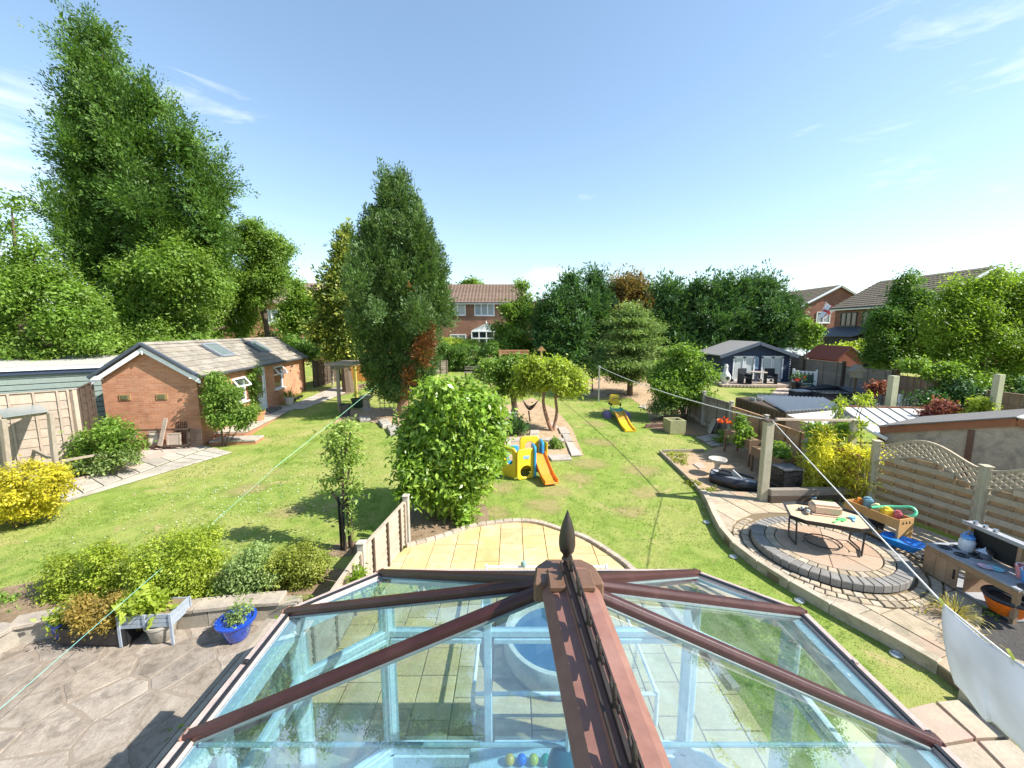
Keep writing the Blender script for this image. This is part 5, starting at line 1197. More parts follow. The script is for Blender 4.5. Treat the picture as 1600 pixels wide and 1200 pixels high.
bxx = thing('white_crate', 'small white crate at the foot of the shade tree', 'crate', G(800, 652)); MB().box((0, 0, .1), (.42, .3, .2)).build('box', W_white, bxx, bevel=.02); MB().box((0, 0, .21), (.46, .34, .03)).build('lid', W_white, bxx, bevel=.01)

# ------------------------------------------------------------------ play things on the lawn
TOYY = plain('toy_yellow', (.74, .52, .03), .4); TOYB = plain('toy_blue', (.035, .30, .62), .4); TOYO = plain('toy_orange', (.80, .24, .02), .38)
def arch_panel(w, h, hole, th=.07, feet=True):
    """moulded panel with rounded top, an opening and arched foot: polygon ring built as strips"""
    outer, inner = [], []
    N = 28
    def rr(wd, z0, z1, rad):
        pts = []
        for (cx, cz, a0) in ((wd / 2 - rad, z1 - rad, 0), (-wd / 2 + rad, z1 - rad, 90), (-wd / 2 + rad, z0 + rad, 180), (wd / 2 - rad, z0 + rad, 270)):
            for k in range(7): a = R(a0 + k * 15); pts.append((cx + rad * math.cos(a), cz + rad * math.sin(a)))
        return pts
    o = rr(w, 0, h, .12); i = rr(hole[0], hole[1], hole[2], hole[3]); n = len(o)
    mb = MB(); vs = [(p[0], s * th / 2, p[1]) for s in (-1, 1) for p in o] + [(p[0], s * th / 2, p[1]) for s in (-1, 1) for p in i]
    fs = []
    for k in range(n):
        q = (k + 1) % n
        fs += [(k, q, 2 * n + q, 2 * n + k), (n + q, n + k, 3 * n + k, 3 * n + q), (k, n + k, n + q, q), (2 * n + q, 3 * n + q, 3 * n + k, 2 * n + k)]
    mb.add(vs, fs); return mb
cl0 = G(826, 743); clm = thing('toy_climber', 'yellow and blue plastic toddler climber with an orange slide', 'climbing frame', (cl0.x, cl0.y, cl0.z), R(18)); clm.scale = (.92, .92, .92)
o = arch_panel(.62, .95, (.34, .40, .80, .12)).build('side_panel', TOYY, clm, bevel=.012); o.location = (-.62, .1, 0); o.rotation_euler = (0, 0, R(-62))
o = arch_panel(.62, .95, (.40, .06, .42, .18)).build('side_panel', TOYY, clm, bevel=.012); o.location = (-.18, -.22, 0); o.rotation_euler = (0, 0, R(8))
o = arch_panel(.66, 1.12, (.30, .58, .95, .14)).build('side_panel', TOYY, clm, bevel=.012); o.location = (.22, .55, 0); o.rotation_euler = (0, 0, R(0))
o = arch_panel(.5, 1.02, (.2, .52, .9, .09)).build('corner_panel', TOYB, clm, bevel=.012); o.location = (.14, -.06, 0); o.rotation_euler = (0, 0, R(82))
o = arch_panel(.5, 1.02, (.2, .35, .9, .09)).build('corner_panel', TOYB, clm, bevel=.012); o.location = (.56, .32, 0); o.rotation_euler = (0, 0, R(80))
o = arch_panel(.5, .9, (.26, .40, .78, .1)).build('corner_panel', TOYB, clm, bevel=.012); o.location = (-.42, .42, 0); o.rotation_euler = (0, 0, R(15))
MB().box((.64, .32, .5), (.05, .56, 1.0)).build('edge_column', TOYY, clm, bevel=.02)
MB().box((.2, .25, .50), (.72, .55, .06)).build('platform', TOYO, clm, bevel=.015)
MB().box((-.18, -.265, .70), (.2, .015, .09)).build('sticker', plain('sticker_blue', (.25, .42, .62), .5), clm)
mb = MB(); sp_ = [(0, .1, .66), (0, -.05, .62), (0, -.35, .42), (0, -.65, .2), (0, -.9, .09), (0, -1.08, .07)]; vs = []
for p in sp_:
    for x, z in ((-.22, .10), (-.20, .10), (-.17, 0), (.17, 0), (.20, .10), (.22, .10), (.22, -.04), (-.22, -.04)): vs.append((.37 + x, p[1] + .1, p[2] + z))
mb.add(vs, [(8 * i + j, 8 * i + (j + 1) % 8, 8 * i + 8 + (j + 1) % 8, 8 * i + 8 + j) for i in range(5) for j in range(8)] + [(7, 6, 5, 4, 3, 2, 1, 0), tuple(40 + j for j in range(8))]); mb.build('slide', TOYO, clm, bevel=.006)
# yellow coaster ramp with purple feet
c0 = G(985, 675); c1 = G(962, 650); rdv = (Vector((c1.x, c1.y, 0)) - Vector((c0.x, c0.y, 0))); rl_ = rdv.length * 1.0
ramp = thing('coaster_ramp', 'long yellow toy coaster ramp with teal step and purple feet', 'toy ramp', onground(c0, .01), math.atan2(rdv.y, rdv.x) - math.pi / 2)
def ramp_piece(name, pts, m, w=.44):
    mb = MB(); vs = []
    for y, z in pts:
        for x, dz in ((-w / 2, .07), (-w / 2 + .04, .07), (-w / 2 + .05, 0), (w / 2 - .05, 0), (w / 2 - .04, .07), (w / 2, .07), (w / 2, -.05), (-w / 2, -.05)): vs.append((x, y, max(0, z + dz)))
    k = len(pts); mb.add(vs, [(8 * i + j, 8 * i + (j + 1) % 8, 8 * i + 8 + (j + 1) % 8, 8 * i + 8 + j) for i in range(k - 1) for j in range(8)] + [(7, 6, 5, 4, 3, 2, 1, 0), tuple(8 * (k - 1) + j for j in range(8))]); return mb.build(name, m, ramp)
TY2 = plain('toy_amber', (.78, .46, .02), .45)
ramp_piece('ramp_section', [(0, .05), (.35, .06), (.75, .12), (1.1, .22)], TY2); ramp_piece('ramp_section', [(1.1, .22), (1.5, .34), (1.9, .42)], plain('toy_dark_amber', (.55, .30, .03), .5))
ramp_piece('top_step', [(1.9, .42), (2.2, .44), (2.5, .44)], plain('toy_teal', (.08, .42, .34), .45), .5)
for s in (-1, 1): MB().box((s * .42, 2.25, .17), (.30, .6, .34)).build('foot', plain('toy_purple', (.20, .15, .36), .5), ramp, bevel=.06)
car = thing('ride_on_car', 'yellow ride on car parked on top of the toy ramp', 'toy car', onground(c1, .46), math.atan2(rdv.y, rdv.x) - math.pi / 2)
MB().extrude([(-.2, 0, .05), (-.2, .5, .05), (-.2, .52, .3), (-.2, .4, .48), (-.2, .3, .46), (-.2, .22, .22), (-.2, .0, .2)], (.4, 0, 0)).build('body', TOYY, car, bevel=.03); car.location.z = onground(c1).z + .45
for sx in (-.21, .21):
    for yy in (.08, .42): wv = MB().lathe([(.07, -.03), (.07, .03)], (0, 0, 0), 14).build('wheel', BLACK, car); wv.location = (sx, yy, .06); wv.rotation_euler = (0, R(90), 0)
MB().tube([(-.12, .12, .25), (-.12, .08, .34), (.12, .08, .34), (.12, .12, .25)], .015, 6).build('handlebar', BLACK, car)
# swing frame with pale blue slide behind the trees
pf = thing('play_frame', 'wooden play frame with orange roof board and pale blue slide', 'play frame', T(800, 612, 24)); pb_ = pf.location.copy()
for px in (781, 846): 
    for dy in (0, 1.2): q = P(px, 548, 24 + dy); MB().bar(onground(q), Vector((q.x, q.y, q.z)), .1, .1, up=(0, 1, 0)).build('post', W_orange, pf, world=True)
for k in range(2): a, b = P(779, 548 + k * 4, 24), P(826, 548 + k * 4, 24); MB().bar(a, b, .03, .1).build('roof_board', M('salmon_board', (.52, .22, .13), .7), pf, world=True)
MB().extrude([P(840, 548, 24), P(853, 548, 24), P(847, 541, 24)], (0, .8, 0)).build('gable_board', W_pine, pf, world=True)
mb = MB(); a, b = P(783, 572, 23.6), P(792, 603, 22.6)
for s in (-.25, 0, .25): pass
mb.bar(a, b, .5, .04); mb.bar(a + Vector((-.25, 0, .08)), b + Vector((-.25, 0, .08)), .03, .16); mb.bar(a + Vector((.25, 0, .08)), b + Vector((.25, 0, .08)), .03, .16); mb.build('slide', plain('pale_blue_slide', (.35, .62, .68), .4), pf, world=True)
# ------------------------------------------------------------------ washing line
pole = thing('washing_pole', 'slim silver washing line pole on the far lawn', 'pole', G(935, 628)); pt = P(938, 573, pole.location.y)
MB().tube([(0, 0, -.05), (0, 0, pt.z - pole.location.z)], .035, 8).build('shaft', SILVER, pole, smooth=True); MB().box((0, 0, pt.z - pole.location.z + .02), (.12, .12, .04)).build('cap', SILVER, pole)
# ------------------------------------------------------------------ back of the garden: hedge, fence, far house
bush('hedge', 'long clipped dark hedge across the back of the garden', 'hedge', T(735, 580, 30.6), px_lobes([(705, 560, 24, 26), (735, 558, 30, 26), (765, 560, 22, 24), (790, 565, 18, 20), (680, 560, 25, 26)], 31), L_HEDGE, 26000, .15, seed=51, clump=.24, per=12, ragged=.06, shell=.75)
bush('hedge', 'yellow topped hedge in front of the far brick house', 'hedge', T(720, 560, 36), px_lobes([(715, 536, 25, 9), (700, 538, 22, 9), (735, 537, 18, 8)], 35), L_YG, 7000, .15, seed=52, clump=.2, per=10, ragged=.1)
lap_panel(T(640, 590, 29), T(700, 590, 29.5), 1.0, W_wood, 'low weathered fence at the back left of the garden', 6)
wb = thing('garden_bench', 'grey weathered bench in front of the back hedge', 'bench', T(745, 592, 27.5))
for zz in (.42, .62, .78): bx('slat', wb, (0, .2 if zz > .5 else 0, zz), (1.7, .03 if zz > .5 else .4, .08 if zz > .5 else .04), W_greyfence)
for s in (-.78, .78): bx('leg', wb, (s, .1, .22), (.07, .4, .40), W_greyfence)
px_bush('loose_shrub', 'loose bluish green shrub in front of the hedge', 'shrub', (768, 600), [(760, 575, 14, 14), (775, 582, 12, 12), (755, 590, 12, 8)], L_GREY, 3200, .16, depth=22.5, seed=53, clump=.22, per=8)
tree('weeping_tree', 'narrow drooping tree beside the far house roof', 'tree', T(808, 560, 34), px_lobes([(815, 448, 8, 14), (818, 470, 12, 16), (806, 490, 24, 18), (825, 495, 12, 16), (803, 515, 28, 20), (798, 535, 30, 22), (815, 545, 24, 22)], 34), L_MID, 22000, .24, seed=54, clump=.4, per=10, ragged=.3)
CON = dict(style='spray', clump=.5, per=24, up=.4, aspect=.34, ragged=.26)
tree('dark_conifer', 'dark green conifer at the left of the conifer row', 'tree', T(870, 570, 32), px_lobes([(892, 440, 14, 16), (885, 462, 24, 22), (865, 490, 34, 30), (905, 485, 30, 34), (850, 520, 30, 32), (885, 530, 40, 36), (870, 555, 42, 24)], 32), L_CYPD, 34000, .27, seed=55, group=None, **CON)
tree('dark_conifer', 'dark pointed conifer second in the conifer row', 'tree', T(930, 570, 33), px_lobes([(930, 438, 12, 12), (928, 460, 22, 22), (925, 490, 30, 30), (935, 525, 34, 32), (920, 555, 36, 22)], 33.5), L_CYPD, 24000, .27, seed=56, **CON)
tree('browned_conifer', 'large conifer with browned crown in the conifer row', 'tree', T(985, 570, 34), px_lobes([(968, 450, 24, 14), (995, 452, 26, 16), (960, 475, 32, 26), (1005, 478, 34, 28), (985, 505, 42, 30)], 34.5), L_BRN, 28000, .27, seed=57, **CON)
for k, (px, sp, lab) in enumerate(((1065, [(1040, 462, 18, 20), (1055, 490, 26, 28), (1045, 520, 34, 30), (1060, 545, 36, 26)], 'dark conifer just right of the browned one'), (1100, [(1095, 455, 26, 18), (1085, 480, 32, 28), (1115, 485, 30, 30), (1100, 520, 42, 34), (1095, 548, 40, 20)], 'broad dark conifer left of the blue summerhouse'), (1150, [(1140, 460, 30, 24), (1155, 485, 34, 32), (1130, 515, 32, 34), (1165, 525, 36, 32)], 'tall dark conifer right behind the summerhouse roof'), (1205, [(1190, 452, 28, 20), (1210, 470, 28, 30), (1195, 500, 36, 38), (1222, 505, 22, 40), (1205, 540, 34, 26)], 'rightmost dark conifer beside the brick house gable'))):
    tree('dark_conifer', lab, 'tree', T(px, 565, 31.5 + k * .3), px_lobes(sp, 31.5 + k * .3), L_CYPD if k != 0 else L_CYPD, 28000, .26, seed=60 + k, **CON)
ced = thing('cedar_tree', 'layered cedar with flat boughs in front of the conifer row', 'tree', G(984, 618)); cb = ced.location.copy(); cy_ = cb.y
crown('crown', px_lobes([(985, 480, 16, 8), (992, 490, 22, 7), (975, 500, 30, 7), (1003, 506, 26, 7), (985, 520, 40, 7), (1008, 530, 28, 8), (965, 538, 36, 7), (1000, 548, 42, 7), (960, 558, 36, 7), (985, 568, 46, 7), (1015, 565, 24, 8), (955, 578, 30, 6), (1000, 585, 30, 6), (975, 592, 30, 4)], cy_), L_CEDAR, 40000, .17, 65, ced, style='tier', clump=.32, per=14, aspect=.3, shell=.15)
tp = P(987, 482, cy_); trunk('trunk', ced, [([cb, cb.lerp(tp, .5), tp], .17, .03)] + [([cb.lerp(tp, f), cb.lerp(tp, f) + Vector((dx, dy, .1))], .05, .015) for f, dx, dy in ((.35, -1.2, -.4), (.4, 1.1, .3), (.5, 1.2, -.6), (.55, -1.2, .5), (.65, 1, .3), (.72, -.9, -.3))], BARK)
px_bush('bright_shrub', 'rounded bright green shrub overhanging the fence right of the cedar', 'shrub', (1068, 652), [(1068, 548, 22, 14), (1065, 570, 34, 24), (1090, 590, 28, 24), (1045, 595, 30, 22), (1075, 615, 38, 22)], L_BRT, 24000, .13, depth=17.2, seed=66, clump=.26, per=11, stems=6, sr=.04)
px_bush('low_fir', 'low dark fir bush in shade near the stone trough', 'bush', (1042, 648), [(1035, 636, 18, 10), (1052, 632, 14, 12), (1025, 640, 12, 6)], L_CEDAR, 4200, .13, depth=17.2, seed=67, clump=.16, per=8, style='tier', aspect=.3)
tree('thin_sapling', 'thin bare stemmed sapling beside the washing pole', 'tree', G(925, 612), px_lobes([(918, 575, 14, 10), (930, 585, 8, 8)], 22.5), L_MID, 700, .14, r=.04, trunk_r1=.015, seed=68, clump=.2, per=6)

# far brick house
BRF = brickmat('brown_brick', (.20, .095, .062), (.26, .13, .085), (.30, .23, .18)); RTILE = M('brown_roof_tile', (.21, .145, .105), .9, .2, 3, .01, 20, .2, piece=.08)
def tiled_roof(root, corners, m, rows, cols, th=.05):
    """corners: eave a, eave b, ridge b, ridge a (local). Courses of tiles built as rows of slightly stepped pieces"""
    a, b, c, d = [Vector(p) for p in corners]; nrm = (b - a).cross(d - a).normalized(); nrm = nrm if nrm.z > 0 else -nrm
    MB().extrude([a, b, c, d], nrm * .02).build('roof_deck', DGREY, root)
    for r in range(rows):
        t0, t1 = r / rows, (r + 1.12) / rows; t1 = min(t1, 1); mb = MB()
        p0, p1, p2, p3 = a.lerp(d, t0), b.lerp(c, t0), b.lerp(c, t1), a.lerp(d, t1)
        n_ = cols
        for i in range(n_):
            s0, s1 = i / n_ + .0008, (i + 1) / n_ - .0008
            q = [p0.lerp(p1, s0) + nrm * .07, p0.lerp(p1, s1) + nrm * .07, p3.lerp(p2, s1) + nrm * .03, p3.lerp(p2, s0) + nrm * .03]
            mid0 = (q[0] + q[1]) / 2 + nrm * .035; mid1 = (q[2] + q[3]) / 2 + nrm * .035
            mb.add([q[0], mid0, q[1], q[2], mid1, q[3], q[0] - nrm * .05, q[1] - nrm * .05], [(0, 1, 4, 5), (1, 2, 3, 4), (6, 7, 2, 1, 0)])
        mb.build('tile_course', m, root)
def house_window(root, c, w, h, nx, out, fm=W_white, pm=PANE_L, transom=False):
    """frame, pane and sill on a wall; c = centre, out = outward unit vector (local)"""
    c, out = Vector(c), Vector(out); s = Vector((-out.y, out.x, 0)); mb = MB()
    for z in (-h / 2, h / 2) + ((h * .2,) if transom else ()): mb.bar(c - s * w / 2 + Vector((0, 0, z)) + out * .03, c + s * w / 2 + Vector((0, 0, z)) + out * .03, .07, .08)
    for i in range(nx + 1): x = -w / 2 + w * i / nx; mb.bar(c + s * x + Vector((0, 0, -h / 2)) + out * .03, c + s * x + Vector((0, 0, h / 2)) + out * .03, .08, .07, up=out)
    win = mb.build('window', fm, root)
    MB().extrude([c + s * x + Vector((0, 0, z)) + out * .012 for x, z in ((-w / 2, -h / 2), (w / 2, -h / 2), (w / 2, h / 2), (-w / 2, h / 2))], out * .004).build('pane', pm, win)
    MB().bar(c - s * (w / 2 + .06) + Vector((0, 0, -h / 2 - .07)) + out * .05, c + s * (w / 2 + .06) + Vector((0, 0, -h / 2 - .07)) + out * .05, .14, .06).build('sill', fm, win)
hy = 42.0; hg = gz(hy); eL = P(750, 472, hy).z; rL = P(750, 445, hy + 3.6).z; xl, xr = -12.5, P(818, 480, hy).x
fh = thing('brick_house', 'brown brick house with tiled roof beyond the back hedge', 'house', (0, hy, hg))
MB().box(((xl + xr) / 2, 3.6, (eL - hg) / 2), (xr - xl, 7.2, eL - hg)).build('wall', BRF, fh)
tiled_roof(fh, [(xl - .2, -.3, eL - hg - .1), (xr + .2, -.3, eL - hg - .1), (xr + .2, 3.6, rL - hg), (xl - .2, 3.6, rL - hg)], RTILE, 14, 40)
MB().extrude([(xl - .2, 7.5, eL - hg - .1), (xr + .2, 7.5, eL - hg - .1), (xr + .2, 3.6, rL - hg), (xl - .2, 3.6, rL - hg)], (0, 0, .06)).build('back_slope', RTILE, fh)
MB().extrude([(xr - .1, 0, eL - hg), (xr - .1, 7.2, eL - hg), (xr - .1, 3.6, rL - hg - .1)], (.1, 0, 0)).build('gable', BRF, fh)
MB().bar((xl - .2, -.34, eL - hg - .14), (xr + .2, -.34, eL - hg - .14), .04, .2).build('fascia', W_white, fh); MB().tube([(xl - .2, -.42, eL - hg - .08), (xr + .2, -.42, eL - hg - .08)], .06, 8).build('gutter', DGREY, fh)
def lx(px): return P(px, 490, hy).x
zc = P(750, 483, hy).z - hg
house_window(fh, ((lx(704) + lx(727)) / 2, 0, zc), lx(727) - lx(704), 1.15, 2, (0, -1, 0)); house_window(fh, ((lx(742) + lx(772)) / 2, 0, zc), lx(772) - lx(742), 1.2, 3, (0, -1, 0)); house_window(fh, (lx(672), 0, zc), 1.5, 1.15, 2, (0, -1, 0))
house_window(fh, (lx(715), 0, 1.4), 1.6, 1.2, 2, (0, -1, 0))
# its white conservatory
wc = thing('white_conservatory', 'small white conservatory on the back of the far house', 'conservatory', (P(760, 520, 39.3).x, 39.3, gz(39.3)))
wz = P(760, 517, 39.3).z - gz(39.3); wr = P(760, 506, 39.3).z - gz(39.3); ww = P(783, 520, 39.3).x - P(737, 520, 39.3).x
MB().extrude([(-ww / 2, 0, wz), (ww / 2, 0, wz), (0, 0, wr)], (0, 2.6, 0)).build('roof', plain('white_roof', (.78, .8, .82), .4), wc)
for k in range(7): a = -ww / 2 + ww * k / 6; MB().bar((a, -.02, wz + .02), (0, -.02, wr + .03), .05, .05).build('roof_bar', W_white, wc)
MB().box((0, 1.3, .3), (ww, 2.6, .6)).build('dwarf_wall', BRF, wc); MB().box((0, 1.3, wz / 2 + .3), (ww - .1, 2.5, wz - .6)).build('glazing', PANE, wc)
for k in range(5): bx('mullion', wc, (-ww / 2 + ww * k / 4, -.02, wz / 2 + .3), (.1, .1, wz - .6), W_white)
for zz in (.64, wz * .72, wz - .04): bx('rail', wc, (0, -.03, zz), (ww, .1, .12), W_white)
MB().lathe([(.05, 0), (.08, .1), (.03, .2), (.0, .4)], (0, 0, wr), 8).build('finial', W_white, wc)
hs2 = thing('gabled_house', 'small glimpse of a brick gable between the weeping tree and conifers', 'house', (P(848, 500, 47).x, 47, gz(47)))
MB().box((.6, 2, 2.6), (5, 5, 5.2)).build('wall', BRF, hs2); MB().extrude([(-2.2, -.2, 5.1), (3.4, -.2, 5.1), (.6, -.2, P(845, 465, 47).z - gz(47))], (0, 5, 0)).build('roof', RTILE, hs2); MB().bar((-2.2, -.24, 5.1), (.6, -.24, P(845, 465, 47).z - gz(47)), .06, .2, up=(0, -1, 0)).build('barge_board', W_white, hs2)
# brick house glimpsed behind the trees on the left
hl = thing('brick_house', 'orange brick house half hidden by trees behind the garden room', 'house', (P(425, 500, 36).x, 36, gz(36)))
MB().box((0, 3, 2.6), (9, 6, 5.2)).build('wall', BRK, hl); MB().extrude([(-4.8, -.3, 5.1), (-4.8, 6.3, 5.1), (-4.8, 3, 7.2)], (9.6, 0, 0)).build('roof', RTILE, hl)
for xx in (-2.6, 0, 2.6): house_window(hl, (xx, 0, 4.0), 1.3, 1.1, 2, (0, -1, 0)); house_window(hl, (xx, 0, 1.5), 1.3, 1.2, 2, (0, -1, 0))
bush('shrub', 'rounded tree top showing over the far house roof', 'tree', (P(737, 440, 60).x, 60, gz(60)), px_lobes([(737, 445, 12, 8), (728, 450, 8, 6)], 60), L_MID, 2500, .4, seed=70, clump=.6, per=8)

# ------------------------------------------------------------------ the boundary on the right
FX = [(8.02, 18.0), (7.95, 16.4), (8.1, 14.6), (8.2, 12.7), (8.25, 10.9), (8.35, 9.3)]
fh_ = P(1160, 629, 14.5).z - gz(14.5)
labs = [('grey weathered lapped fence panel behind the bright shrub', W_greyfence), ('grey weathered lapped fence panel beside the leaning slabs', W_greyfence), ('orange brown lapped fence panel beside the red poppies', W_orange), ('orange brown lapped fence panel behind the timber planters', W_orange), ('orange brown fence panel half hidden by the bamboo', W_orange)]
for k, ((a, b), (lab, m_)) in enumerate(zip(zip(FX[:-1], FX[1:]), labs)):
    lap_panel(Vector((*a, 0)), Vector((*b, 0)), fh_ - .15, m_, lab, 9, z=min(gz(a[1]), gz(b[1])) + .08)
    g_ = MB().bar(onground(a, .06), onground(b, .06), .05, .22).build('gravel_board', CONC, None); tag(g_, lab.split(' panel')[0] + ' gravel board below the panel ' + ('one two three four five'.split()[k]), 'gravel board')
    g_['label'] = ['concrete gravel board under the fence behind the bright shrub', 'concrete gravel board by the leaning slabs', 'concrete gravel board under the poppies fence', 'concrete gravel board behind the timber planters', 'concrete gravel board behind the bamboo'][k]
plabs = ['concrete post furthest away beside the bright shrub', 'concrete post between the two grey fence panels', 'concrete post where grey fence meets orange fence', 'concrete post between the orange panels behind the washing post', 'concrete post below the bamboo']
for (a, lab) in zip(FX[:5], plabs): post('concrete_post', lab, (a[0] - .02, a[1]), fh_, CONC, .11)
# things along it
tr0 = G(1053, 675); tro2 = thing('stone_trough', 'square mossy stone trough in the shaded bed', 'trough', tr0, R(5))
tm = MB(); h_, w_, t_ = .52, .62, .09
for c, s in (((0, -w_ / 2 + t_ / 2, h_ / 2), (w_, t_, h_)), ((0, w_ / 2 - t_ / 2, h_ / 2), (w_, t_, h_)), ((-w_ / 2 + t_ / 2, 0, h_ / 2), (t_, w_ - 2 * t_, h_)), ((w_ / 2 - t_ / 2, 0, h_ / 2), (t_, w_ - 2 * t_, h_)), ((0, 0, .2), (w_ - 2 * t_, w_ - 2 * t_, .4))): tm.box(c, s)
tm.build('basin', M('mossy_stone', (.30, .29, .15), .92, .2, 8, .008, 40), tro2)
for k, (px, py, lab) in enumerate(((1107, 677, 'grey slab leaning on the grey fence, nearest'), (1113, 674, 'grey slab leaning on the grey fence, further one'))):
    q = G(px, py); t = thing('leaning_slab', lab, 'slab', (q.x, q.y, q.z)); t.rotation_euler = (R(-8), R(20), R(-20)); MB().box((0, 0, .3), (.06, .6, .6)).build('slab', STONE, t, bevel=.01)
bs = thing('brick_stack', 'low stack of old bricks edging the shaded bed', 'bricks', G(1028, 668), R(6))
for i in range(5):
    for j in range(2): bx('brick', bs, (-.45 + i * .23 + j * .06, .02 * j, .04 + j * .075), (.215, .1, .07), M('old_brick', (.17, .10, .075), .9, .2, 9, piece=.15))
pav = sheet('side_paving', xy([G(1085, 684), G(1118, 679), G(1145, 695), G(1112, 700)]), .014, SOIL)
for q in ([(1088, 685), (1104, 682), (1120, 689), (1103, 692)], [(1105, 681), (1118, 680), (1138, 689), (1122, 689)], [(1104, 693), (1121, 690), (1142, 695), (1113, 699)]): stone('slab', xy([G(*p) for p in q]), .016, .04, STONE, pav, ry)
bbq = G(1120, 742); bb = thing('bird_bath', 'pale stone bird bath on the dry bed', 'bird bath', bbq)
MB().lathe([(.14, 0), (.15, .04), (.09, .10), (.075, .3), (.10, .36), (.22, .42), (.25, .47), (.245, .5), (.21, .49), (.17, .45), (0, .43)], (0, 0, 0), 20).build('basin', M('pale_stone', (.50, .45, .38), .9, .14, 8), bb, smooth=True)
# black toy boat
bt0, bt1 = G(1112, 745, .1), G(1188, 768, .1); bd_ = bt1 - bt0; boat = thing('toy_boat', 'black and silver plastic toy boat lying on the dry bed', 'toy boat', onground((bt0 + bt1) / 2, .0), math.atan2(bd_.y, bd_.x)); Lb = Vector((bd_.x, bd_.y)).length * 1.02
def hull(prof, lv):
    mb = MB(); rows = []
    for s, w in prof:
        rows.append([(s * Lb, q * w, z) for q, z in lv])
    n = len(lv); vs = [p for r in rows for p in r]; mb.add(vs, [(i * n + j, (i + 1) * n + j, (i + 1) * n + j + 1, i * n + j + 1) for i in range(len(rows) - 1) for j in range(n - 1)] + [tuple(range(n)), tuple((len(rows) - 1) * n + j for j in range(n - 1, -1, -1))]); return mb
pf_ = [(-.5, .16), (-.46, .25), (-.35, .31), (-.15, .33), (.05, .31), (.25, .23), (.4, .13), (.5, .02)]
hull(pf_, [(-.7, .0), (-1, .12), (-1.02, .2), (-.8, .26), (-.3, .30), (.3, .30), (.8, .26), (1.02, .2), (1, .12), (.7, 0)]).build('hull', BLACK, boat, smooth=True)
hull([(s, w * .82) for s, w in pf_[:-1]], [(-.95, .255), (-.6, .285), (-.25, .315), (.25, .315), (.6, .285), (.95, .255)]).build('deck', M('silver_deck', (.22, .23, .245), .4, .2, 5, .001, 60, .5), boat, smooth=True)
MB().lathe([(.24, 0), (.22, .03), (.2, -.02)], (-Lb * .28, 0, .33), 20, 1.25, .72).build('cockpit', BLACK, boat)
MB().extrude([(-Lb * .1, -.03, .3), (-Lb * .1 + .32, -.03, .3), (-Lb * .1 + .05, -.03, .48)], (0, .06, 0)).build('fin', M('silver_fin', (.32, .33, .34), .35), boat)
MB().lathe([(.2, 0), (.17, .04), (.12, .06), (.0, .06)], (-Lb * .43, 0, .28), 14, .6, 1.0).build('tail_plate', M('silver_fin', (.32, .33, .34)), boat)
MB().box((Lb * .12, .2, .34), (.5, .08, .05), R(-12)).build('side_stripe', BLACK, boat, bevel=.01)
# timber planters along the fence
def planter(label, p, L, Wd, zt, m, plants, seed):
    t = thing('raised_planter', label, 'planter', onground(p), R(-88)); h = .26
    for s in (-1, 1): bx('side_board', t, (0, s * (Wd / 2 - .012), zt - h / 2), (L, .024, h), m); bx('end_board', t, (s * (L / 2 - .012), 0, zt - h / 2), (.024, Wd - .052, h), m)
    bx('soil', t, (0, 0, zt - .06), (L - .05, Wd - .05, .04), SOIL)
    for sx in (-1, 1):
        for sy in (-1, 1): bx('leg', t, (sx * (L / 2 + .015), sy * (Wd / 2 - .03), zt / 2), (.05, .06, zt), m)
    return t
BR = M('brown_planter_wood', (.20, .125, .075), .85, .2, 6, piece=.1)
p1_ = Vector((7.45, 12.6, 0)); planter('long raised timber planter furthest along the orange fence', p1_, 1.3, .5, .8, BR, None, 1)
p2_ = Vector((7.4, 11.0, 0)); planter('second raised timber planter behind the washing post', p2_, 1.2, .5, .8, BR, None, 2)
def up_bush(name, label, cat, c, rad, m, n, leaf, seed, **kw): c = Vector(c); return bush(name, label, cat, c - Vector((0, 0, rad[2])), [(c, rad)], m, n, leaf, seed=seed, **kw)
up_bush('planter_plants', 'leafy vegetables in the far timber planter', 'plants', (7.4, 12.7, gz(12.6) + .98), (.22, .5, .26), L_MID, 500, .12, 80, clump=.12, per=6)
up_bush('planter_plants', 'tall bright leafy plant in the far planter', 'plants', (7.5, 12.95, gz(12.6) + 1.15), (.2, .2, .35), L_BRT, 300, .12, 81, clump=.1, per=6)
up_bush('planter_plants', 'grassy green leaves in the near planter', 'plants', (7.4, 10.8, gz(11) + .92), (.22, .4, .18), L_MID, 600, .12, 82, clump=.1, per=6)
up_bush('planter_plants', 'trailing leaves hanging over the far planter side', 'plants', (7.15, 12.3, gz(12.6) + .7), (.12, .3, .22), L_BRT, 260, .11, 83, clump=.1, per=6)
pop = thing('poppy_plant', 'orange red poppies in front of the grey fence post', 'flowers', onground((7.55, 14.0)))
crown('leaves', [(Vector((7.55, 14.0, gz(14) + .35)), (.22, .2, .35))], L_MID, 260, .12, 84, pop, clump=.1, per=6); crown('petals', [(Vector((7.5, 14.0, gz(14) + .88)), (.26, .2, .07))], leafmat('poppy_petal', (.55, .06, .02), (.75, .12, .03), (.85, .22, .06)), 70, .09, 85, pop, clump=.05, per=6, aspect=.9)
cr = thing('black_crate', 'black slatted crate beside the near planter', 'crate', onground((7.05, 9.95)), R(5))
for i in range(5): bx('slat', cr, (0, -.22, .1 + i * .15), (.5, .03, .12), BLACK); bx('slat', cr, (-.25, 0, .1 + i * .15), (.03, .41, .12), BLACK); bx('slat', cr, (.25, 0, .1 + i * .15), (.03, .41, .12), BLACK)
bx('lid', cr, (0, 0, .8), (.56, .5, .03), DGREY)
hc = thing('hose_coil', 'coiled yellow hose hanging low on the orange fence', 'hose', onground((7.85, 10.15)))
mb = MB()
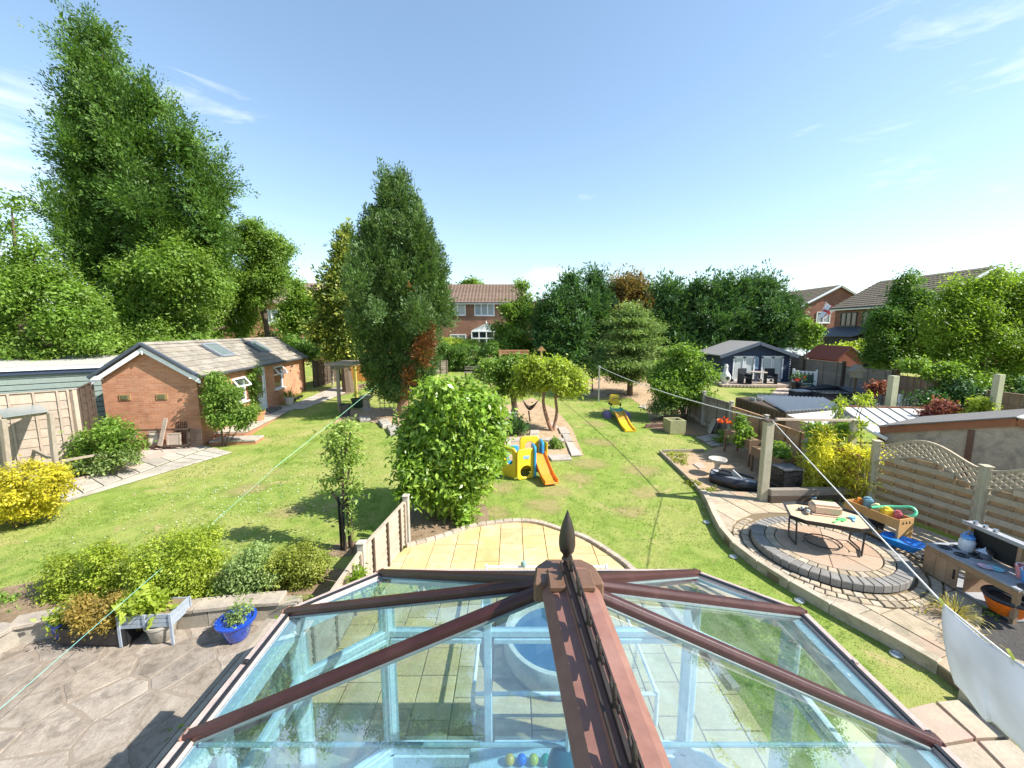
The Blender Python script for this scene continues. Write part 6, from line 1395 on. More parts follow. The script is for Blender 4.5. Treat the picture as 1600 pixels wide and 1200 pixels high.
for k in range(4): mb.tube([(.02 * k, (.24 - .015 * k) * math.cos(a), .32 + (.24 - .015 * k) * math.sin(a)) for a in [i * math.pi / 10 for i in range(21)]], .018, 6)
mb.build('coil', M('ochre_hose', (.32, .20, .04), .5), hc, smooth=True)
sb0 = G(1262, 775, .2); sbx = thing('sand_box', 'green plastic sand box with a pale blue lid', 'sand box', onground((sb0.x, sb0.y), .0), R(-20))
MB().box((.18, 0, .1), (.7, .5, .2)).build('tray', plain('lime_plastic', (.28, .55, .08), .4), sbx, bevel=.05); o = MB().box((0, 0, 0), (.62, .46, .035)).build('lid', plain('pale_blue_lid', (.26, .46, .58), .45), sbx, bevel=.015); o.location = (-.2, -.04, .235); o.rotation_euler = (0, R(-6), 0)
# washing post, sleeper wall, rail and second post
wpb = G(1190, 790); WH = P(1208, 655, wpb.y).z - gz(wpb.y)
wp = thing('washing_post', 'stout weathered timber washing line post beside the sleeper wall', 'post', onground(wpb, -.05))
MB().box((0, 0, WH / 2), (.19, .17, WH)).build('shaft', W_post, wp, bevel=.012); MB().box((0, 0, WH + .02), (.25, .23, .04)).build('cap', W_dark, wp, bevel=.012)
sl0, sl1 = Vector((wpb.x + .08, wpb.y - .1, 0)), Vector((8.3, 9.45, 0)); sw = thing('sleeper_wall', 'dark timber sleeper wall between patio and bamboo bed', 'wall', onground(sl0))
for k in range(2): MB().bar(onground(sl0, RH + .085 + .165 * k), onground(sl1, RH + .085 + .165 * k), .16, .16).build('sleeper', W_greyfence if k else W_dark, sw, world=True, bevel=.01)
rp0 = P(1212, 655, wpb.y); rp1 = P(1335, 657, 9.9)
rr_ = thing('cross_rail', 'pale timber rail from washing post towards the bamboo', 'rail', rp0); MB().bar(rp0, rp1, .06, .06).build('rail', W_pink, rr_, world=True, bevel=.006)
post('timber_post', 'weathered post holding the rail behind the bamboo', (rp1.x, rp1.y), rp1.z - gz(rp1.y), W_post, .13)
def bamboo(name, label, spec, y, n, seed, culms):
    b = T(spec[0][0], 790, y); t = thing(name, label, 'bamboo', b); lb = px_lobes(spec, y)
    crown('leaves', lb, L_BAM, n, .14, seed, t, clump=.2, per=9, aspect=.16, up=.2, ragged=.35)
    rd = random.Random(seed); paths = []
    for i in range(culms):
        q = b + Vector((rd.uniform(-.4, .4), rd.uniform(-.2, .2), 0)); c = Vector(rd.choice(lb)[0]) + Vector((rd.uniform(-.2, .2), rd.uniform(-.15, .15), .2)); paths.append(([q, q.lerp(c, .6) + Vector((0, 0, .1)), c], .014, .006))
    trunk('culms', t, paths, M('yellow_culm', (.50, .38, .06), .5), 5)
bamboo('bamboo', 'tall yellow bamboo clump in front of the slatted fence', [(1335, 715, 26, 34), (1352, 735, 20, 44), (1318, 750, 22, 34), (1345, 765, 24, 26)], 9.55, 5200, 90, 18)
bamboo('bamboo', 'slim yellow bamboo clump left of the taller one', [(1288, 690, 12, 22), (1280, 720, 16, 26), (1268, 755, 15, 14), (1295, 740, 12, 30)], 9.85, 3600, 91, 12)
px_bush('vine_shrub', 'dark green leafy shrub under the cross rail', 'shrub', (1290, 760), [(1290, 672, 16, 12), (1318, 672, 16, 14), (1275, 690, 12, 10), (1272, 668, 10, 6)], L_MID, 2200, .1, depth=10.2, seed=92, clump=.14, per=8, cut=.5)
px_bush('tall_weed', 'feathery pale plant rising above the cross rail', 'plants', (1312, 640), [(1312, 628, 9, 7), (1306, 640, 7, 8), (1345, 625, 14, 5), (1355, 618, 8, 4)], L_YG, 420, .13, depth=11.2, seed=93, clump=.13, per=6, cut=1.2, aspect=.3)
px_bush('golden_shoots', 'golden leafy shoots by the lattice corner', 'plants', (1350, 700), [(1345, 660, 10, 10), (1335, 675, 10, 8)], L_YG, 300, .1, depth=9.9, seed=94, clump=.1, per=6, cut=1.0)

# ------------------------------------------------------------------ slatted fence with lattice top
SP = [Vector((8.52, 9.15, 0)), Vector((9.03, 7.4, 0)), Vector((9.55, 5.62, 0)), Vector((10.0, 4.05, 0))]
ptop = P(1397, 690, 9.15).z
spl = ['thick timber post at the far end of the slatted fence', 'thick timber post in the middle of the slatted fence', 'timber post near the mud kitchen end', 'timber post at the near end of the slatted fence']
for q, lab in zip(SP, spl): post('timber_post', lab, (q.x, q.y), ptop - RH, W_post, .13, R(-17), z=RH)
def slat_panel(a, b, label, zb=RH + .1, zt=None):
    zt = zt or ptop - .42; d = b - a; L = d.length - .13; rz = math.atan2(d.y, d.x); n = d.normalized()
    t = thing('slatted_fence', label, 'fence', (a.x + n.x * .065, a.y + n.y * .065, zb), rz); H = zt - zb
    def top(x): return H + .30 * max(0, math.sin(math.pi * x / L)) ** 1.5       # bowed top edge
    zc, k = .06, 0
    while zc < H + .3:
        # slat spans where it lies below the bow
        xs_ = [x * L / 40 for x in range(41) if top(x * L / 40) > zc + .05]
        if xs_:
            x0, x1 = max(.03, xs_[0]), min(L - .03, xs_[-1])
            if x1 - x0 > .25: bx('slat', t, ((x0 + x1) / 2, -.035 if k % 2 else .03, zc), (x1 - x0, .018, .108), W_slat if k % 2 else W_slat2)
        zc += .105; k += 1
    for f in (.2, .4, .6, .8): bx('batten', t, (L * f, 0, top(L * f) / 2), (.045, .02, top(L * f)), W_slat2)
    for x in (.015, L - .015): bx('stile', t, (x, 0, H / 2), (.05, .05, H), W_slat)
    pts = [(x * L / 16, 0, top(x * L / 16)) for x in range(17)]; up_ = [(x, y, z + .36) for x, y, z in pts]
    for pl in (pts, up_):
        mb = MB()
        for p, q in zip(pl[:-1], pl[1:]): mb.bar(p, q, .05, .035)
        mb.build('curved_rail', W_slat, t)
    # lattice
    step = .125
    for s in (-1, 1):
        x = -.3
        while x < L + .3:
            # a diagonal lath clipped between both rails
            seg = [(x + i * .36 / 8 if s > 0 else x + .36 - i * .36 / 8, i) for i in range(9)]
            ok = [(xx, top(min(max(xx, 0), L)) + i * .36 / 8) for xx, i in seg if 0 <= xx <= L]
            if len(ok) > 2: MB().bar((ok[0][0], s * .009, ok[0][1]), (ok[-1][0], s * .009, ok[-1][1]), .034, .014, up=(0, -1, 0)).build('lath', M('pale_lath', (.50, .42, .30), .85, .15, 6), t)
            x += step
    return t
slat_panel(SP[0], SP[1], 'slatted fence panel with bowed lattice top beside the bamboo'); slat_panel(SP[1], SP[2], 'slatted fence panel with lattice top behind the mud kitchen'); slat_panel(SP[2], SP[3], 'slatted fence panel at the right picture edge')
# side return behind the bamboo
lap_panel(Vector((8.3, 10.75, 0)), Vector((8.5, 9.3, 0)), 1.25, W_slat, 'short greenish fence panel behind the tall bamboo', 9)

# ------------------------------------------------------------------ sheds and roofs beyond the fence
shed = thing('pebbledash_shed', 'grey pebbledash shed with brown fascia behind the lattice fence', 'shed', (0, 0, 0))
sa, sb_ = Vector((9.75, 10.4, 0)), Vector((12.3, 5.2, 0)); sdv = (sb_ - sa).normalized(); sn = Vector((-sdv.y, sdv.x, 0)); sn = sn if sn.x > 0 else -sn
zA = P(1397, 668, 10.4).z
def on_sl(px):
    return at_line(px, sa, sb_)
ap = on_sl(1573); zAp = P(1573, 655, ap.y).z; en = sb_; zE = zAp - (zA and .55)
PEB = M('pebbledash', (.40, .35, .29), .95, .2, 9, .02, 45, .15, dirt=(.2, .19, .17)); BRF2 = M('red_brown_fascia', (.27, .115, .065), .75, .2, 5)
MB().extrude([Vector((sa.x, sa.y, 0)), Vector((en.x, en.y, 0)), Vector((en.x, en.y, zE)), Vector((ap.x, ap.y, zAp)), Vector((sa.x, sa.y, zA))], sn * 2.4).build('wall', PEB, shed)
for a, b in (((sa, zA), (ap, zAp)), ((ap, zAp), (en, zE))):
    p, q = Vector((a[0].x, a[0].y, a[1] - .06)) - sn * .04, Vector((b[0].x, b[0].y, b[1] - .06)) - sn * .04
    MB().bar(p, q, .05, .17).build('fascia', BRF2, shed)
    r_ = [p + Vector((0, 0, .10)) - sn * .1, q + Vector((0, 0, .10)) - sn * .1, q + Vector((0, 0, .10)) + sn * 2.5, p + Vector((0, 0, .10)) + sn * 2.5]
    MB().extrude(r_, (0, 0, .03)).build('roof', plain('white_roof_sheet', (.62, .62, .60), .5) if a[0] is ap else M('felt', (.17, .16, .15), .95), shed)
MB().bar(Vector((sa.x, sa.y, zA / 2)) - sn * .03 - sdv * .0, Vector((sa.x, sa.y, zA - .15)) - sn * .03, .1, .05, up=-sn).build('corner_board', BRF2, shed)
c_ = on_sl(1507); MB().bar(Vector((c_.x, c_.y, .5)) - sn * .02, Vector((c_.x, c_.y, P(1507, 672, c_.y).z)) - sn * .02, .10, .04, up=-sn).build('cover_strip', M('brown_strip', (.13, .075, .055), .8), shed)
# white sheeted lean-to
ct = thing('lean_to_roof', 'white ribbed sheet roof of a low lean-to beyond the fence', 'roof', (0, 0, 0))
q = [P(1313, 637, 14.0), P(1447, 640, 13.4), P(1479, 657, 11.6), P(1392, 686, 10.1), P(1370, 678, 10.4)]
zq = sum(p.z for p in (q[0], q[1], q[3])) / 3
WSH = M('white_roof_sheet2', (.66, .65, .60), .6, .06, 3, .001)
lo_a, lo_b = P(1378, 685, 10.3), P(1500, 668, 10.6)
for i in range(7):
    t0, t1 = i / 7 + .004, (i + 1) / 7 - .004; a, b = q[0].lerp(q[1], t0), q[0].lerp(q[1], t1); c, d = lo_a.lerp(lo_b, t1), lo_a.lerp(lo_b, t0)
    MB().extrude([a, b, c, d], (0, 0, .02)).build('sheet', WSH, ct, world=True)
    MB().bar(a + Vector((0, 0, .03)), d + Vector((0, 0, .03)), .025, .03).build('rib', M('rib_grey', (.28, .26, .24), .6), ct, world=True)
MB().bar(q[0] + Vector((0, .04, .03)), q[1] + Vector((0, .04, .03)), .06, .09).build('ridge_board', BRF2, ct, world=True)
MB().tube(spline([P(1338, 655, 10.6), P(1355, 670, 10.4), P(1385, 686, 10.2)], 4), .05, 8).build('gutter', W_white, ct, world=True)
for p in (q[0], q[1], lo_a, lo_b): MB().bar(onground(p), p, .09, .09, up=(0, 1, 0)).build('post', W_dark, ct, world=True)
gp = [P(1230, 648, 13.2), P(1318, 640, 13.9), P(1318, 655, 13.9), P(1280, 668, 13.2)]; gpt = thing('lean_to_side', 'pale grey sheet panel closing the lean-to side', 'panel', onground(gp[0])); MB().extrude(gp, (0, .03, 0)).build('sheet', M('pale_grey_sheet', (.45, .47, .45), .7), gpt, world=True)
MB().bar(onground(gp[3]), gp[3], .08, .08, up=(0, 1, 0)).build('prop', W_dark, gpt, world=True); MB().bar(onground(gp[1] + Vector((0, .1, 0))), gp[1] + Vector((0, .1, 0)), .08, .08, up=(0, 1, 0)).build('prop', W_dark, gpt, world=True)
# dark shed with corrugated roof
ds = thing('dark_shed', 'dark timber shed with pale corrugated roof beyond the grey fence', 'shed', (0, 0, 0))
r0_, r1_, r2_, r3_ = P(1182, 618, 18), P(1288, 622, 17.6), P(1318, 637, 15.6), P(1228, 643, 14.6)
cor = MB(); NC = 34
for i in range(NC + 1):
    t = i / NC; o_ = .06 if i % 2 else 0
    a, b = r0_.lerp(r1_, t), r3_.lerp(r2_, t); cor.v += [tuple(a + Vector((0, 0, o_))), tuple(b + Vector((0, 0, o_)))]
cor.f += [(2 * i, 2 * i + 2, 2 * i + 3, 2 * i + 1) for i in range(NC)]
n0 = len(cor.v); cor.v += [(x, y, z - .02) for x, y, z in cor.v]; cor.f += [(n0 + 2 * i + 1, n0 + 2 * i + 3, n0 + 2 * i + 2, n0 + 2 * i) for i in range(NC)] + [(2 * i + 1, 2 * i + 3, n0 + 2 * i + 3, n0 + 2 * i + 1) for i in range(NC)]
cor.build('roof', M('corrugated_grey', (.34, .36, .38), .55, .12, 4, .001, 60, .4), ds, world=True)
lw = P(1150, 619, 18); dn_ = Vector((0, 0, -.06))
MB().extrude([onground(r3_), onground(lw), Vector((lw.x, lw.y, r0_.z - .08)), r0_ + dn_, r3_ + dn_], (.06, 0, 0)).build('side_wall', W_dark, ds, world=True)
fw_ = [onground(r3_), onground(r2_), r2_ + dn_, r3_ + dn_]; MB().extrude(fw_, (0, .06, 0)).build('front_wall', W_dark, ds, world=True)
for i in range(14):
    a = onground(lw).lerp(onground(r3_), (i + .5) / 14); tz = Vector((lw.x, lw.y, r0_.z - .1)).lerp(r3_ + dn_, (i + .5) / 14).z; bx('board', ds, (a.x - .012, a.y, (a.z + tz) / 2), (.02, .2, tz - a.z), W_dark)
for px in (1178, 1189): pp = P(px, 624, 17.2); bx('plate', ds, (pp.x - .05, 17.2, pp.z), (.03, .4, .18), plain('pale_plate', (.5, .5, .48), .6))

# ------------------------------------------------------------------ neighbouring garden with the blue summerhouse
dk = G(1180, 606); DKZ = gz(24.4) + .16
deck = thing('timber_deck', 'pale timber deck with a curved front before the summerhouse', 'deck', (0, 0, 0))
dA, dB = P(1118, 600, 25.2), P(1250, 606, 24.2)
x0d, x1d = dA.x, P(1262, 606, 24.4).x; nb = 26
for i in range(nb):
    xa = x0d + (x1d - x0d) * i / nb; xb = x0d + (x1d - x0d) * (i + 1) / nb - .015; xm = (i + .5) / nb; yf = 24.35 - .25 * math.sin(math.pi * xm)
    bx('deck_board', deck, ((xa + xb) / 2, (yf + 27) / 2, DKZ - .07), (xb - xa, 27 - yf, .14), W_pink)
sx0, sx1 = P(1127, 590, 25.8).x, P(1232, 590, 25.8).x; sy = 25.8
sm = thing('summerhouse', 'navy blue summerhouse with two white double doors', 'summerhouse', ((sx0 + sx1) / 2, sy, DKZ)); SW = sx1 - sx0; ez = P(1120, 553, sy).z - DKZ; az = P(1188, 538, sy).z - DKZ
for i in range(17):
    zc = ez * (i + .5) / 17
    for s0_, s1_ in ((-SW / 2, -SW * .32), (-.24, .16), (SW * .36, SW / 2)): bx('cladding_board', sm, ((s0_ + s1_) / 2, -.02, zc), (s1_ - s0_, .035, ez / 17 * .96), NAVY)
MB().extrude([(-SW / 2, 0, 0), (SW / 2, 0, 0), (SW / 2, 0, ez), (0, 0, az), (-SW / 2, 0, ez)], (0, 3.2, 0)).build('body', NAVY, sm)
for s in (-1, 1):
    e = Vector((s * (SW / 2 + .32), -.28, ez - .12)); t_ = Vector((0, -.28, az + .12))
    MB().extrude([e, t_, t_ + Vector((0, 3.6, 0)), e + Vector((0, 3.6, 0))], (0, 0, .06)).build('roof_slope', M('grey_felt', (.25, .24, .23), .95, .12, 3), sm); MB().bar(e + Vector((0, -.03, -.05)), t_ + Vector((0, -.03, -.05)), .04, .2, up=(0, 0, 1)).build('barge_board', plain('blue_grey_board', (.09, .11, .15), .5), sm)
def double_door(cx, w):
    h = ez - .22; mb = MB()
    for xx in (-w / 2, -.04, .04, w / 2): mb.box((cx + xx, -.05, h / 2 + .04), (.1, .05, h))
    for zz in (.1, h + .02): mb.box((cx, -.05, zz), (w + .1, .05, .14))
    d = mb.build('double_door', W_white, sm)
    for s in (-1, 1): MB().box((cx + s * (w / 4 + .0), -.035, h / 2 + .05), (w / 2 - .18, .02, h - .2)).build('pane', plain('pale_glass', (.56, .60, .58), .12, .5), d)  # one even pale colour across each pane
    bx('handle', sm, (cx + .06, -.085, h * .48), (.02, .02, .14), SILVER)
double_door(-SW * .185, SW * .30); double_door(SW * .235, SW * .30)
arch = [(.04 + .17 * math.cos(a), -.05, 1.45 + .17 * math.sin(a)) for a in [i * math.pi / 8 for i in range(9)]] + [(-.13, -.05, .85), (.21, -.05, .85)]
o_ = MB().extrude([(p[0] - .075, p[1], p[2]) for p in arch], (0, .03, 0)).build('arched_window', plain('pale_blue_frame', (.35, .45, .55), .5), sm); MB().extrude([((p[0] - .04) * .72 - .035, -.055, (p[2] - 1.2) * .8 + 1.2) for p in arch], (0, .012, 0)).build('pane', plain('mirror_pane', (.22, .33, .45), .1, .6), o_)
for i in range(12): bx('bulb', sm, (SW / 2 - .03, -.07, .25 + i * .15), (.05, .05, .06), W_white)
def chair(label, p, rz):
    t = thing('rattan_chair', label, 'chair', p, rz); bx('seat', t, (0, 0, .4), (.55, .55, .12), RATTAN); bx('backrest', t, (0, .26, .68), (.55, .08, .5), RATTAN)
    for s in (-1, 1):
        bx('armrest', t, (s * .29, 0, .6), (.07, .55, .06), RATTAN); bx('side', t, (s * .29, .0, .28), (.05, .5, .55), RATTAN)
    return t
cz = DKZ
chair('dark rattan chair left of the deck table', (P(1163, 600, 24.9).x, 24.9, cz), R(10)); chair('dark rattan chair right of the deck table', (P(1203, 602, 24.9).x, 24.9, cz), R(-15))
tb_ = thing('bistro_table', 'small round table between the two rattan chairs', 'table', (P(1183, 602, 24.75).x, 24.75, cz)); MB().lathe([(.5, 0), (.5, .035)], (0, 0, .72), 24).build('top', plain('table_top', (.40, .34, .28), .4), tb_)
for s in (-1, 1): MB().tube([(s * .28, -.15, 0), (0, 0, .4), (-s * .22, .12, .72)], .02, 6).build('leg', SILVER, tb_)
ch = thing('chiminea', 'white clay chiminea at the left end of the deck', 'chiminea', (P(1133, 596, 25.0).x, 25.0, cz)); MB().lathe([(.16, 0), (.2, .1), (.3, .25), (.32, .42), (.24, .6), (.13, .75), (.1, 1.0), (.13, 1.02), (.08, 1.2)], (0, 0, 0), 20).build('body', plain('white_clay', (.62, .62, .6), .7), ch, smooth=True); MB().lathe([(.12, 0), (.12, .02)], (0, 0, 0), 14).build('mouth', BLACK, ch); ch.children[-1].location = (0, -.3, .36); ch.children[-1].rotation_euler = (R(90), 0, 0)
nl = sheet('neighbour_terrace', xy([P(1215, 610, 24.3), P(1262, 610, 26.5), (18, 27.5), (18, 14), (12.6, 17.5), (13, 20.5)]), .012, M('pinkish_paving', (.46, .36, .28), .9, .1, 3))
# dark corner sofa and table
sf = thing('corner_sofa', 'dark rattan corner sofa with grey cushions on the terrace', 'sofa', (0, 0, 0))
def blk(nm, a, b, w, h, z0, m): p, q_ = onground(a, z0 + h / 2), onground(b, z0 + h / 2); MB().bar(p, q_, w, h).build(nm, m, sf, bevel=.03)
s1_, s2_, s3_ = G(1258, 617), G(1312, 612), G(1346, 628)
blk('base', s1_, s2_, .85, .4, 0, RATTAN); blk('base', s2_, s3_, .85, .4, 0, RATTAN); blk('seat_cushion', s2_ + Vector((-.05, -.2, 0)), s3_ + Vector((-.05, .1, 0)), .72, .12, .4, CUSH)
bk = Vector((.38, .18, 0)); blk('backrest', s2_ + bk, s3_ + bk, .14, .62, .2, RATTAN)
for k in range(4): c = s2_.lerp(s3_, (k + .5) / 4) + bk * .55; blk('back_cushion', c + Vector((-.02, .26, 0)), c + Vector((.02, -.26, 0)), .16, .42, .5, CUSH)
ot = thing('rattan_table', 'low dark rattan table with glass top before the sofa', 'table', G(1296, 628)); bx('body', ot, (0, 0, .25), (1.3, .8, .5), RATTAN); bx('glass_top', ot, (0, 0, .52), (1.4, .9, .02), plain('grey_glass', (.15, .18, .2), .08, .6))
of = thing('footstool', 'square dark footstool with pale top on the terrace', 'stool', G(1250, 622)); bx('body', of, (0, 0, .19), (.8, .7, .38), RATTAN); bx('cushion', of, (0, 0, .41), (.78, .68, .06), plain('pale_cushion', (.42, .42, .42), .9))
def picket(label, a, b, h, n):
    a, b = onground(a), onground(b); d = b - a; L = math.hypot(d.x, d.y); t = thing('picket_fence', label, 'fence', a, math.atan2(d.y, d.x))
    for i in range(n): bx('picket', t, (L * (i + .5) / n, 0, h / 2), (L / n * .5, .025, h), W_white)
    for zz in (.16, h - .06): bx('rail', t, (L / 2, .026, zz), (L, .025, .08), W_white)
    for x in (0, L): bx('post', t, (x, 0, h / 2 + .05), (.11, .11, h + .1), W_white)
picket('white picket panel behind the dark sofa', G(1290, 608), G(1326, 618), .95, 11); picket('white picket panel right of the pale post', G(1403, 650), G(1440, 650), .9, 7); picket('low white picket piece by the red maple', G(1368, 652), G(1390, 652), .55, 4); picket('white picket piece beside the summerhouse flowers', G(1238, 602), G(1274, 606), .95, 6)
fp = thing('flower_planter', 'black planter with red flowers beside the deck', 'planter', G(1243, 612)); MB().lathe([(.2, 0), (.3, .5), (.3, .55), (0, .55)], (0, 0, 0), 14).build('pot', BLACK, fp); crown('leaves', [(fp.location + Vector((0, 0, .85)), (.35, .3, .3))], L_CYPD, 300, .14, 95, fp, clump=.1, per=6); crown('flowers', [(fp.location + Vector((0, -.2, .75)), (.2, .12, .15))], leafmat('red_petal', (.5, .03, .03), (.6, .05, .04), (.7, .1, .08)), 50, .1, 96, fp, clump=.06, per=5, aspect=.9)
gc = thing('plastic_chair', 'dark green plastic garden chair beside the flowers', 'chair', G(1262, 612), R(-30)); DG = plain('dark_green_plastic', (.03, .07, .06), .4)
bx('seat', gc, (0, 0, .42), (.5, .5, .04), DG); bx('backrest', gc, (0, .25, .72), (.5, .04, .5), DG)
for sx_ in (-1, 1):
    for sy_ in (-1, 1): bx('leg', gc, (sx_ * .22, sy_ * .22, .2), (.04, .04, .4), DG)
    bx('armrest', gc, (sx_ * .26, 0, .62), (.05, .5, .03), DG)
# neighbour's fences
NF = [(18.6, 28.6), (18.5, 25.4), (18.4, 22.2), (18.35, 19.2), (18.3, 16.3), (18.3, 13.3)]
nlab = ['dark lapped fence panel right of the summerhouse', 'dark lapped fence panel behind the plastic chair', 'dark lapped fence panel behind the sofa', 'reddish boarded fence panel behind the bird house', 'reddish boarded fence panel below the big trees']
for k, (a, b) in enumerate(zip(NF[:-1], NF[1:])):
    hk = 1.72
    if k < 3: lap_panel(Vector((*a, 0)), Vector((*b, 0)), hk, W_greyfence, nlab[k], 9, z=gz(b[1]) + .05)
    else:
        d = Vector((b[0] - a[0], b[1] - a[1])); t = thing('boarded_fence', nlab[k], 'fence', onground(b), math.atan2(-d.y, -d.x)); L = d.length; BF = M('reddish_boards', (.26, .17, .115), .85, .2, 5, piece=.14)
        for i in range(18): bx('board', t, (L * (i + .5) / 18, .0 if i % 2 else .02, hk / 2 + .05), (L / 18 * 1.04, .02, hk), BF)
        for zz in (.5, 1.3): bx('rail', t, (L / 2, .045, zz), (L, .05, .09), BF)
        bx('capping', t, (L / 2, .01, hk + .07), (L, .08, .03), BF)
for k, (a, lab) in enumerate(zip(NF[1:5], ('dark fence post right of the picket', 'dark fence post behind the sofa back', 'dark brown post where lapped fence meets boards', 'dark brown post in the boarded fence'))): post('fence_post', lab, (a[0] - .06, a[1]), 1.86, W_dark, .13)
bh = thing('bird_house', 'small dark wooden bird house on a post by the fence', 'bird house', onground(P(1355, 620, 18.0) - Vector((.6, 0, 0)))); zz = P(1355, 592, 17.5).z - bh.location.z
bx('post', bh, (0, 0, zz / 2), (.07, .07, zz), W_dark); MB().box((0, 0, zz + .15), (.36, .3, .3)).build('box', W_greyfence, bh); MB().extrude([(-.3, -.2, zz + .28), (.3, -.2, zz + .28), (0, -.2, zz + .58)], (0, .4, 0)).build('roof', W_greyfence, bh)
for px, pt_, y, lab in ((1397, 587, 14.0, 'pale greenish timber post beside the picket panel'), (1562, 585, 11.5, 'pale greenish timber post at the right below the trees')):
    q_ = P(px, pt_, y); post('timber_post', lab, (q_.x, q_.y), q_.z - gz(y), M('pale_green_post', (.40, .39, .26), .85, .15, 6, stretch=(4, 4, 1)), .22 if px < 1500 else .17, cap=False)
px_bush('red_maple', 'small red leaved maple beside the grey sofa', 'shrub', (1375, 622), [(1372, 604, 15, 8), (1362, 609, 10, 6), (1385, 608, 9, 7)], L_RED, 1500, .12, depth=15.8, seed=97, clump=.15, per=7)
px_bush('red_maple', 'larger pinkish red maple above the shed roof', 'shrub', (1475, 660), [(1470, 637, 20, 12), (1490, 645, 16, 10), (1455, 645, 12, 8)], L_RED, 2600, .1, depth=12.2, seed=98, clump=.14, per=7)
px_bush('pale_shrub', 'pale yellow green shrub right of the red maple', 'shrub', (1530, 655), [(1528, 633, 16, 14), (1538, 645, 12, 12), (1518, 645, 10, 10)], L_YG, 2200, .1, depth=11.8, seed=99, clump=.14, per=7)
px_bush('dark_undergrowth', 'dark green undergrowth along the boarded fence', 'shrub', (1440, 640), [(1450, 620, 26, 16), (1425, 625, 16, 12), (1500, 615, 36, 22), (1590, 625, 36, 34), (1550, 625, 26, 26)], L_CYPD, 6000, .14, depth=16.0, seed=100, clump=.25, per=9)
# big trees at right
tree('big_round_tree', 'large rounded dark green tree right of the brick house', 'tree', T(1400, 580, 20.5), px_lobes([(1420, 440, 16, 16), (1415, 465, 28, 24), (1385, 500, 36, 32), (1430, 500, 40, 36), (1400, 540, 48, 30), (1450, 540, 40, 36), (1370, 530, 26, 26), (1375, 560, 26, 14)], 20.6), L_HEDGE, 64000, .14, seed=101, clump=.32, per=13, ragged=.2, r=.2)
tree('sunlit_tree', 'sunlit yellow green tree at the right picture edge', 'tree', T(1540, 610, 17.2), px_lobes([(1500, 480, 46, 36), (1540, 462, 46, 32), (1585, 472, 46, 38), (1468, 510, 38, 38), (1530, 520, 54, 44), (1590, 540, 46, 48), (1488, 560, 44, 38), (1545, 580, 48, 34), (1640, 500, 60, 60), (1610, 450, 36, 30), (1505, 455, 36, 26), (1560, 446, 40, 24)], 17.3), L_SUN, 84000, .115, seed=102, clump=.36, per=16, ragged=.42, sub=5, r=.2)
tree('leafy_hedge_tree', 'leafy bright shrub spilling over the boarded fence', 'shrub', T(1470, 610, 16.8), px_lobes([(1460, 580, 30, 14), (1500, 592, 36, 18), (1430, 572, 24, 10), (1540, 600, 36, 20), (1480, 605, 24, 12)], 16.6), L_BRT, 14000, .13, seed=103, clump=.25, per=10, r=.06)
px_bush('small_tree', 'small bright tree left of the black door', 'tree', (1262, 540), [(1265, 515, 16, 16), (1262, 530, 18, 12)], L_BRT, 4200, .2, depth=30, seed=104, clump=.3, per=9)
bush('hedge_row', 'low green hedge in front of the brick houses', 'hedge', T(1340, 560, 27), px_lobes([(1320, 545, 18, 6), (1345, 540, 20, 9), (1365, 545, 20, 12), (1300, 548, 16, 5)], 27), L_YG, 4000, .18, seed=105, clump=.25, per=9)
# glasshouse roofs and red roofed shed beyond
gh_ = thing('greenhouse', 'greenhouse with pale glass roof beyond the dark fence', 'greenhouse', (P(1268, 560, 30).x, 30, gz(30))); rz_ = P(1268, 545, 30).z - gz(30); ez_ = P(1268, 562, 30).z - gz(30)
MB().box((0, 1.5, ez_ / 2), (5.6, 2.6, ez_)).build('glass_body', PANE, gh_)
GLR = plain('pale_glass_roof', (.50, .56, .58), .12, .6)
for i in range(8): a = -3.0 + i * .75; MB().extrude([(a + .03, 0, ez_), (a + .72, 0, ez_), (a + .72, 1.5, rz_), (a + .03, 1.5, rz_)], (0, 0, .02)).build('roof_pane', GLR, gh_); bx('glazing_bar', gh_, (a, .75, (ez_ + rz_) / 2 + .03), (.05, .06, .06), W_white); MB().bar((a, 0, ez_ + .03), (a, 1.5, rz_ + .03), .05, .05).build('glazing_bar', W_white, gh_)
rsd = thing('red_shed', 'shed with dark red gable and pale roof beyond the fence', 'shed', (P(1325, 565, 24.5).x, 24.5, gz(24.5))); e0 = P(1325, 562, 24.5).z - gz(24.5); r0z = P(1325, 543, 24.5).z - gz(24.5)
MB().extrude([(-.6, 0, 0), (.9, 0, 0), (.9, 0, e0), (.1, 0, r0z), (-.6, 0, e0)], (0, 2.5, 0)).build('body', M('dark_red', (.19, .055, .035), .8, .15, 4), rsd)
MB().extrude([(.1, -.1, r0z + .03), (1.2, -.1, e0 - .05), (1.2, 2.7, e0 - .05), (.1, 2.7, r0z + .03)], (0, 0, .04)).build('roof', plain('pale_felt', (.42, .40, .36), .9), rsd); MB().extrude([(.1, -.1, r0z + .03), (-.8, -.1, e0 - .05), (-.8, 2.7, e0 - .05), (.1, 2.7, r0z + .03)], (0, 0, .04)).build('roof', M('dark_red', (.19, .055, .035)), rsd)
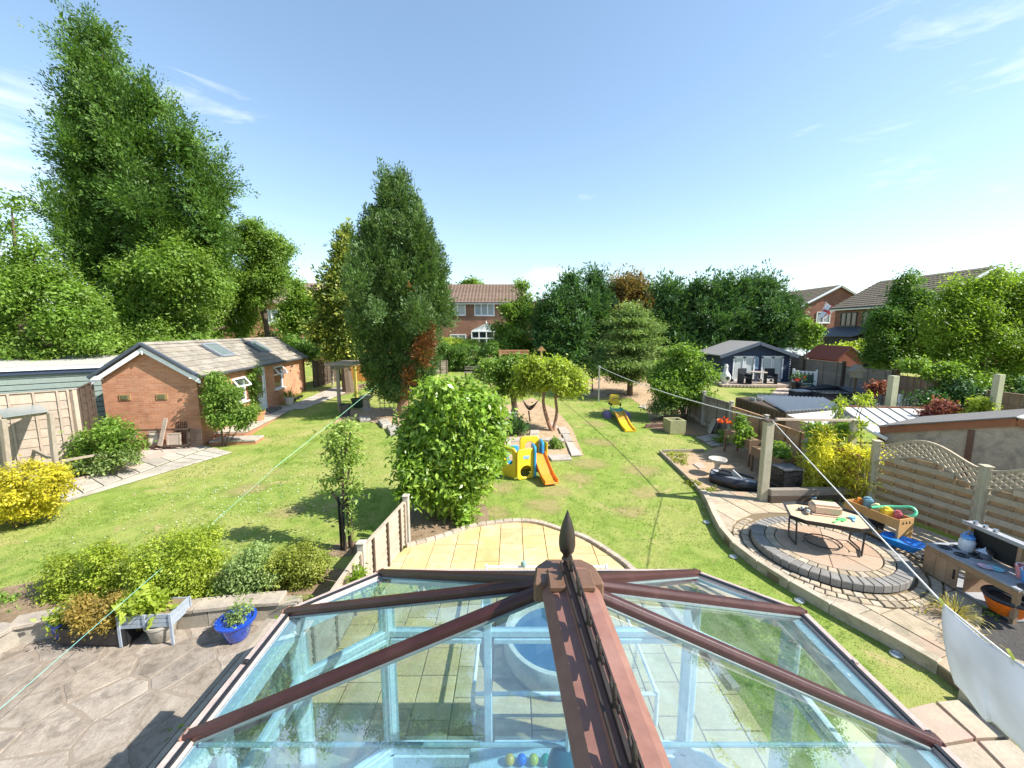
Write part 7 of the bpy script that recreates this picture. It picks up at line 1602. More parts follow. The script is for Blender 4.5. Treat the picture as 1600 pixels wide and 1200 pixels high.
# brick houses on the right
def side_house(label, x0, x1, y0, y1, zb, eave, rdg, dark):
    t = thing('brick_house', label, 'house', (x0, y0, zb)); W_, D_2 = x1 - x0, y1 - y0
    B = brickmat('red_brown_brick', (.21, .085, .06), (.27, .12, .08), (.30, .22, .17))
    MB().box((W_ / 2, D_2 / 2, eave / 2), (W_, D_2, eave)).build('wall', B, t)
    for yy in (0, D_2 - .1): MB().extrude([(0, yy, eave), (W_, yy, eave), (W_ / 2, yy, rdg)], (0, .1, 0)).build('gable', B, t)
    RT = M('olive_brown_tile', (.20, .165, .12), .9, .18, 3, .01, 20, .2)
    tiled_roof(t, [(-.35, D_2 + .25, eave - .25), (-.35, -.25, eave - .25), (W_ / 2, -.25, rdg + .05), (W_ / 2, D_2 + .25, rdg + .05)], RT, 13, 26)
    MB().extrude([(W_ + .35, D_2 + .25, eave - .25), (W_ + .35, -.25, eave - .25), (W_ / 2, -.25, rdg + .05), (W_ / 2, D_2 + .25, rdg + .05)], (0, 0, .06)).build('back_slope', RT, t)
    for s, xe in ((1, -.35), (-1, W_ + .35)): MB().bar((xe, -.29, eave - .28), (W_ / 2, -.29, rdg + .02), .04, .24, up=(0, -1, 0)).build('barge_board', W_white, t); MB().bar((xe, -.29, eave - .30), (W_ / 2, -.29, rdg), .05, .22, up=(0, 0, 1)).build('barge_board', W_white, t)
    MB().bar((-.38, -.2, eave - .33), (-.38, D_2 + .2, eave - .33), .04, .2).build('fascia', W_white, t); MB().tube([(-.45, -.2, eave - .26), (-.45, D_2 + .2, eave - .26)], .06, 8).build('gutter', BLACK, t)
    fm, pm = (BLACK, PANE) if dark else (W_white, PANE_L)
    for yy in (D_2 * .2, D_2 * .55, D_2 * .82): house_window(t, (0, yy, eave - 1.25), 1.7, 1.15, 3, (-1, 0, 0), fm, pm); house_window(t, (0, yy, 1.4), 1.7, 1.3, 2, (-1, 0, 0), fm, pm)
    return t
zh = gz(34); H1 = side_house('brick house with dark windows and olive tiled roof at right', 30.2, 38.2, 29.5, 38.2, zh, 6.56 - zh, 8.75 - zh, True)
zh2 = gz(46); H2 = side_house('brick house with white gable trim and flag', 30.9, 38.9, 44, 54, zh2, 6.95 - zh2, 9.0 - zh2, False)
house_window(H2, (2.6, 0, 3.6), 1.4, 1.1, 2, (0, -1, 0))
lt = MB().extrude([(-2.6, 3.5, 2.35), (-2.6, 8.6, 2.35), (0, 8.6, 3.15), (0, 3.5, 3.15)], (0, 0, .08)).build('lean_to_roof', plain('slate_sheet', (.05, .055, .07), .6), H1); MB().box((-1.3, 6, 1.15), (2.3, 4.9, 2.3)).build('lean_to', M('dark_timber_front', (.03, .025, .025), .6), H1); MB().box((-2.47, 6.8, 1.2), (.04, .9, 1.6)).build('door', M('dark_red_door', (.12, .05, .035), .6), H1)
fg = thing('flag', 'white flag with a red cross on the far brick house', 'flag', P(1290, 485, 42)); mb = MB(); U = 10
a0, a1, b0, b1 = P(1293, 473, 42), P(1281, 495, 42), P(1307, 484, 41.6), P(1289, 498, 41.6)
def fpt(s, t): p = a0.lerp(b0, s).lerp(a1.lerp(b1, s), t); return p + Vector((0, .12 * math.sin(s * 7 + t * 2), 0))
vs = [fpt(i / U, j / U) for j in range(U + 1) for i in range(U + 1)]; mb.add(vs, [(j * (U + 1) + i, j * (U + 1) + i + 1, (j + 1) * (U + 1) + i + 1, (j + 1) * (U + 1) + i) for j in range(U) for i in range(U)]); mb.build('cloth', plain('flag_white', (.78, .78, .78), .8), fg, world=True)
RC = plain('flag_red', (.6, .05, .05), .8)
for k in range(2):
    mb = MB(); st_ = [(.43, .57, 0, 1), (0, 1, .42, .58)][k]
    vs = [fpt(st_[0] + (st_[1] - st_[0]) * i / U, st_[2] + (st_[3] - st_[2]) * j / U) + Vector((0, -.02 - .008 * k, 0)) for j in range(U + 1) for i in range(U + 1)]; mb.add(vs, [(j * (U + 1) + i, j * (U + 1) + i + 1, (j + 1) * (U + 1) + i + 1, (j + 1) * (U + 1) + i) for j in range(U) for i in range(U)]); mb.build('cross_stripe', RC, fg, world=True)
MB().tube([a0 + Vector((-.05, .1, .1)), a1 + Vector((-.05, .1, -.3)), P(1285, 508, 43.9)], .03, 6).build('pole', W_white, fg, world=True)

# ------------------------------------------------------------------ things on the round patio
PZ = RH + .13
def on_patio(px, py, z=RH): return G(px, py, z)
tc_ = Vector((CX + .02, CY + .10, PZ)); tray = thing('tray_table', 'black octagonal play tray on a folding stand, full of sand toys', 'tray table', tc_, R(-24))
th_ = .50
oc = [(.62, .30), (.40, .44), (-.40, .44), (-.62, .30), (-.62, -.30), (-.40, -.44), (.40, -.44), (.62, -.30)]
n = 8; mb = MB(); vs = [(x * 1.0, y * 1.0, th_) for x, y in oc] + [(x * 1.06, y * 1.08, th_ + .085) for x, y in oc] + [(x * 1.02, y * 1.02, th_ + .085) for x, y in oc] + [(x * .96, y * .95, th_ + .015) for x, y in oc]
fs = [tuple(range(n - 1, -1, -1)), tuple(range(3 * n, 4 * n))]
for k in (0, 1, 2): fs += [(k * n + i, k * n + (i + 1) % n, (k + 1) * n + (i + 1) % n, (k + 1) * n + i) for i in range(n)]
mb.add(vs, fs); mb.build('tray', BLACK, tray)
MB().prism([(x * .965, y * .955) for x, y in oc], th_ + .016, th_ + .045).build('sand', M('play_sand', (.53, .40, .26), .95, .12, 9, .01, 40), tray)
for s in (-1, 1):
    for t_ in (-1, 1): MB().tube([(s * .52, t_ * .30, th_), (s * .50, t_ * .32, .02)], .016, 8).build('leg', BLACKM, tray)
    MB().tube([(s * .50, -.32, .02), (s * .56, 0, .02), (s * .50, .32, .02)], .016, 8).build('foot_bar', BLACKM, tray)
MB().tube([(.30 * math.cos(a), .28 * math.sin(a), .03) for a in [i * math.pi / 12 for i in range(25)]], .012, 6).build('hoop', BLACKM, tray)
def tray_pt(x, y, z=.0): return tray.matrix_basis @ Vector((x, y, th_ + .046 + z))
bxs = thing('clear_box', 'upturned clear peach coloured box on the sand tray', 'box', tray_pt(.02, .16), R(-18)); MB().prism([(-.24, -.15), (.24, -.15), (.24, .15), (-.24, .15)], 0, .2).build('shell', M('peach_plastic', (.68, .47, .33), .35, .06, 4, .001), bxs, bevel=.04); MB().box((0, 0, .012), (.54, .36, .022)).build('rim', M('peach_plastic', (.68, .47, .33)), bxs, bevel=.008)
sp_t = thing('toy_spade', 'green plastic toy spade on the sand tray', 'toy', tray_pt(.12, -.2), R(25)); GT = plain('toy_green', (.10, .62, .14), .4); MB().box((0, 0, .012), (.22, .035, .022)).build('handle', GT, sp_t, bevel=.006); MB().prism([(.1, -.06), (.24, -.05), (.26, 0), (.24, .05), (.1, .06)], 0, .02).build('blade', GT, sp_t)
rk = thing('toy_scoop', 'pale blue toy scoop at the tray edge', 'toy', tray_pt(.42, -.02), R(60)); MB().box((0, 0, .012), (.14, .025, .02)).build('handle', plain('toy_sky', (.2, .45, .7), .4), rk); MB().lathe([(.05, 0), (.06, .04), (.0, .03)], (.1, 0, 0), 12).build('bowl', plain('toy_sky', (.2, .45, .7)), rk)
for k, (x, y, lab, m_) in enumerate(((-.38, .1, 'small grey toy truck on the sand tray', DGREY), (-.3, -.05, 'small brown shell shaped toy on the sand', W_wood))):
    t = thing('small_toy', lab, 'toy', tray_pt(x, y), k * .7); MB().box((0, 0, .03), (.11, .06, .05)).build('body', m_, t, bevel=.012); MB().box((.03, 0, .065), (.05, .055, .04)).build('top', plain('toy_pale', (.5, .52, .5), .5), t, bevel=.008)
# toy storage box by the fence
tsb = G(1378, 862, RH); tsq = thing('toy_storage', 'pine toy storage box with three slots, full of toys', 'storage box', G(1366, 838, RH), R(-76)); tsq.scale = (.86, .86, .86)
# local x along the length
for y_ in (-.21, .21): bx('side_board', tsq, (0, y_, .60), (1.15, .02, .22), W_pine)
for x_ in (-.58, .58): bx('end_panel', tsq, (x_, 0, .42), (.022, .44, .62 if x_ > 0 else .55), W_pine)
bx('shelf', tsq, (0, 0, .50), (1.13, .40, .02), W_pine); bx('lower_shelf', tsq, (0, 0, .12), (1.13, .40, .02), W_pine); bx('rail', tsq, (0, -.215, .26), (1.15, .02, .05), W_pine); bx('rail', tsq, (0, -.215, .14), (1.15, .02, .08), W_pine)
for x_ in (-.57, .57):
    for y_ in (-.2, .2): bx('leg', tsq, (x_, y_, .30), (.045, .045, .6), W_pine)
for k in range(3): bx('slot', tsq, (.593, -.1 + k * .1, .62), (.004, .045, .03), BLACK); bx('slot', tsq, (.593, -.115 + k * .1, .645), (.004, .014, .05), BLACK)
def ts(x, y, z): return tsq.matrix_basis @ Vector((x, y, z))
hz_ = thing('toy_hose', 'green toy hose loop sticking out of the storage box', 'toy', ts(.1, .1, .6)); MB().tube(spline([(-.25, .05, .12), (0, .0, .16), (.18, -.1, .2), (.3, -.2, .24), (.33, -.28, .18), (.25, -.3, .1), (.15, -.2, .05)], 5), .03, 8).build('hose', plain('toy_mint', (.12, .56, .30), .4), hz_, smooth=True)
for k, (x, y, s, c, lab) in enumerate(((-.42, 0, .12, (.75, .28, .05), 'orange toy brick in the storage box'), (-.25, .05, .16, (.16, .30, .36), 'dark teal toy engine in the storage box'), (-.02, .0, .13, (.70, .62, .35), 'cream toy block in the storage box'), (.2, -.02, .14, (.75, .55, .06), 'yellow toy block in the storage box'), (.38, .05, .13, (.42, .10, .12), 'dark red toy block in the storage box'), (.28, .12, .10, (.14, .10, .42), 'purple toy block in the storage box'))):
    t = thing('storage_toy', lab, 'toy', ts(x, y, .51), k); MB().box((0, 0, s * .9), (s * 1.3, s, s * 1.8)).build('body', plain('toyc%d' % k, c, .4), t, bevel=.02); MB().lathe([(s * .3, 0), (s * .3, .03)], (0, 0, s * 1.8), 10).build('knob', plain('toyc%d' % k, c), t)
ba = thing('basket', 'dark basket on the lower shelf of the storage box', 'basket', ts(-.1, 0, .131)); MB().lathe([(.17, 0), (.2, .16), (.18, .16), (.15, .02), (0, .02)], (0, 0, 0), 16, 1.3, .9).build('basket', DGREY, ba)
# blue wheelbarrow
wbq = thing('wheelbarrow', 'bright blue toy wheelbarrow beside the storage box', 'wheelbarrow', G(1410, 866, RH), R(-62)); wbq.scale = (.72, .72, .72); BL = plain('barrow_blue', (.02, .20, .62), .35)
bo = [(.40, .20), (.28, .27), (-.36, .26), (-.46, .16), (-.46, -.16), (-.36, -.26), (.28, -.27), (.40, -.20)]; n = 8; mb = MB()
vs = [(x * .62, y * .7, .20) for x, y in bo] + [(x, y, .40) for x, y in bo] + [(x * .96, y * .95, .40) for x, y in bo] + [(x * .6, y * .66, .33) for x, y in bo]; fs = [tuple(range(n - 1, -1, -1)), tuple(range(3 * n, 4 * n))]
for k in (0, 1, 2): fs += [(k * n + i, k * n + (i + 1) % n, (k + 1) * n + (i + 1) % n, (k + 1) * n + i) for i in range(n)]
mb.add(vs, fs); mb.build('tray', BL, wbq)
for s in (-1, 1): MB().tube([(-.62, s * .2, .40), (-.3, s * .2, .24), (.3, s * .1, .16), (.48, s * .05, .12)], .014, 8).build('handle', SILVER, wbq, smooth=True); MB().tube([(-.25, s * .2, .24), (-.3, s * .2, .0)], .014, 8).build('leg', SILVER, wbq)
wv = MB().lathe([(.05, -.035), (.12, -.03), (.12, .03), (.05, .035)], (0, 0, 0), 18).build('wheel', BLACK, wbq); wv.location = (.48, 0, .12); wv.rotation_euler = (R(90), 0, 0)
# mud kitchen
mk0 = G(1440, 893, RH); mk1 = G(1546, 955, RH); md = (mk1 - mk0).normalized(); mrz = math.atan2(md.y, md.x); ML_ = max(1.3, (mk1 - mk0).length); print('KITCHEN', mk0, mk1, ML_)
GREYTOP = M('grey_worktop', (.30, .31, .33), .8, .15, 6, .002, 60, .2, piece=.05); MKW = M('mud_kitchen_wood', (.33, .215, .13), .8, .2, 5, .003, 70, .2, piece=.12, dirt=(.2, .13, .08))
mk = thing('mud_kitchen', 'wooden mud kitchen with grey worktop, hob rings and shelf back', 'play kitchen', (mk0.x - md.y * .28, mk0.y + md.x * .28, RH - .03), mrz)
# local: x along, -y towards the patio, +y to the fence
Hk = .56; Dk = .56
for j in range(4): bx('worktop_board', mk, (ML_ / 2, -.21 + j * .14, Hk), (ML_, .136, .03), GREYTOP)
bx('front_rail', mk, (ML_ / 2, -Dk / 2 + .01, Hk - .065), (ML_ - .02, .025, .09), MKW)
for x_ in (.03, ML_ - .03):
    for y_ in (-Dk / 2 + .03, Dk / 2 - .03): bx('leg', mk, (x_, y_, Hk / 2 - .01), (.06, .06, Hk - .01), MKW)
for k in range(3): bx('door_board', mk, (.12 + k * .17, -Dk / 2 + .0, .27), (.165, .02, .40), MKW)
bx('divider', mk, (.62, 0, .27), (.02, Dk - .06, .46), MKW); bx('end_panel', mk, (.02, 0, .28), (.02, Dk - .12, .44), MKW); bx('base_shelf', mk, (ML_ / 2, 0, .06), (ML_ - .06, Dk - .06, .025), GREYTOP)
bx('door_handle', mk, (.50, -Dk / 2 - .02, .3), (.02, .02, .16), BLACKM)
for xx, yy in ((.16, -.12), (.16, .10), (.40, -.10), (.44, .1)):
    t = MB()
    for r_ in (.085, .055, .028): t.tube([(xx + r_ * math.cos(a), yy + r_ * math.sin(a), Hk + .02) for a in [i * math.pi / 8 for i in range(17)]], .008, 5)
    t.build('hob_ring', BLACKM, mk)
# shelf back
for x_ in (.18, .86, ML_ - .02): bx('upright', mk, (x_, Dk / 2 - .02, Hk + .24), (.055, .05, .46), MKW)
bx('back_panel', mk, (.52, Dk / 2 + .02, Hk + .23), (.66, .015, .40), plain('chalk_black', (.015, .015, .016), .7))
bx('shelf', mk, (ML_ / 2 + .08, Dk / 2 - .04, Hk + .47), (ML_ - .1, .16, .025), GREYTOP); bx('shelf_edge', mk, (ML_ / 2 + .08, Dk / 2 - .125, Hk + .475), (ML_ - .1, .015, .06), GREYTOP); bx('back_rail', mk, (1.22, Dk / 2 + .02, Hk + .12), (.7, .02, .07), GREYTOP); bx('mirror', mk, (1.22, Dk / 2 + .02, Hk + .32), (.66, .012, .26), plain('mirror', (.28, .29, .28), .08, .6, .6))
MB().lathe([(.13, 0), (.13, .006), (0, .004)], (1.28, -.08, Hk + .016), 20).build('sink', plain('sink_dark', (.07, .05, .04), .5), mk)
def mkp(x, y, z=.016): return mk.matrix_basis @ Vector((x, y, Hk + z))
kt = thing('water_dispenser', 'white jug with blue lid and handle on the mud kitchen', 'jug', mkp(.24, .16)); kt.scale = (.82, .82, .82); MB().lathe([(.11, 0), (.125, .02), (.125, .2), (.09, .26), (0, .26)], (0, 0, 0), 20).build('body', plain('milky_plastic', (.56, .60, .68), .35), kt, smooth=True); MB().lathe([(.1, .25), (.11, .27), (.10, .31), (0, .33)], (0, 0, 0), 20).build('lid', plain('lid_blue', (.10, .32, .72), .35), kt, smooth=True); MB().tube([(-.09, 0, .28), (-.08, 0, .37), (0, 0, .41), (.08, 0, .37), (.09, 0, .28)], .014, 8).build('handle', plain('lid_blue', (.10, .32, .72)), kt, smooth=True)
kn = thing('saucepan', 'shiny metal toy saucepan beside the white jug', 'pan', mkp(.50, .16)); MB().lathe([(.06, 0), (.095, .04), (.10, .12), (.09, .12), (.08, .04), (0, .03)], (0, 0, 0), 18).build('bowl', plain('steel', (.6, .6, .6), .2, .5, 1), kn, smooth=True); MB().lathe([(.1, .12), (.07, .15), (.02, .17), (.0, .2)], (0, 0, 0), 18).build('lid', plain('steel', (.6, .6, .6)), kn, smooth=True)
dp = thing('toy_plate', 'pale blue and pink toy plates on the worktop', 'plate', mkp(.80, -.02)); MB().lathe([(.05, 0), (.1, .02), (.09, .022), (.0, .008)], (0, 0, 0), 18).build('plate', plain('plate_blue', (.25, .58, .68), .4), dp); MB().lathe([(.05, 0), (.09, .02), (.08, .022), (.0, .008)], (-.1, .05, .004), 18).build('plate', plain('plate_pink', (.65, .42, .5), .4), dp)
for k, (x, y, c, lab) in enumerate(((1.02, .12, (.72, .28, .30), 'pink'), (1.13, .06, (.10, .28, .66), 'blue'), (1.33, .08, (.72, .55, .04), 'yellow'), (1.50, .02, (.22, .62, .62), 'turquoise'))):
    t = thing('toy_bucket', f'{lab} plastic bucket standing on the mud kitchen worktop', 'bucket', mkp(x, y)); MB().lathe([(.06, 0), (.082, .17), (.09, .175), (.09, .19), (.075, .19), (.055, .02), (0, .015)], (0, 0, 0), 18).build('bucket', plain('bucket_' + lab, c, .4), t, smooth=True); MB().tube([(-.085, 0, .18), (-.06, .05, .21), (0, .08, .2), (.06, .05, .21), (.085, 0, .18)], .006, 5).build('handle', W_white, t)
ob = thing('builders_tub', 'black and orange flexible tub under the mud kitchen', 'tub', mk.matrix_basis @ Vector((1.08, -.12, .075))); MB().lathe([(.18, 0), (.26, .22), (.25, .22), (.17, .02), (0, .02)], (0, 0, 0), 24).build('tub', plain('tub_orange', (.75, .16, .01), .45), ob, smooth=True); MB().lathe([(.255, .2), (.275, .23), (.26, .26), (.22, .25), (.18, .12), (0, .11)], (0, 0, 0), 24).build('rim', plain('tub_black', (.02, .02, .03), .5), ob, smooth=True)
for k in range(3): t = thing('shelf_cup', ['steel cup at the far end of the kitchen shelf', 'steel cup in the middle of the kitchen shelf', 'glass jar on the kitchen shelf'][k], 'cup', mk.matrix_basis @ Vector((.25 + k * .14, Dk / 2 - .04, Hk + .485))); MB().lathe([(.03, 0), (.04, .05), (.035, .05), (.02, .01)], (0, 0, 0), 12).build('cup', plain('steel', (.6, .6, .6)), t)
# dry grasses, weeds and dark planting below the kitchen
def tuft(name, label, p, n, L, m, seed, w=.014):
    rg = np.random.default_rng(seed); t = thing(name, label, 'plants', p); pts, ax, nr, LL = [], [], [], []
    for i in range(n):
        a = rg.random() * 6.283; e = .25 + .75 * rg.random(); ln = L * (.6 + .6 * rg.random()); q = np.array([math.cos(a), math.sin(a), 0]); o0 = q * .08 * rg.random(); prev = o0
        for k in range(4):
            s = (k + 1) / 4; c = o0 + q * s * ln * e + np.array([0, 0, ln * (s * 1.1 - s * s * .9 * e)]); pts.append(prev); ax.append(c - prev); LL.append(np.linalg.norm(c - prev) * 1.15); nr.append(np.array([0, 0, 1.]) + rg.normal(size=3) * .3); prev = c
    leafmesh('blades', np.array(pts), np.array(ax), np.array(nr), np.array(LL), np.full(len(pts), w), rg.random(len(pts)), m, t, .05)
tuft('dry_grass', 'pale yellow grass clump on the kerb beside the white sheet', onground(P(1478, 1032, 5.5), RH), 150, .34, L_DRYG, 5)
tuft('dry_grass', 'second pale grass clump close to the sheet corner', onground(P(1500, 1060, 5.0), RH), 90, .26, L_DRYG, 6)
tuft('dry_grass', 'tiny sprig growing between the path slabs', onground(P(1430, 1003, 5.6), RH), 14, .16, L_DRYG, 7)
px_bush('ground_cover', 'low mossy green plants in front of the mud kitchen', 'plants', (1560, 975), [(1545, 965, 30, 9), (1590, 985, 34, 12), (1600, 960, 22, 8)], L_MID, 2600, .05, depth=5.6, seed=110, clump=.1, per=8, cut=RH, base_z=RH)
sheet('dark_bed', xy([G(1535, 950, RH), G(1570, 940, RH), (9.5, 5.4), (9.9, 4.2), (7.5, 3.9), G(1530, 1010, RH)]), RH + .004, M('dark_soil', (.06, .055, .05), .9, .3, 8, .02, 25), nograss=True)  # soil colour much darker than the other beds
# lawn lights
for (px, py), lab in zip(((1104, 817), (1146, 871), (1249, 940), (1400, 1024)), ('furthest round steel ground light along the path kerb', 'second round steel ground light along the path kerb', 'third round steel ground light along the path kerb', 'nearest round steel ground light along the path kerb')):
    t = thing('ground_light', lab, 'light', onground(G(px, py), .006)); MB().lathe([(.075, 0), (.075, .018), (.055, .024), (.05, .016), (0, .016)], (0, 0, 0), 20).build('bezel', plain('brushed_steel', (.62, .62, .60), .3, .5, .8), t, smooth=True); MB().lathe([(.048, 0), (.0, .012)], (0, 0, .017), 16).build('lens', PANE_L, t)
# ------------------------------------------------------------------ washing lines and the sheet
top0 = Vector((wpb.x, wpb.y, gz(wpb.y) + WH + .0)); near_end = P(1660, 1105, 2.7)
def line(name, label, pts, r, m): t = thing(name, label, 'line', pts[0]); MB().tube(pts, r, 6).build('line', m, t, world=True, smooth=True)
def sag(a, b, s, n=14): return [Vector(a).lerp(Vector(b), i / n) + Vector((0, 0, -s * 4 * (i / n) * (1 - i / n))) for i in range(n + 1)]
sh0 = P(1474, 944, 2.95); sh1 = P(1606, 1045, 2.2)
line('washing_line', 'white washing line running from the post towards the white sheet', sag(top0 + Vector((.03, -.08, -.02)), sh0, .01) + sag(sh0, sh1 + (sh1 - sh0) * 1.5, .02)[1:], .008, ROPE)
line('washing_line', 'pale washing line from the far silver pole to the post', sag(pole.location + Vector((0, 0, pt.z - pole.location.z)), top0 + Vector((0, 0, -.03)), .18), .012, ROPE)
line('garden_string', 'thin turquoise line crossing the neighbouring terrace', sag(P(-60, 1160, 3.0), P(430, 730, 10.5), .02), .0032, plain('turquoise_line', (.22, .50, .44), .7))
line('garden_string', 'thin pale green line stretched above the left lawn', sag(P(430, 730, 10.5), P(592, 600, 17.6), .02), .006, plain('mint_line', (.30, .60, .40), .6))
sheetm = leafmat('white_cotton', (.60, .63, .70), (.64, .66, .72), (.66, .68, .74), .2, .9, .1, (1, 1, 1))
sh = thing('white_sheet', 'white bed sheet pegged to the washing line at right', 'sheet', sh0)
e0, e1 = sh0, sh1 + (sh1 - sh0) * .9
U, V_ = 30, 24; vs = []
for j in range(V_ + 1):
    for i in range(U + 1):
        s, t = i / U, j / V_
        p = e0.lerp(e1, s); drop = t * .74
        fold = .10 * math.sin(s * 15 + t * 3 + math.sin(t * 5)) * (t + .15) + .035 * math.sin(s * 34 + t * 4 + 1) * (.3 + t) + .10 * math.sin(s * 4 + .6) * t
        sg = -.03 * abs(math.sin(s * math.pi * 2)) * (1 - t)
        vs.append(p + .68 * Vector((.10 * t + fold * .55 + .18 * t * t, fold * .8 - .05 * t, 0)) + Vector((0, 0, sg - drop)))
mb = MB(); mb.add(vs, [(j * (U + 1) + i, j * (U + 1) + i + 1, (j + 1) * (U + 1) + i + 1, (j + 1) * (U + 1) + i) for j in range(V_) for i in range(U)])
cl_o = mb.build('cloth', sheetm, sh, world=True, smooth=True); sm_ = cl_o.modifiers.new('thickness', 'SOLIDIFY'); sm_.thickness = .004
for k, s in enumerate((.0, .45)):
    p = e0.lerp(e1, s); t = thing('clothes_peg', ['yellow peg at the sheet corner', 'yellow green peg halfway along the sheet'][k], 'peg', p); t.rotation_euler = (0, R(60), R(-30)); MB().box((0, .008, 0), (.09, .012, .016)).build('arm', plain('peg_yellow', (.62, .62, .10), .5), t); MB().box((0, -.008, 0), (.09, .012, .016)).build('arm', plain('peg_yellow', (.62, .62, .10)), t)

# ------------------------------------------------------------------ grass blades on both lawns
rg = np.random.default_rng(77)
def scatter(x0, x1, y0, y1, dens):
    n = int((x1 - x0) * (y1 - y0) * dens); return np.c_[rg.uniform(x0, x1, n), rg.uniform(y0, y1, n)]
pts = np.concatenate([scatter(-12, 9, 4.0, 9.5, 330), scatter(-13, 8.2, 9.5, 15, 150), scatter(-12.5, 8, 15, 22, 45)])
def np_inside(poly, p):
    c = np.zeros(len(p), bool); n = len(poly); j = n - 1; x, y = p[:, 0], p[:, 1]
    for i in range(n):
        xi, yi, xj, yj = poly[i][0], poly[i][1], poly[j][0], poly[j][1]
        with np.errstate(divide='ignore', invalid='ignore'): c ^= ((yi > y) != (yj > y)) & (x < (xj - xi) * (y - yi) / (yj - yi + 1e-12) + xi)
        j = i
    return c
keep = np.ones(len(pts), bool)
# worn, dried out patches where the children play
def wornmat():
    m, n, l = _nt('worn_turf'); v = _vec(n, l); at = n.new('ShaderNodeAttribute'); at.attribute_name = 'edge'
    col = _ramp(n, l, _noise(n, l, v, 9, 5, .65), [(.25, .27, .075), (.38, .32, .14), (.43, .32, .18)], [.3, .5, .7])
    o = n.new('ShaderNodeOutputMaterial'); d = n.new('ShaderNodeBsdfDiffuse'); l.new(col, d.inputs[0]); t = n.new('ShaderNodeBsdfTransparent')
    ad = n.new('ShaderNodeMath'); ad.operation = 'ADD'; l.new(at.outputs['Fac'], ad.inputs[0]); l.new(_noise(n, l, v, 7, 6, .7), ad.inputs[1])
    f = _ramp(n, l, ad.outputs[0], [(0, 0, 0), (.6, .6, .6)], [.6, 1.15]); ms = n.new('ShaderNodeMixShader'); l.new(f, ms.inputs[0]); l.new(t.outputs[0], ms.inputs[1]); l.new(d.outputs[0], ms.inputs[2]); l.new(ms.outputs[0], o.inputs[0]); return m
WORN = wornmat()
for px, py, r in ((930, 662, .55), (936, 691, .6), (905, 748, .5), (868, 768, .42), (780, 762, .5), (1000, 735, .6), (770, 800, .4), (985, 800, .4), (390, 765, .5), (450, 800, .4), (955, 640, .5), (850, 790, .5), (1010, 770, .45), (920, 725, .6)):
    c = G(px, py); w = [(c.x + r * 1.3 * math.cos(a) * (1 + .4 * mnoise.noise(Vector((math.cos(a) + px, math.sin(a), 0)))), c.y + r * math.sin(a) * (1 + .4 * mnoise.noise(Vector((math.cos(a) + px, math.sin(a), 0))))) for a in [i * math.pi / 12 for i in range(24)]]
    mb = MB(); mb.add([(c.x, c.y, gz(c.y) + .006)] + [(x, y, gz(y) + .006) for x, y in w], [(0, 1 + i, 1 + (i + 1) % 24) for i in range(24)])
    o = mb.build('worn_patch', WORN); o['kind'] = 'structure'; e_ = o.data.attributes.new('edge', 'FLOAT', 'POINT'); e_.data.foreach_set('value', [.85] + [0.0] * 24)
    q_ = np_inside([(c.x + (x - c.x) * .7, c.y + (y - c.y) * .7) for x, y in w], pts); keep &= ~(q_ & (rg.random(len(pts)) < .45))
for poly in NOGRASS: keep &= ~np_inside(poly, pts)
lawn_l = xy([G(120, 790), G(350, 712), G(480, 645), G(520, 622), G(590, 660), G(620, 700), G(560, 905), G(480, 905), G(100, 915), (-12, 5.9), (-12, 9)])
lawn_r = [(-2.3, 7.9), (-2.2, 12), (-7, 19), (-8, 22), (8, 22), (8, 15), (7.0, 14.2), tuple(G(1033, 712)[:2])] + xy(rp) + [tuple(G(1402, 1118)[:2]), (2.9, 3.5), (2.8, 5.5)] + xy(crv[::-1])
keep &= np_inside(lawn_l, pts) | np_inside(lawn_r, pts)
pts = pts[keep]; N = len(pts)
zz = SLOPE * np.clip(pts[:, 1] - Y0, 0, 52)
p3 = np.c_[pts, zz - .004]; ax = rg.normal(size=(N, 3)) * .9; ax[:, 2] = np.abs(ax[:, 2]) * .4 + .45
far = np.clip((pts[:, 1] - 5) / 12, 0, 1)
patch = np.array([mnoise.noise(Vector((a * .9, b * .9, 0))) for a, b in pts])
L = (.028 + .02 * rg.random(N)) * (1 + .5 * far) * (1 + .35 * patch)
g_o = leafmesh('lawn_grass', p3, ax, np.tile([0, 0, 1.], (N, 1)) + rg.normal(size=(N, 3)) * .25, L, .010 * (1 + 1.6 * far), np.clip(.5 - .75 * patch + .45 * (rg.random(N) - .5), 0, 1), L_GRASS, None, .05); tag(g_o, 'short mown grass blades covering both lawns', 'grass', kind='stuff')
# daisies on the left lawn
nd = 420; dq = np.c_[rg.normal(-7.2, 1.7, nd), rg.normal(10.2, 1.6, nd)]; dq = dq[np_inside(lawn_l, dq)]; nd = len(dq)
dm = leafmesh('daisies', np.c_[dq, SLOPE * np.clip(dq[:, 1] - Y0, 0, 52) + .035], unit(rg, nd) * np.array([1, 1, .1]), np.tile([0, 0, 1.], (nd, 1)), np.full(nd, .028), np.full(nd, .028), rg.random(nd), plain('daisy_white', (.72, .72, .66), .8), None, 0); tag(dm, 'tiny white daisies scattered over the left lawn', 'flowers', kind='stuff')

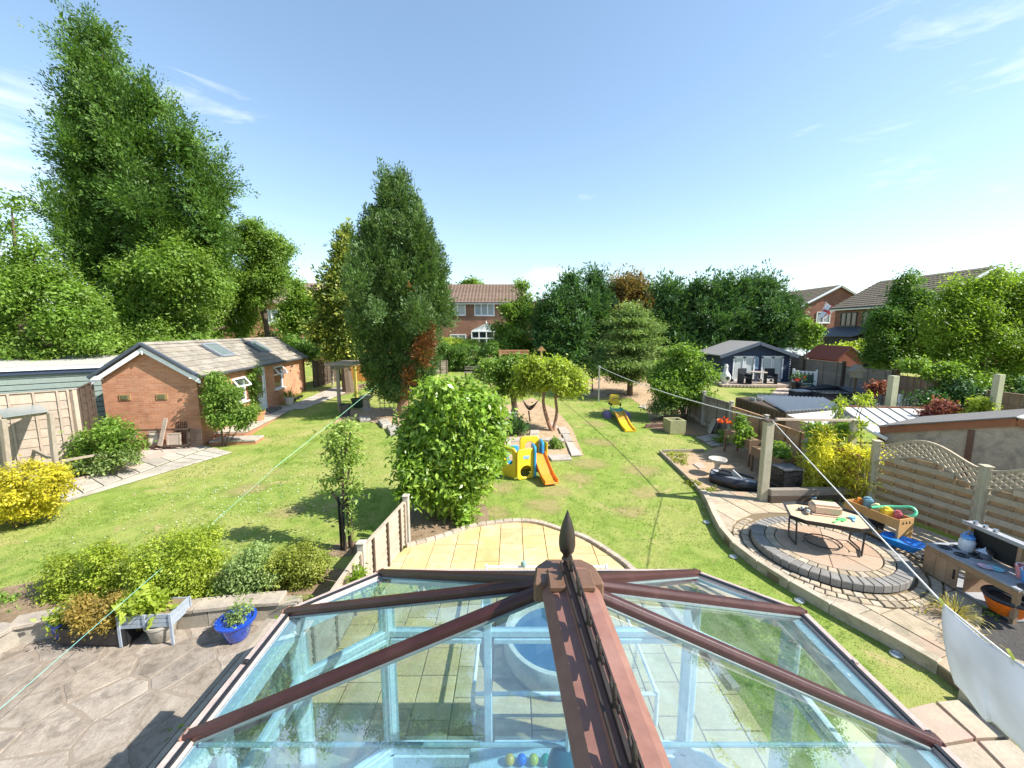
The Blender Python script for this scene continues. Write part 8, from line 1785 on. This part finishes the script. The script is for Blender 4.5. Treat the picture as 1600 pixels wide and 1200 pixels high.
# weeds on the dry bed
for k, (px, py, lab) in enumerate(((1062, 722, 'low weeds at the far corner of the vegetable bed'), (1082, 756, 'low weeds along the lawn side of the vegetable bed'), (1110, 768, 'sparse weeds in front of the toy boat'), (1055, 712, 'weeds by the far board of the vegetable bed'))):
    px_bush('weed_patch', lab, 'weeds', (px, py), [(px, py - 2, 16, 3.5), (px + 10, py + 3, 12, 3)], L_OLIVE, 420, .07, seed=120 + k, clump=.08, per=6, sub=2, stems=2, sr=.005)

# ------------------------------------------------------------------ repeats belong together
GROUPS = {'lapped_fence': 'lapped fence panels round the gardens', 'concrete_post': 'concrete fence posts', 'timber_post': 'timber posts along the right boundary', 'fence_post': 'timber posts of the neighbours fences', 'dark_conifer': 'dark conifers in the row at the back', 'bushy_tree': 'leafy trees behind the garden room', 'slatted_fence': 'slatted fence panels with lattice tops', 'boarded_fence': 'boarded fence panels of the neighbour',
          'picket_fence': 'white picket pieces in the neighbouring garden', 'ground_light': 'ground lights along the path kerb', 'toy_bucket': 'toy buckets on the mud kitchen', 'storage_toy': 'toys in the pine storage box', 'plant_pot': 'pots along the garden room walkway', 'blue_pot': 'blue pots on the terrace', 'clipped_bush': 'rounded bushes above the low wall', 'toy_ball': 'toy balls in the conservatory', 'stepping_stone': 'stepping stones on the bare soil',
          'rattan_chair': 'rattan chairs on the deck', 'washing_line': 'washing lines', 'garden_string': 'thin lines over the left garden', 'raised_planter': 'raised planters along the orange fence', 'planter_plants': 'plants in the raised planters', 'gravel_board': 'concrete gravel boards under the fence', 'brick_house': 'brick houses around the gardens', 'red_maple': 'red maples', 'bamboo': 'bamboo clumps', 'fern': 'ferns by the conservatory', 'dry_grass': 'dry grass clumps by the kerb',
          'clothes_peg': 'pegs on the white sheet', 'hedge': 'hedges at the back', 'shrub': 'shrubs behind the left buildings', 'rock': 'flat rocks by the pergola', 'wire_grid': 'wire panels on the gable', 'board': 'loose boards', 'leaning_slab': 'slabs leaning on the fence', 'climbing_plant': 'climbers on the garden room', 'low_shrub': 'small shrubs on the tree bed', 'laurel_shoot': 'laurel shoots', 'weed_patch': 'weeds on the vegetable bed', 'shelf_cup': 'cups on the kitchen shelf', 'small_toy': 'small toys on the sand tray'}
for o in list(bpy.data.objects):
    if o.parent is None and 'label' in o and 'group' not in o:
        g = GROUPS.get(o.name.split('.')[0])
        if g: o['group'] = g
